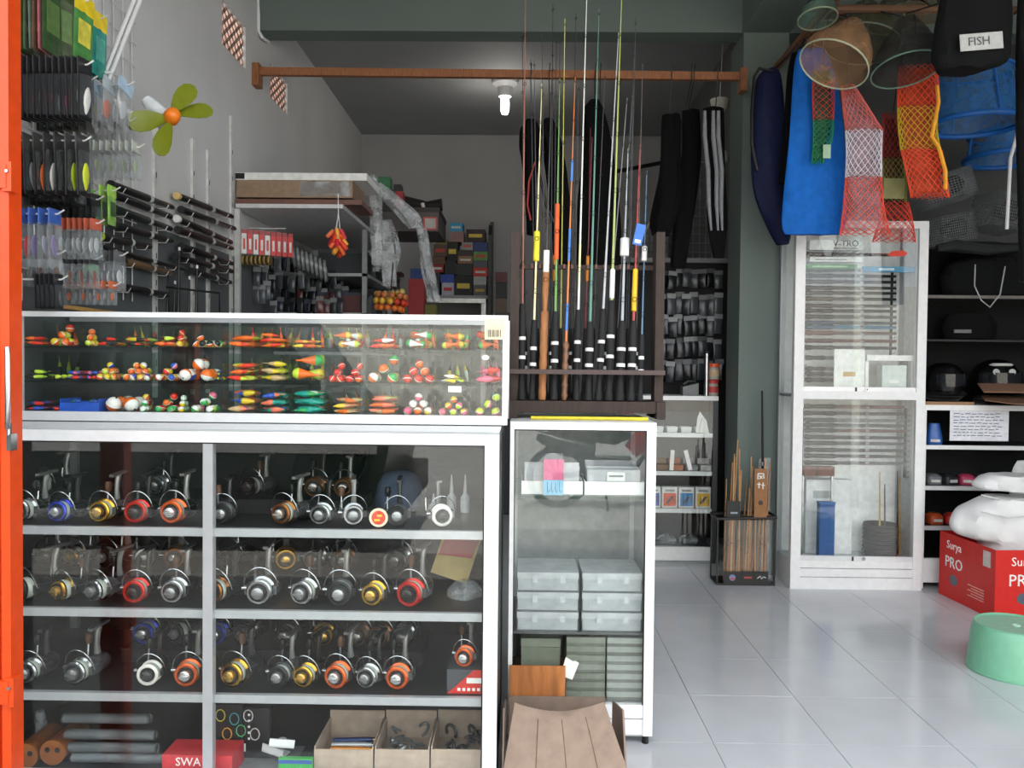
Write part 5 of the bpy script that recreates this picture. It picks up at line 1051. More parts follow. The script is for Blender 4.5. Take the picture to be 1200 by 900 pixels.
for i in range(12):
    z = zg0+(zg1-zg0)*i/11; u0_ = max(0, ((i/11)-.12)/1.6); O('mesh_wire', MB().tube([scr(u0_, z), scr(1, z)], .004, 4), M('7d8082', .4, .3), pm)
O('frame', MB().tube([scr(0, zg0), scr(0, zg0+.1), scr(.55, zg1)], .008, 6).tube([scr(0, zg0), scr(1, zg0)], .014, 6).tube([scr(0, zg0), scr(0, 0)], .01, 6), WIRE, pm)
# ------------------------------------------------------------------ packet wall and glass shelf in the passage
MY = 5.27
pb_ = thing('packet_board', 'dark display board of hanging packets behind the passage shelf', 'board', (0, 0, 0))
zp0, zp1 = P(800, 470, y=MY+.32).z, P(800, 308, y=MY+.32).z
O('panel', MB().box(.62, 1.40, MY+.32, MY+.335, .1, zp1), M('0c0c0d', .8), pb_, smooth=False)
O('top_bar', MB().box(.62, 1.40, MY+.30, MY+.325, zp1, zp1+.03), M('77797a', .5), pb_, smooth=False)
for r_, (py, h_) in enumerate(((318, .11), (346, .13), (372, .12), (398, .12), (424, .13))):
    for k in range(8):
        px = 778+k*9+rd.uniform(-2, 2)
        if px > 843: continue
        hangpack(px, py+rd.uniform(-2, 2), MY+.29-.02*(k % 2), .06, h_, rd.choice((0, 1, 2, 2, 0, 3)), 'on the dark board, %s row' % ['top', 'second', 'middle', 'fourth', 'lowest'][r_], 'board packets row %d' % r_)
ms = thing('passage_shelf', 'low aluminium glass fronted shelf in the passage', 'shelf', (0, 0, 0))
mx1_ = P(842, 470, y=MY).x; mx0_ = .62
mz = [P(800, py, y=MY).z for py in (464, 508, 553, 597)]
O('top', MB().box(mx0_, mx1_, MY, MY+.3, mz[0]-.028, mz[0]), WHITE, ms, smooth=False)
for z in mz[1:]:
    s_ = O('shelf_board', MB().box(mx0_+.01, mx1_-.01, MY+.03, MY+.29, z-.02, z), M('55585a', .4), ms, smooth=False); O('edge', MB().box(mx0_, mx1_-.03, MY+.012, MY+.03, z-.025, z+.002), WHITE, s_, smooth=False)
zk = P(800, 641, y=MY).z
O('plinth', MB().box(mx0_, mx1_-.03, MY+.0, MY+.03, P(800, 657, y=MY).z, zk), WHITE, ms, smooth=False); O('plinth', MB().box(mx0_, mx1_-.03, MY+.004, MY+.03, .0, P(800, 657, y=MY).z-.004), M('9a9c9d', .5), ms, smooth=False)
O('bottom_board', MB().box(mx0_, mx1_-.03, MY+.03, MY+.29, zk-.02, zk), M('44474a', .5), ms, smooth=False)
O('post', MB().box(mx1_-.03, mx1_, MY, MY+.03, 0, mz[0]-.03), M('3c3f41', .5), ms, smooth=False); O('post', MB().box(mx0_, mx0_+.03, MY+.27, MY+.3, 0, mz[0]-.03), DKGREY, ms, smooth=False)
O('back_panel', MB().box(mx0_, mx1_, MY+.295, MY+.3, 0, mz[0]-.03), M('1c1e20', .5), ms, smooth=False)
O('glass_pane', MB().box(mx0_+.005, mx1_-.03, MY+.004, MY+.008, zk, mz[0]-.03), GLASS, ms, smooth=False)
for k in range(5):
    a = P(755+k*16.5, 508, y=MY+.05); t = thing('small_tub', 'white plastic tub in a row on the passage shelf', 'tub', (a.x, MY+.05, mz[1]+.001), 'white tubs on the passage shelf')
    O('tub_body', cached('tub', lambda: MB().rings([[(cx*s_, cy*s_+.04, z) for cx, cy in ((-.036, -.036), (.036, -.036), (.036, .036), (-.036, .036))] for s_, z in ((.85, 0), (1, .036), (.95, .036), (.8, .004))])), TRAYM, t, smooth=False); O('contents', cached('tubc', lambda: MB().box(-.03, .03, .008, .07, .028, .033)), M('8a8c8c', .7), t, smooth=False)
p = P(820, 505, y=MY+.1); t = thing('paper_cone', 'torn white paper standing on the passage shelf', 'paper', (p.x, MY+.025+.012, mz[1]+.04)); O('sheet', MB().prism([(-.04, -.035), (.045, -.04), (.03, .04), (-.015, .1), (-.03, .06)], .002, T(0, 0, 0, R(90))), PAPER, t, smooth=False); O('fold', MB().bar((-.02, -.003, -.03), (0, -.003, .06), .004), M('c8c8c4', .8), t)
for k, c_ in enumerate(('8a6a4a', 'b86a3a', '8a8c8e', 'b8b8b4')):
    a = P(770+k*17, 553, y=MY+.06); t = thing('lure_tray', '%s lure carton on the middle passage shelf' % ['brown', 'orange', 'grey', 'pale'][k], 'carton', (a.x, MY+.06, mz[2]+.001)); O('carton_body', MB().box(0, .075, 0, .1, 0, .035), M(c_, .5), t, smooth=False); O('lid_flap', MB().box(0, .075, .1, .104, 0, .07), M(c_, .5), t, smooth=False)
for k, (px, rz) in enumerate(((787, .05), (806, -.25))):
    a = P(px, 540, y=MY+.01); o = O('white_strip', MB().box(-.012, .014, 0, .002, -.06, .07), PAPER, None, T(a.x, MY+.001, a.z, 0, rz), smooth=False); tag(o, 'white paper strip stuck on the passage shelf glass, %s' % ['narrow upright one', 'leaning one'][k], 'strip')
for k, c_ in enumerate(('3a4aa0', 'd8502a', '2a7ab8', 'd8a82a')):
    a = P(756+k*19.6, 597, y=MY+.05); t = thing('lure_box', 'white box with %s picture on the lower passage shelf' % ['violet', 'red', 'blue', 'yellow'][k], 'box', (a.x, MY+.05, mz[3]+.001))
    O('carton_body', MB().box(0, .098, 0, .05, 0, .135), M('e4e4e0', .4), t, smooth=False); O('picture', MB().box(.01, .09, -.001, 0, .012, .095), M(c_, .4, nz=.3), t, smooth=False); O('fish_print', MB().bar((.03, -.002, .03), (.07, -.002, .075), .002, .012), M('1c1c1e', .4), t, smooth=False); O('title', MB().box(.02, .08, -.001, 0, .105, .118), M('9a9a9a', .4), t, smooth=False)
for k in range(2):
    a = P(772+k*26, 636, y=MY+.08); t = thing('plastic_bundle', 'clear wrapped bundle on the lowest passage shelf %s' % ['at the inner side', 'by the bamboo rods'][k], 'bundle', (a.x, MY+.08, zk+.001)); O('wrap', MB().rings([[(.07*s_*math.cos(q)+.06, .06*s_*math.sin(q)+.06, z) for q in [i*.6283 for i in range(10)]] for s_, z in ((.9, 0), (1, .02), (.7, .045), (.3, .055))]), FILM, t); O('content', MB().box(.02, .1, .03, .1, .0, .03), M('5a5c5a', .6), t, smooth=False)
# jars and steel tube on the passage shelf top
for k, (px, lidc, h_) in enumerate(((836, 'e0582a', .2), (835, 'c03030', .1))):
    a = P(px, 462, y=MY+.08+.0*k); z_ = mz[0]+.001+(.0 if k else .105)
    t = thing('lidded_jar', 'clear jar with %s lid %s' % (['orange', 'red'][k], ['on top of the red lidded jar', 'standing on the passage shelf'][k]), 'jar', (a.x, MY+.08, z_))
    O('jar_body', MB().lathe([(0, 0), (.034, 0), (.036, .01), (.036, .07), (.03, .08), (0, .08)], 16), M('a8a49a', .2), t); O('lid', MB().lathe([(0, .08), (.037, .08), (.037, .1), (.034, .103), (0, .103)], 16), M(lidc, .4), t); O('label_wrap', MB().lathe([(.0365, .02), (.037, .02), (.037, .06), (.0365, .06)], 16), M(['c8a888', 'c04040'][k], .5), t)
a = P(828, 462, y=MY+.06); t = thing('steel_tube', 'upright brushed steel tube beside the lidded jars', 'tube', (a.x-.005, MY+.05, mz[0]+.001)); O('tube_body', MB().lathe([(0, 0), (.018, 0), (.018, .27), (0, .27)], 14), STEEL, t); O('cap', MB().lathe([(0, .27), (.0195, .27), (.0195, .285), (0, .285)], 14), BLACK, t)
a = P(808, 462, y=MY+.1); t = thing('grey_bin', 'slanted open grey parts bin on the passage shelf', 'bin', (a.x, MY+.06, mz[0]+.001)); O('bin_body', MB().prism([(-.05, 0), (.05, 0), (.05, .08), (-.05, .055)], .09, T(0, .09, 0, R(90))), M('6b6e70', .5), t, smooth=False); O('contents', MB().tube([(-.04, .04, .07), (-.01, .04, .09), (.04, .05, .085)], .012, 7), DKGREY, t)
# ------------------------------------------------------------------ tall glass cabinet with rods
TY, TD = 4.69, 4.985
tx0, tx1 = 1.575, 2.272
tz1 = P(1085, 255, y=TY).z-.02
tc = thing('tall_cabinet', 'tall white aluminium and glass cabinet of fishing rods', 'cabinet', (0, 0, 0))
tx0 = P(926, 680, y=TY).x
pl1 = P(939, 600, y=TY).x; pr1 = P(1071, 600, y=TY).x
O('post', MB().box(tx0, pl1, TY, TY+.04, 0, tz1), WHITE, tc, smooth=False); O('post', MB().box(pr1, tx1, TY, TY+.04, 0, tz1), WHITE, tc, smooth=False)
for x in (tx0, tx1-.03): O('post', MB().box(x, x+.03, TD-.03, TD, 0, tz1), ALU_DULL, tc, smooth=False)
O('top_rail', MB().box(pl1, pr1, TY, TY+.04, tz1-.04, tz1), WHITE, tc, smooth=False); O('top_panel', MB().box(tx0, tx1, TY+.04, TD, tz1-.012, tz1), WHITE, tc, smooth=False)
zm = P(1005, 463, y=TY).z; zl0 = P(1000, 656, y=TY).z
O('middle_rail', MB().box(pl1, pr1, TY, TY+.04, zm-.025, zm+.02), WHITE, tc, smooth=False)
O('middle_shelf', MB().box(tx0+.004, tx1-.004, TY+.042, TD-.01, zm-.015, zm), M('d4d6d6', .4), tc, smooth=False)
for (z0, z1) in ((zl0-.05, zl0-.01), (zl0-.1, zl0-.054), (0, zl0-.104)): O('plinth_board', MB().box(pl1, pr1, TY+.004, TY+.03, z0, z1), WHITE, tc, smooth=False)
O('bottom_shelf', MB().box(tx0+.004, tx1-.004, TY+.03, TD-.01, zl0-.03, zl0-.012), M('c8caca', .3), tc, smooth=False)
O('back_panel', MB().box(tx0+.004, tx1-.004, TD-.008, TD, 0, tz1-.012), M('f8f8f8', .5), tc, smooth=False)
zu1 = tz1-.04; xm = P(1003, 500, y=TY).x
for (z0, z1) in ((zm+.045, zu1), (zl0+.018, zm-.028)):
    O('glass_pane', MB().box(pl1, xm+.03, TY+.02, TY+.024, z0, z1), GLASS, tc, smooth=False)
    O('glass_pane', MB().box(xm-.02, pr1, TY+.010, TY+.014, z0, z1), GLASS, tc, smooth=False)
    O('door_rail', MB().box(pl1, pr1, TY+.008, TY+.026, z0-.028, z0), ALU, tc, smooth=False)
    O('door_stile', MB().box(xm-.006, xm+.004, TY+.004, TY+.012, z0-.026, z0-.002), DKGREY, tc, smooth=False)
    lk = O('lock', MB().lathe([(0, 0), (.011, 0), (.011, .006), (0, .006)], 14, T(xm+.06, TY+.008, z0-.013, R(90))), CHROME, tc)
    O('keyhole', MB().lathe([(0, .006), (.004, .006), (.004, .0064), (0, .0064)], 8, T(xm+.06, TY+.008, z0-.013, R(90))), BLACK, lk)
O('side_glass', MB().box(tx0+.004, tx0+.008, TY+.04, TD-.03, zl0-.01, tz1-.03), GLASS, tc, smooth=False)
O('side_panel', MB().box(tx0+.003, tx0+.008, TY+.04, TD-.03, 0, zl0-.012), WHITE, tc, smooth=False)
O('side_panel', MB().box(tx1-.008, tx1-.004, TY+.04, TD-.03, 0, tz1-.03), M('cfd1d1', .5), tc, smooth=False)
RODY = TY+.16
for px, py0, py1 in ((944, 285, 448), (1046, 318, 416), (941, 478, 560), (1062, 478, 560)):
    a = P(px, py0, y=RODY+.03); b = P(px-.0, py1, y=RODY+.03)
    t = thing('rod_comb', 'toothed rod holder strip inside the tall cabinet', 'holder', (a.x, RODY+.03, b.z), 'rod holder strips'); O('strip', MB().box(-.006, .006, 0, .01, 0, a.z-b.z), DKGREY, t, smooth=False)
    for k in range(int((a.z-b.z)/.03)): O('tooth', cached('tooth', lambda: MB().tube([(0, 0, 0), (0, -.045, 0), (0, -.05, .008)], .0022, 5)), STEEL, t, T(0, 0, .008+k*.03))
def crod(py, x0, x1, c_, g_, nm, where):
    a = P(x0, py, y=RODY); b = P(x1, py, y=RODY); L_ = b.x-a.x
    t = thing('cabinet_rod', '%s fishing rod lying level in the tall cabinet, %s' % (nm, where), 'fishing rod', (a.x, RODY, a.z), '%s rods in cabinet %s' % (nm, where))
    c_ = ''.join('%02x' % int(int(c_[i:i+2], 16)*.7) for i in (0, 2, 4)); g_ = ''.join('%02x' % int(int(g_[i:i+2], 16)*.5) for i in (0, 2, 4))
    O('grip', MB().lathe([(0, 0), (.014, 0), (.015, .02), (.011, .05), (.014, L_*.28), (.0105, L_*.32), (0, L_*.32)], 9, T(0, 0, 0, 0, R(90))), M(g_, .5), t)
    O('blank', MB().lathe([(.0105, L_*.32), (.0105, L_*.6), (.008, L_), (0, L_)], 8, T(0, 0, 0, 0, R(90))), M(c_, .3), t)
    O('joint', MB().lathe([(.0106, L_*.6), (.0114, L_*.6), (.0114, L_*.64), (.0106, L_*.64)], 8, T(0, 0, 0, 0, R(90))), STEEL, t)
CR = [(298, '5a4a44', '6a5a3a', 'brown'), (316, '3a5a3c', '2f6a3c', 'green'), (323, '2a2a2c', '3a2a26', 'dark'), (330, '2c2624', '5a4434', 'brown'), (337, '3a3a3c', '26365a', 'navy'), (343, '2f3134', '26365a', 'navy'), (350, '3a3c3e', '5a2a2a', 'maroon'), (358, '505254', '4a3434', 'maroon'), (364, '2c2c2e', '3a2c2c', 'dark'), (371, '606264', '2a2a2c', 'dark'), (378, '4a5a6a', '3a6aa8', 'blue'), (383, '5aa0d0', '4a90c8', 'sky blue'), (390, '8a6a64', 'a84a3a', 'red'), (399, '8a4a44', '7a2a2a', 'maroon'), (407, '3a4450', '2a3440', 'slate'), (419, '8a8c8e', '55585a', 'grey'), (432, '77797b', '303234', 'dark'), (438, '8a8a88', '4a4c4c', 'grey'), (445, '606264', '1c1c1e', 'dark'), (451, '4a4c4e', '202224', 'dark')]
for k, (py, c_, g_, nm) in enumerate(CR[:-1]): crod(py, 944, 1050 if py < 412 else 1016, c_, g_, nm, 'upper half')
LR = [(476, '8a4044', '2c2c2e', 'dark red'), (484, '505254', '202224', 'dark'), (492, '8a8c8e', '1c1c1e', 'dark'), (498, '4a4c50', '303234', 'grey'), (504, '8a4a40', '2c2a2a', 'red'), (512, '303234', '1a1a1c', 'dark'), (519, '5a5c5e', '26282a', 'grey'), (527, '1c1c1e', '141416', 'black'), (534, '2a2c2e', '1c1e20', 'black'), (542, '6a6c6e', '2c2e30', 'grey')]
for k, (py, c_, g_, nm) in enumerate(LR): crod(py, 943, 1060, c_, g_, nm, 'lower half')
def inbox(name, lb, cat, pa, pb, y, dp, col, z0=None):
    return rbox(name, lb, pa, pb, y, dp, col, cat, z0=z0)
t, wd, hh = inbox('rod_box', 'white rod box with black lettering at the cabinet top', 'box', (949, 281), (1011, 293), RODY-.05, .05, 'f0f0ee'); text('V-TRO', .05, BLACK, t, wd*.68, -.002, hh*.62); O('underline', MB().box(wd*.45, wd*.9, -.001, 0, .006, .012), M('77797a', .5), t, smooth=False)
O('rest', MB().box(0, .02, .05, .11, 0, .006).box(wd-.02, wd, .05, .11, 0, .006), STEEL, t, smooth=False)
t, wd, hh = inbox('slim_rod_box', 'slim white rod box below the lettered one', 'box', (949, 301), (1011, 307), RODY-.05, .05, 'ecece8'); O('print', MB().box(wd*.1, wd*.7, -.001, 0, hh*.3, hh*.6), M('8a8a86', .5), t, smooth=False)
t, wd, hh = inbox('green_strip', 'green printed rod sleeve lying in the cabinet', 'sleeve', (946, 309), (1005, 315), RODY-.05, .03, '3f8a4a'); O('print', MB().box(wd*.1, wd*.8, -.001, 0, hh*.3, hh*.6), M('a8c8a0', .5), t, smooth=False)
t, wd, hh = inbox('blue_strip', 'blue printed rod sleeve lying in the cabinet', 'sleeve', (1012, 312), (1072, 319), RODY-.06, .03, '5a9ac0'); O('print', MB().box(wd*.3, wd*.6, -.001, 0, hh*.3, hh*.7), M('d8e8f0', .5), t, smooth=False)
p = P(1051, 297, y=TY+.008); t = thing('red_sticker', 'red scribbled sticker on the tall cabinet glass', 'sticker', (p.x, TY+.0085, p.z)); O('film', MB().prism([(-.055, -.01), (-.02, -.018), (.05, -.012), (.06, .004), (.03, .018), (-.03, .012)], .0012, T(0, 0, 0, R(90))), M('e0402c', .5), t, smooth=False); O('stroke', MB().box(-.12, -.05, -.001, 0, -.006, .0), M('8a4a3a', .5), t, smooth=False)
for k, (pa, pb, lb) in enumerate((((978, 409), (1013, 452), 'tall white card standing behind the cabinet glass'), ((1034, 428), (1062, 452), 'pale clear pack lying low in the upper cabinet'))):
    t, wd, hh = inbox('white_card', lb, 'card', pa, pb, TY+.06, .012 if k == 0 else .08, 'f2f2f0' if k == 0 else 'ccd6d4', z0=zm+.001)
    O('print', MB().box(wd*.3, wd*.7, -.001, 0, hh*.4, hh*.5), M('c8a060', .5) if k == 0 else PAPER, t, smooth=False)
t, wd, hh = inbox('white_bar', 'white rod box lying across the upper cabinet', 'box', (1016, 416), (1074, 423), TY+.06, .1, 'f0f0ee'); O('foot', MB().box(0, .02, .02, .06, zm+.001-t.location.z, 0).box(wd-.02, wd, .02, .06, zm+.001-t.location.z, 0), WHITE, t, smooth=False)
t, wd, hh = inbox('brown_case', 'brown rod case lying below the lower rods', 'case', (942, 547), (978, 558), RODY-.04, .06, '6a3424'); O('strap', MB().box(wd*.4, wd*.46, -.001, .061, -.001, hh+.001), M('3a1c14', .5), t, smooth=False); O('stay', MB().box(.0, .01, .02, .04, zl0-.01-t.location.z, 0).box(wd-.01, wd, .02, .04, zl0-.01-t.location.z, 0), STEEL, t, smooth=False)
t, wd, hh = inbox('reflection_panel', 'plain white panel standing for a bright reflection in the lower cabinet', 'carton', (945, 562), (998, 622), TY+.2, .07, 'f2f2f2', z0=zl0-.011); O('print', MB().box(wd*.15, wd*.5, -.001, 0, hh*.75, hh*.85), M('b8bcbc', .5), t, smooth=False)  # white block takes the place of a bright reflection on the pane
t, wd, hh = inbox('blue_carton', 'small blue carton in front of the white panel', 'carton', (961, 591), (978, 622), TY+.045, .05, '2c5a9a', z0=zl0-.011); O('lid', MB().box(-.002, wd+.002, -.002, .052, hh, hh+.012), M('3a6aaa', .5), t, smooth=False)
p = P(1031, 654, y=TY+.13); t = thing('woven_basket', 'dark woven basket on the bottom of tall cabinet', 'basket', (p.x, TY+.13, zl0-.011)); bh = P(1031, 611, y=TY+.13).z-zl0
O('basket_wall', MB().lathe([(0, 0), (.085, 0), (.092, bh*.3), (.095, bh), (.088, bh), (.08, .01), (0, .01)], 24), M('3a3836', .7, nz=.4, sc=60), t)
for k in range(8): O('weave', MB().tube([(.096*math.cos(q), .096*math.sin(q), .01+k*bh/8) for q in [i*math.pi/10 for i in range(20)]], .003, 4, True), M('4c4842', .7), t)
for k, (px, py0, cc) in enumerate(((1030, 552, 'c8a858'), (1036, 566, '6a4a3a'), (1057, 552, '26282a'), (1060, 560, 'c8a050'))):
    a = P(px, 650, y=TY+.14); b = P(px-1, py0, y=TY+.2); t = thing('short_cane', '%s cane standing in the lower tall cabinet' % ['yellow', 'brown', 'black', 'amber'][k], 'cane', (a.x, TY+.2 if k > 1 else TY+.13, zl0-.01+(.012 if k < 2 else 0)))
    O('shaft', MB().tube([(0, 0, 0), (0, .02, b.z-t.location.z)], [.007, .003], 7), M(cc, .5), t); O('knot', MB().tube([(0, .01, .12), (0, .0105, .13)], .009, 7), M('6a4a2a', .5), t)
# ------------------------------------------------------------------ stand of bamboo rods before the column
BSY = 4.80
bx0, bx1 = P(838, 640, y=BSY).x, P(906, 640, y=BSY).x; bx1 = min(bx1, tx0-.01)
bn = thing('rod_stand', 'black metal floor stand holding bamboo rods', 'stand', (0, 0, 0))
zr_ = P(870, 607, y=BSY-.02).z
O('base_plate', MB().box(bx0, bx1, BSY-.05, BSY+.12, .0, .012), BLACK, bn, smooth=False)
O('hoop', MB().tube([(bx0, BSY-.05, zr_), (bx1, BSY-.05, zr_+.012), (bx1, BSY+.12, zr_+.012), (bx0, BSY+.12, zr_)], .010, 6, True), BLACK, bn)
for x in (bx0, bx1-.008):
    for y in (BSY-.045, BSY+.115): O('leg', MB().box(x, x+.008, y, y+.008, .012, zr_), BLACK, bn, smooth=False)
O('clear_front', MB().box(bx0+.05, bx1-.02, BSY-.040, BSY-.037, .012, zr_-.01), GLASS, bn, smooth=False)
for k, (x0, x1) in enumerate(((848, 868), (868.5, 884), (884.5, 900))):
    a = P(x0, 670, y=BSY-.05); b = P(x1, 684, y=BSY-.05); t_ = O('name_plate', MB().box(a.x, b.x, BSY-.052, BSY-.046, .013, a.z), M('141416', .4), bn, smooth=False)
    c = Vector(((a.x+b.x)/2, BSY-.053, (.013+a.z)/2))
    if k == 0: O('emblem', MB().lathe([(0, 0), (.018, 0), (.018, .001), (0, .001)], 18, T(c.x, c.y, c.z, R(90))), M('7a8ab8', .4), t_); O('emblem_half', MB().box(c.x-.014, c.x+.014, c.y-.002, c.y-.001, c.z-.01, c.z-.001), M('c8503a', .4), t_, smooth=False)
    elif k == 1: O('emblem', MB().box(c.x-.022, c.x+.022, c.y-.001, c.y, c.z-.004, c.z+.006), M('b84a4a', .4), t_, smooth=False)
    else: O('emblem', MB().tube([(c.x-.024, c.y, c.z-.004), (c.x-.008, c.y, c.z+.01), (c.x, c.y, c.z-.006), (c.x+.012, c.y, c.z+.006), (c.x+.024, c.y, c.z)], .0022, 5), PAPER, t_)
rb2 = random.Random(9)
for k in range(24):
    px = 849+k*2.15; a = P(px, 675, y=BSY); top = [560, 540, 552, 530, 515, 545, 535, 550, 525, 560, 590, 570, 545, 580, 560, 535, 550, 570, 545, 560, 535, 540, 550, 560][k]
    b = P(px+rb2.uniform(-3, 4)+(3 if k % 5 == 4 else 0), top, y=BSY+.06)
    yb_ = BSY-.02+.1*rb2.random(); t = thing('bamboo_rod', 'thin bamboo rod standing in the black floor stand', 'bamboo rod', (a.x, yb_, .014), 'bamboo rods in the floor stand')
    d = Vector((b.x-a.x, .0, b.z-.014)); r0 = rb2.uniform(.006, .0085)
    O('shaft', MB().tube([d*(i/6) for i in range(7)], [r0*(1-.09*i) for i in range(7)], 6), M(['b88a5c', 'a06c40', '8f5e3a', 'c49a6c'][k % 4], .6, nz=.2), t)
    O('node', MB().tube([d*.3, d*.305], r0*1.05, 6).tube([d*.6, d*.604], r0*.75, 6), M('6a4428', .6), t)
a = P(896, 600, y=BSY+.06); b = P(892.5, 458, y=BSY+.12); t = thing('black_rod', 'tall thin black rod rising from the bamboo stand', 'rod', (a.x, BSY+.06, .014)); O('shaft', MB().tube([(0, 0, 0), (b.x-a.x, .05, b.z-.014)], [.009, .006], 8), BLACK, t); O('ferrule', MB().tube([((b.x-a.x)*.6, .03, (b.z-.014)*.6), ((b.x-a.x)*.62, .031, (b.z-.014)*.62)], .011, 8), STEEL, t)
a = P(884, 549, y=BSY-.055); b = P(898, 606, y=BSY-.055); t = thing('brown_card', 'brown card with white characters tied to bamboo rods', 'card', (a.x, BSY-.064, b.z)); wd = b.x-a.x; hh = a.z-b.z
O('panel', MB().box(0, wd, 0, .003, 0, hh), M('8f6238', .6), t, smooth=False)
st_ = MB()
for (x0, z0, x1, z1) in ((.25, .78, .25, .9), (.25, .9, .7, .9), (.7, .9, .72, .8), (.35, .86, .6, .8), (.6, .86, .38, .79), (.2, .68, .5, .68), (.35, .72, .35, .6), (.55, .66, .8, .66), (.66, .72, .66, .58)): st_.bar((x0*wd, -.001, z0*hh), (x1*wd, -.001, z1*hh), .005, .002, up=(0, 1, 0))
O('characters', st_, PAPER, t, smooth=False); O('emblem', MB().lathe([(0, 0), (.014, 0), (.014, .001), (0, .001)], 12, T(wd*.5, 0, hh*.3, R(90))), M('3a2a1c', .5), t)
a = P(852, 587, y=BSY-.06); b = P(867, 606, y=BSY-.06); t = thing('black_label', 'small black label on the bamboo stand hoop', 'label', (a.x, BSY-.066, b.z)); O('panel', MB().box(0, b.x-a.x, 0, .003, 0, a.z-b.z), BLACK, t, smooth=False); O('print', MB().box(.02, b.x-a.x-.015, -.001, 0, .02, .03), M('9aa0b0', .5), t, smooth=False)
a = P(898, 540, y=BSY+.0); b = P(910, 620, y=BSY+.0); t = thing('clear_sleeve', 'clear plastic rod sleeve standing by the tall cabinet', 'sleeve', (a.x, BSY+.135, .001)); O('film_tube', MB().box(0, min(b.x, tx0-.004)-a.x, 0, .02, 0, a.z), FILM, t, smooth=False); O('print', MB().box(.015, .022, -.001, 0, a.z*.6, a.z*.85), M('5a5c60', .5), t, smooth=False)
# ------------------------------------------------------------------ low shelf and dark rack at the right
LY = 4.74; lx0, lx1 = tx1+.004, 3.55
ls = thing('low_shelf', 'low aluminium shelf unit right of the tall cabinet', 'shelf', (0, 0, 0))
lz = [P(1140, py, y=LY).z for py in (475, 523, 571, 618)]
O('top', MB().box(lx0, lx1, LY, LY+.35, lz[0]-.03, lz[0]), WHITE, ls, smooth=False)
for z in lz[1:]: s_ = O('shelf_board', MB().box(lx0+.03, lx1, LY+.03, LY+.34, z-.016, z), DKGREY, ls, smooth=False); O('edge', MB().box(lx0+.03, lx1, LY+.006, LY+.03, z-.02, z+.003), ALU, s_, smooth=False)
O('post', MB().box(lx0, lx0+.03, LY, LY+.03, 0, lz[0]-.03), WHITE, ls, smooth=False); O('back_panel', MB().box(lx0, lx1, LY+.34, LY+.35, 0, lz[0]-.03), M('0c0d0e', .8), ls, smooth=False)
O('plinth', MB().box(lx0+.03, lx1, LY+.006, LY+.03, P(1100, 683, y=LY).z, P(1100, 655, y=LY).z), WHITE, ls, smooth=False); O('bottom_board', MB().box(lx0+.03, lx1, LY+.03, LY+.34, P(1100, 655, y=LY).z-.02, P(1100, 655, y=LY).z), DKGREY, ls, smooth=False)
O('wood_strip', MB().box(lx0+.01, lx0+.3, LY+.004, LY+.06, lz[0], lz[0]+.018), M('9a7656', .6, kind='wood'), ls, smooth=False)
O('foot', MB().box(lx1-.03, lx1, LY+.0, LY+.03, 0, lz[0]-.03), DKGREY, ls, smooth=False)
a = P(1113, 481, y=LY+.003); b = P(1181, 517, y=LY+.003); t = thing('price_list', 'white handwritten sheet fixed to the low shelf front', 'paper', (a.x, LY-.002, b.z)); wd = b.x-a.x; hh = a.z-b.z
O('sheet', MB().box(0, wd, 0, .0015, 0, hh), M('dfe0e6', .8), t, smooth=False)
rw = random.Random(2)
for k in range(8):
    x_ = .02
    q = MB()
    while x_ < wd-.05:
        l_ = rw.uniform(.012, .035); z_ = hh-.02-k*(hh-.03)/8+rw.uniform(-.002, .002); q.box(x_, x_+l_, -.001, 0, z_, z_+.004); x_ += l_+.008
    O('writing', q, M('5a5c78', .7), t, smooth=False)
IT = [(1096, 518, 'blue packet', '2a5aa8'), (1094, 566, 'silver grey reel case', '6a6c70'), (1112, 566, 'dark pouch', '26282c'), (1134, 568, 'pink tube', 'b03a5a'), (1156, 566, 'brown pouch', '4a3630'), (1180, 566, 'black pouch', '1c1c1e'), (1096, 612, 'orange packet', 'b8502a'), (1118, 612, 'red and white packet', 'd03a30'), (1150, 612, 'dark packet', '2a2c30')]
for k, (px, py, nm, c_) in enumerate(IT):
    lv = 1 if py < 530 else (2 if py < 580 else 3); a = P(px, py, y=LY+.1)
    t = thing('shelf_item', '%s lying on the %s board of the low shelf' % (nm, ['', 'upper', 'middle', 'lower'][lv]), 'packet', T(a.x, LY+.12, lz[lv]+.001, 0, 0, R(rw.uniform(-20, 20))))
    O('item_body', MB().rings([[(.045*s_*math.copysign(abs(math.cos(q))**.5, math.cos(q)), .05*s_*math.copysign(abs(math.sin(q))**.5, math.sin(q)), z) for q in [i*math.pi/8 for i in range(16)]] for s_, z in ((.95, 0), (1, .015), (.95, .045), (.6, .06 if k != 0 else .12))]), M(c_, .35), t); O('print', MB().box(-.025, .025, -.053, -.048, .015, .03), M('c8c8c4', .5), t, smooth=False)
# folded brown cardboard lying on the low shelf
a = P(1132, 470, y=LY-.05); t = thing('cardboard_sheet', 'folded brown cardboard sheet lying on the low shelf', 'cardboard', T(P(1140, 476, y=LY).x, LY-.18, lz[0]+.022, R(6), 0, R(-8)))
O('sheet', MB().prism([(0, .08), (.1, -.05), (.55, -.06), (.6, .26), (.05, .26)], .006), M('7d5a44', .8, kind='card'), t, smooth=False); O('flap', MB().prism([(.0, .1), (.55, .1), (.55, .28), (.03, .28)], .006, T(0, 0, .03, R(8))), M('8a6650', .8, kind='card'), t, smooth=False)
O('prop', MB().box(.1, .5, .2, .26, -.022, .0), M('6a4c3a', .8), t, smooth=False)
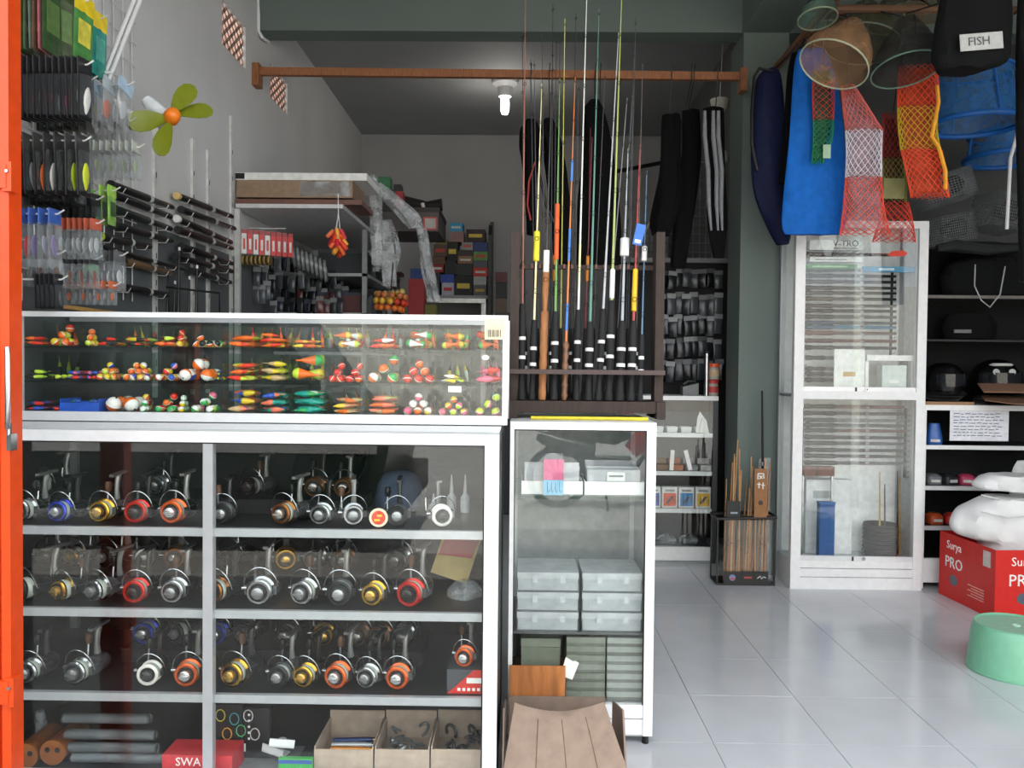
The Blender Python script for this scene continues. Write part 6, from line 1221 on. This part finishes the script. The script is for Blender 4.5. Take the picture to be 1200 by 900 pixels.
# helmets
for k, (px, py, s_) in enumerate(((1107, 458, .85), (1168, 458, 1.0))):
    a = P(px, py, y=LY+.2); t = thing('helmet', 'black full face helmet with %s' % ['one white oval badge on the crown', 'round badges and a white brow stripe'][k], 'helmet', T(a.x, LY+.22, lz[0]+.019 if k == 0 else lz[0]+.001, 0, 0, R(10-20*k), s_))
    GB = M('0c0c0e', .18)
    O('shell', MB().lathe([(.09, 0), (.115, .02), (.13, .07), (.135, .13), (.125, .19), (.095, .235), (.05, .26), (0, .265)], 26, T(s=(1, 1.15, 1))), GB, t)
    def vis():
        q = MB(); rs = []
        for z in (.1, .13, .16, .185):
            rr_ = .139-.0018*abs(z-.13)*100*.1
            rs.append([(rr_*math.sin(u)*(1 if d_ == 0 else .97), -rr_*1.15*math.cos(u)*(1 if d_ == 0 else .97), z) for d_ in (0, 1) for u in ([i*.2-1.0 for i in range(11)] if d_ == 0 else [1.0-i*.2 for i in range(11)])])
        return q.rings(rs)
    O('visor', cached('visor', vis), M('1c1e22', .06), t); O('chin_bar', MB().tube([(.12*math.sin(u), -.15*math.cos(u), .05) for u in [i*.25-1.25 for i in range(11)]], .022, 8), GB, t)
    if k == 0: O('badge', MB().lathe([(0, 0), (.03, 0), (.03, .003), (0, .003)], 18, T(0, -.085, .235, R(50), s=(1.2, .5, 1))), M('c8cac8', .4), t)
    else:
        for x in (-.045, .04): O('badge', MB().lathe([(0, 0), (.018, 0), (.018, .003), (0, .003)], 16, T(x, -.142, .19, R(78))), M('a8aaa8', .4), t)
        O('brow_stripe', MB().tube([(.1*math.sin(u), -.115*math.cos(u), .232) for u in [i*.2-.7 for i in range(8)]], [.002]+[.009]*6+[.002], 6), M('c0c2c0', .4), t)
# dark rack above: boards, dark bags
dr = thing('dark_rack', 'dark rack with shelves above the low shelf', 'rack', (0, 0, 0))
O('back_board', MB().box(lx0+.0, 3.8, LY+.45, LY+.47, 0, 2.0), M('070708', .9), dr, smooth=False)
zd = P(1140, 348, y=LY+.2).z
O('shelf_board', MB().box(lx0+.05, 3.6, LY+.15, LY+.45, zd-.012, zd), M('3a3634', .6), dr, smooth=False); O('edge', MB().box(lx0+.05, 3.6, LY+.14, LY+.15, zd-.014, zd+.004), M('6a6460', .5), dr, smooth=False)
zd2 = P(1140, 398, y=LY+.2).z
O('shelf_board', MB().box(lx0+.05, 3.6, LY+.2, LY+.45, zd2-.012, zd2), M('242424', .6), dr, smooth=False)
for x in (lx0+.02, 3.57): O('upright', MB().box(x, x+.03, LY+.42, LY+.45, 0, 2.0), BLACK, dr, smooth=False)
t = thing('black_sack', 'bulky black sack heaped on the dark rack', 'sack', (0, 0, 0)); O('cloth_body', loft([(303, 1130, 1190), (309, 1112, 1210), (325, 1102, 1225), (340, 1104, 1225), (347, 1106, 1225)], LY+.27, .2, wr=.012, seed=5, n=26), M('0e0f10', .9, kind='cloth'), t); O('cord', MB().tube([P(1143, 310, y=LY+.1), P(1142, 335, y=LY+.1), P(1150, 352, y=LY+.09), P(1160, 360, y=LY+.09), P(1172, 345, y=LY+.1), P(1178, 312, y=LY+.1)], .004, 6), M('a8a8a4', .5), t)
t = thing('black_pouch', 'black pouch on the rack above the helmets', 'pouch', (0, 0, 0)); O('cloth_body', loft([(368, 1110, 1160), (380, 1104, 1168), (397, 1106, 1166)], LY+.3, .14, wr=.006, seed=7), M('0b0b0c', .9, kind='cloth'), t); O('print', MB().box(P(1120, 385, y=LY+.2).x, P(1140, 385, y=LY+.2).x, LY+.215, LY+.225, P(1120, 390, y=LY+.2).z, P(1120, 386, y=LY+.2).z), M('6a6c6c', .5), t, smooth=False)
# red cigarette carton with white sacks
A = P(1165, 727, z=0); B = P(1100, 695, z=0)
RED = M('d22018', .5, nz=.06)
bxh = P(1166, 645, y=A.y).z; ang = math.atan2(B.x-A.x, B.y-A.y)
rc = thing('red_carton', 'red cardboard carton with white lettering full of white sacks', 'carton', T(A.x, A.y, 0, 0, 0, -ang))
ln = (B-A).length; wr_ = .5
for (x0, x1, y0, y1, nm) in ((0, wr_, 0, .006, 'front_panel'), (0, wr_, ln-.006, ln, 'back_panel'), (0, .006, .006, ln-.006, 'side_panel'), (wr_-.006, wr_, .006, ln-.006, 'side_panel')):
    O(nm, MB().box(x0, x1, y0, y1, 0.001, bxh), RED, rc, smooth=False)
O('bottom_panel', MB().box(.006, wr_-.006, .006, ln-.006, 0.001, .008), RED, rc, smooth=False)
text('Surya', .062, PAPER, rc, .15, -.001, bxh-.06, ry=0); text('PRO', .085, PAPER, rc, .15, -.001, bxh-.155)
O('emblem', MB().lathe([(0, 0), (.036, 0), (.036, .001), (0, .001)], 20, T(.15, 0, bxh-.245, R(90), s=(1, .8, 1))), M('55606a', .4), rc)
text('Surya', .062, PAPER, rc, -.001, ln*.72, bxh-.06, rz=R(-90)); text('PRO', .085, PAPER, rc, -.001, ln*.72, bxh-.155, rz=R(-90))
O('emblem', MB().lathe([(0, 0), (.036, 0), (.036, .001), (0, .001)], 20, T(0, ln*.72, bxh-.245, R(90), 0, R(-90), s=(1, .8, 1))), M('55606a', .4), rc)
O('label_patch', MB().box(-.001, 0, .04, .1, bxh-.1, bxh-.02), M('d8cac6', .6), rc, smooth=False)
for k in range(5): O('small_print', MB().box(-.001, 0, ln*.5-.16-.0*k, ln*.5-.02-.03*(k % 2), .12-k*.014, .125-k*.014), M('e8a8a0', .5), rc, smooth=False)
SACK = M('e6e6e6', .35, kind='cloth', nz=.05, sc=8)
for k, (rows, y, th, lb) in enumerate((([(583, 1150, 1235), (596, 1124, 1250), (614, 1114, 1250), (627, 1122, 1246), (635, 1146, 1228), (650, 1150, 1224)], A.y+.25, .26, 'white plastic sack bulging over the red carton rim'), ([(556, 1158, 1210), (563, 1142, 1235), (570, 1140, 1245), (574, 1150, 1240)], A.y+.27, .2, 'white plastic sack on top of the bulging one'))):
    t = thing('white_sack', lb, 'sack', (0, 0, 0)); O('sack_body', loft(rows, y, th, wr=.012, seed=k+2, n=34, sub=5, fr=10), SACK, t)
    O('seam', MB().tube([P(1150, 600-k*20, y=y-th*.56), P(1180, 607-k*20, y=y-th*.58), P(1215, 604-k*20, y=y-th*.57)], .004, 5), M('d0d0d0', .4), t)
t = thing('printed_sack', 'white sack with dark letters standing behind the red carton', 'sack', (0, 0, 0)); O('sack_body', loft([(540, 1192, 1240), (552, 1186, 1246), (575, 1183, 1250), (640, 1181, 1252), (690, 1182, 1252)], A.y+.555, .045, wr=.002, seed=9, n=24), M('c4c6c6', .5), t); p = P(1192, 566, y=A.y+.44); text('IS', .075, BLACK, t, p.x, A.y+.528, p.z, ry=R(-84))
# ------------------------------------------------------------------ green plastic stool
gz = P(1160, 744, y=3.35).z; gx = 2.075; gy = 3.46
gs = thing('plastic_stool', 'low round green plastic stool on the tile floor', 'stool', (gx, gy, 0)); GP = M('7ab898', .35, nz=.05)
gz = .195
O('stool_wall', MB().lathe([(.178, .0), (.184, .0), (.168, gz-.03), (.160, gz-.005), (.150, gz), (.145, gz-.004), (.158, gz-.03), (.176, .004)], 40), GP, gs)
O('seat', MB().lathe([(.012, gz-.006), (.15, gz-.004), (.146, gz-.012), (.012, gz-.012)], 40, cap=False), M('86ba9c', .4, nz=.08), gs); O('rim', MB().tube([(.155*math.cos(q), .155*math.sin(q), gz-.002) for q in [i*math.pi/20 for i in range(40)]], .005, 6, True), GP, gs); O('lip', MB().tube([(.182*math.cos(q), .182*math.sin(q), .006) for q in [i*math.pi/20 for i in range(40)]], .005, 6, True), GP, gs)
O('vent_ring', MB().tube([(.013*math.cos(q), .013*math.sin(q), gz-.005) for q in [i*math.pi/6 for i in range(12)]], .003, 5, True), M('c8e8d4', .4), gs)
# ------------------------------------------------------------------ poles and hanging nets at the right
zpole = 3.03
o = O('wooden_pole', MB().tube([(1.50, 5.0, zpole+.02), (1.49, 3.6, zpole), (1.48, 2.6, zpole)], .022, 8), M('7a5238', .7, kind='wood')); tag(o, 'rough wooden pole running forward from the column', 'pole')
o = O('net_pole', MB().tube([(1.44, 4.25, zpole+.045), (2.6, 4.25, zpole+.04), (3.85, 4.25, zpole+.045)], .02, 8), M('6a4a34', .7, kind='wood')); tag(o, 'wooden cross pole the nets and bags hang from', 'pole')
def netband(rows, y, th, col, parent, nx=26, cell=5.5, thick=.0035, name='net_band'):
    h_px = rows[-1][0]-rows[0][0]; nr_ = max(2, int(h_px/cell)); sub = max(1, round(nr_/(len(rows)-1)))
    rs = loft_rings(rows, y, th, n=nx*2, sub=sub, wr=.006, seed=y*7)
    n = nx*2; vs = []; idx = []
    for i, r_ in enumerate(rs):
        vs += [tuple(p) for p in r_]
    fs = []
    # diamond meshes: knots on alternate columns of successive rows
    bm = bmesh.new(); V = [bm.verts.new(v) for v in vs]; k = len(rs)
    for i in range(k-2):
        for j in range(n):
            if (i+j) % 2 == 0:
                try: bm.faces.new((V[i*n+j], V[(i+1)*n+(j+1) % n], V[(i+2)*n+j], V[(i+1)*n+(j-1) % n]))
                except ValueError: pass
    for v in [v for v in bm.verts if not v.link_faces]: bm.verts.remove(v)
    me = bpy.data.meshes.new(name); bm.to_mesh(me); bm.free()
    o = O(name, me, M(col, .6), parent); md = o.modifiers.new('mesh_threads', 'WIREFRAME'); md.thickness = thick; md.use_even_offset = False
    return o
def cord_up(t, px, py, y, mat=None): p = P(px, py, y=y); O('cord', MB().tube([p, Vector((p.x, 4.25, zpole+.02))], .004, 5), mat or DKGREY, t)
t = thing('navy_rod_bag', 'long navy blue padded bag hanging beside the column', 'bag', (0, 0, 0))
O('cloth_body', loft([(82, 898, 910), (95, 886, 916), (150, 880, 921), (220, 882, 925), (262, 897, 928), (286, 910, 924)], 4.62, .11, wr=.006, seed=2), M('141a3a', .7, kind='cloth'), t)
O('strap', MB().tube([P(905, 84, y=4.56), P(890, 80, y=4.56), P(884, 90, y=4.56), P(881, 130, y=4.55), P(881, 170, y=4.55), P(887, 200, y=4.55)], .009, 6), BLACK, t); O('loop', MB().tube([P(903, 86, y=4.6), Vector((1.50, 4.6, zpole+.0))], .006, 5), BLACK, t)
t = thing('black_sleeve', 'narrow black sleeve hanging behind the blue cloth', 'sleeve', (0, 0, 0)); O('cloth_body', loft([(62, 928, 940), (90, 922, 945), (150, 918, 945), (215, 912, 940)], 4.5, .06, wr=.005, seed=3), BK, t); O('loop', MB().tube([P(934, 64, y=4.5), Vector((1.50, 4.5, zpole))], .005, 5), BLACK, t)
t = thing('blue_cloth_bag', 'wide bright blue cloth bag hanging in front of cabinet', 'bag', (0, 0, 0))
O('cloth_body', loft([(58, 936, 966), (75, 931, 975), (110, 928, 983), (160, 925, 990), (220, 919, 992), (262, 916, 991), (275, 920, 984)], 4.4, .05, wr=.006, seed=4, n=30), M('1261b8', .7, kind='cloth'), t); cord_up(t, 950, 60, 4.38)
t = thing('small_net', 'small red and green netting strip over the blue cloth', 'net', (0, 0, 0))
for rows, c_ in (([(82, 953, 972), (96, 952, 976)], '1f7a4c'), ([(96, 952, 977), (118, 952, 978), (141, 953, 977)], 'd8402c'), ([(141, 953, 977), (165, 953, 975), (192, 951, 964)], '1f8a50')):
    netband(rows, 4.33, .03, c_, t, nx=9, cell=3.2, thick=.005)
O('backing', loft([(84, 954, 971), (140, 954, 975), (188, 953, 963)], 4.335, .018, seed=2), M('2a5a44', .8, kind='gauze'), t); O('label_card', MB().box(P(965, 175, y=4.3).x, P(974, 175, y=4.3).x, 4.305, 4.308, P(965, 185, y=4.3).z, P(965, 169, y=4.3).z), M('9ab89a', .5), t, smooth=False); cord_up(t, 963, 84, 4.33)
t = thing('coral_net', 'coral and white knotted net bag hanging full length', 'net', (0, 0, 0))
for rows, c_ in (([(100, 986, 1000), (125, 988, 1016), (153, 991, 1035)], 'e0706a'), ([(153, 991, 1034), (180, 992, 1033), (208, 991, 1033)], 'e0dce6'), ([(208, 991, 1033), (245, 988, 1036), (276, 984, 1044)], 'e85a48')):
    netband(rows, 4.25, .07, c_, t, nx=17, cell=4.2, thick=.0055)
O('inner_folds', loft([(112, 989, 1006), (153, 994, 1030), (208, 994, 1030), (268, 990, 1036)], 4.26, .035, wr=.004, seed=6), M('c8a8b0', .8, kind='film'), t); cord_up(t, 992, 102, 4.25)
t = thing('red_olive_net', 'red and olive knotted net bag hanging beside the coral one', 'net', (0, 0, 0))
for rows, c_ in (([(132, 1035, 1058), (160, 1034, 1060), (186, 1033, 1061)], 'b0302a'), ([(186, 1033, 1061), (210, 1034, 1062), (237, 1034, 1062)], '8a8a3a'), ([(237, 1034, 1064), (260, 1030, 1070), (284, 1022, 1073)], 'd8442e')):
    netband(rows, 4.42, .05, c_, t, nx=14, cell=4, thick=.0055)
O('label_card', MB().box(P(1035, 208, y=4.385).x, P(1060, 208, y=4.385).x, 4.378, 4.383, P(1035, 233, y=4.385).z, P(1035, 209, y=4.385).z), M('8a8a5a', .6), t, smooth=False); O('inner_folds', loft([(140, 1037, 1056), (186, 1036, 1058), (240, 1036, 1060)], 4.425, .025, seed=4), M('5a2a24', .8, kind='gauze'), t); cord_up(t, 1046, 134, 4.42)
t = thing('orange_yellow_net', 'orange and yellow knotted net bag hanging under the hoop net', 'net', (0, 0, 0))
for rows, c_ in (([(78, 1054, 1098), (100, 1052, 1100), (126, 1052, 1100)], 'e84a20'), ([(126, 1052, 1100), (150, 1053, 1098), (176, 1056, 1102)], 'c8a822'), ([(176, 1056, 1104), (200, 1062, 1108), (232, 1068, 1112)], 'e8502a')):
    netband(rows, 4.2, .07, c_, t, nx=18, cell=4, thick=.0058)
O('inner_folds', loft([(82, 1056, 1096), (126, 1055, 1096), (176, 1062, 1098), (225, 1072, 1104)], 4.21, .035, wr=.005, seed=1), M('b8482a', .8, kind='gauze'), t); O('rim_band', MB().tube([P(1098, 100, y=4.15), P(1100, 120, y=4.15), P(1092, 160, y=4.15), P(1100, 172, y=4.15), P(1108, 200, y=4.15), P(1108, 222, y=4.15)], .010, 6), M('e8a020', .6), t); cord_up(t, 1076, 80, 4.2)
def hoopnet(lb, c, rx, ry, rot, y, apex, col, ringc='8a9078', depth=.0, kind='veil'):
    cx, cy = c; s_ = y/FPX; cc = P(cx, cy, y=y); Rr = rx*s_; ph = math.asin(min(1, .5*ry/rx)); ro = R(rot)
    def ring(k, off):
        out = []
        for i in range(28):
            q = i*2*math.pi/28; v = Vector((Rr*k*math.cos(q), -Rr*k*math.sin(q)*math.cos(ph), Rr*k*math.sin(q)*math.sin(ph)))
            v = Matrix.Rotation(ro, 3, 'Y') @ v; out.append(cc+off+v)
        return out
    ap = P(apex[0], apex[1], y=y)-cc
    t = thing('hoop_net', lb, 'landing net', (0, 0, 0))
    O('hoop', MB().tube(ring(1, Vector((0, 0, 0))), .0038, 6, True), M(ringc, .4), t)
    O('net_bag', MB().rings([ring(k, ap*f+Vector((0, 0, .012*math.sin(9*f)))) for k, f in ((1, 0), (.97, .18), (.85, .4), (.62, .65), (.3, .88), (.06, 1))], cap=False), M(col, .8, kind=kind, nz=.4, sc=16), t)
    p = cc+ap; O('cord', MB().tube([p, Vector((p.x, 4.25, zpole+.03))], .004, 5), DKGREY, t)
hoopnet('brown landing net with pale wire hoop tilted beside orange bag', (977, 76), 40, 17, 28, 3.85, (1004, 26), '8a6644', 'a8b098')
hoopnet('dark landing net with thin green hoop over the orange net', (1062, 82), 38, 18, -4, 3.96, (1062, 20), '2a2824', '6a8a78')
hoopnet('olive landing net with dark hoop between the brown and dark ones', (1010, 52), 42, 14, 12, 4.45, (1016, 4), '4c4a34', '7a8a7a')
hoopnet('small green net hanging near the wooden pole', (958, 22), 22, 9, 0, 4.05, (962, -12), '4f6a5e')
hoopnet('rust red net hanging above the brown landing net', (972, 40), 26, 10, 10, 4.82, (975, 5), '8a4430')
hoopnet('olive brown net crowded under the cross pole', (1052, 22), 32, 11, -8, 4.72, (1054, -16), '4a4626')
hoopnet('tan net crowded under the cross pole', (1085, 12), 24, 12, 20, 4.42, (1088, -18), '7a6242')
t = thing('black_net_bag', 'large black mesh bag with white printed label', 'bag', (0, 0, 0))
O('cloth_body', loft([(-12, 1104, 1184), (20, 1098, 1186), (50, 1093, 1184), (72, 1092, 1180), (84, 1100, 1150)], 3.62, .14, wr=.006, seed=8, n=26), M('101112', .9, kind='cloth'), t)
a = P(1127, 40, y=3.53); b = P(1177, 60, y=3.53); lbm = O('printed_label', MB().box(0, b.x-a.x, 0, .003, 0, a.z-b.z), M('b4b4b2', .6), t, T(a.x, 3.535, b.z, 0, R(-5)), smooth=False); O('lettering', text_mesh('FISH', .05), M('5a5c5e', .5), lbm, T((b.x-a.x)*.44, -.002, (a.z-b.z)*.5, R(90)))
cord_up(t, 1140, -8, 3.62)
BLN = M('2f78be', .5, kind='veil'); BLR = M('1f66b8', .45)
for k, (c0_, c1_, rx0_, rx1_, ry_, y, lb) in enumerate((((1140, 84), (1143, 146), 42, 51, .32, 4.56, 'upper blue collapsible fish basket with thick bottom ring'), ((1180, 158), (1182, 186), 40, 46, .22, 5.1, 'lower blue collapsible fish basket below the larger one'))):
    t = thing('fish_basket', lb, 'fish basket', (0, 0, 0)); s_ = y/FPX
    def cr(c, rx, n=32): cc = P(c[0], c[1], y=y); return [cc+Vector((rx*s_*math.cos(q), rx*s_*math.sin(q), 0)) for q in [i*2*math.pi/n for i in range(n)]]
    mid = ((c0_[0]+c1_[0])/2, (c0_[1]+c1_[1])/2)
    O('net_wall', MB().rings([cr(c0_, rx0_*.98), cr(mid, (rx0_+rx1_)/2*.95), cr(c1_, rx1_*.98)], cap=False), BLN, t); O('ring', MB().tube(cr(c1_, rx1_), .016, 8, True), BLR, t); O('ring', MB().tube(cr(c0_, rx0_), .009, 8, True), BLR, t)
    for q in (0, 8, 16, 24):
        O('seam', MB().tube([cr(c0_, rx0_)[q], cr(c1_, rx1_)[q]], .008, 6), BLR, t); O('cord', MB().tube([cr(c0_, rx0_)[q], P(c0_[0], c0_[1]-(50 if k == 0 else 40), y=y)], .003, 5), BLR, t)
    p = P(c0_[0], c0_[1]-(50 if k == 0 else 40), y=y); O('cord', MB().tube([p, Vector((p.x, 4.25, zpole+.03))], .004, 5), BLR, t)
t = thing('dark_rod_bag', 'long dark bag hanging at the edge beside the baskets', 'bag', (0, 0, 0)); O('cloth_body', loft([(-10, 1194, 1230), (60, 1191, 1232), (160, 1192, 1232), (240, 1194, 1230), (330, 1196, 1228)], 3.95, .1, wr=.006, seed=4), M('141516', .8, kind='cloth'), t); cord_up(t, 1210, -6, 4.1)
# folding wire fish traps
def wire_box(w, d, h, nx, ny, nz, skew=0):
    q = MB(); r = .0018
    f = lambda x, y, z: Vector((x+skew*z, y, z))
    for i in range(nx+1):
        x = -w/2+w*i/nx
        for y in (-d/2, d/2): q.tube([f(x, y, 0), f(x, y, h)], r, 3)
        for z in (0, h): q.tube([f(x, -d/2, z), f(x, d/2, z)], r, 3)
    for k in range(nz+1):
        z = h*k/nz
        for y in (-d/2, d/2): q.tube([f(-w/2, y, z), f(w/2, y, z)], r, 3)
        for x in (-w/2, w/2): q.tube([f(x, -d/2, z), f(x, d/2, z)], r, 3)
    for k in range(ny+1):
        y = -d/2+d*k/ny
        for x in (-w/2, w/2): q.tube([f(x, y, 0), f(x, y, h)], r, 3)
        for z in (0, h): q.tube([f(-w/2, y, z), f(w/2, y, z)], r, 3)
    return q
GW = M('8e9294', .4, .2)
zrk = 2.36
for k, (px, py, w, d, h, rz, ry, lb) in enumerate(((1108, 270, .26, .22, .16, 20, -12, 'tilted grey wire fish trap above the dark rack'), (1110, 222, .28, .24, .16, -12, -16, 'grey wire fish trap leaning over the lowest one'), (1166, 250, .2, .22, .2, 8, 10, 'upright grey wire fish trap beside the white pole'))):
    p = P(px, py, y=4.95+.02*k); t = thing('wire_trap', lb, 'fish trap', T(p.x, p.y, p.z-h/2, 0, R(ry), R(rz)))
    O('wire_mesh', wire_box(w, d, h, 16, 14, 11), GW, t); O('frame', wire_box(w, d, h, 1, 1, 1), M('8a8e90', .4, .4), t, T(s=1.003)); O('funnel', MB().rings([[(w*.3*s_*math.cos(q), -d/2+dy, h/2+h*.35*s_*math.sin(q)) for q in [i*math.pi/6 for i in range(12)]] for s_, dy in ((1, 0), (.5, .1))], cap=False), M('4a4e50', .6, kind='gauze'), t)
a = P(1168, 195, y=4.86); b = P(1168, 272, y=4.86); o = O('white_pole', MB().tube([(b.x, 4.76, b.z), (b.x, 4.74, a.z+.02), (a.x, 4.4, zpole+.05), (a.x, 4.25, zpole+.065)], .01, 8), WHITE); tag(o, 'thin white pole hanging down among the wire traps', 'pole')
for k in range(5):
    yk = 4.80+.078*k; pts = [P(1098+k*3, 291, y=yk), P(1120+k*4, 289, y=yk), P(1155+k*3, 291, y=yk), P(1195, 290, y=yk)]
    o = O('folded_net', MB().tube([p+Vector((0, 0, .008*math.sin(i*2+k))) for i, p in enumerate(pts)], [.02, .033, .033, .02], 8), M(['191c1d', '20241e', '141516', '2a2d2e', '121a17'][k], .8)); tag(o, '%s folded net bundle on top of the dark rack' % ['grey', 'olive', 'black', 'pale grey', 'dark green'][k], 'net')
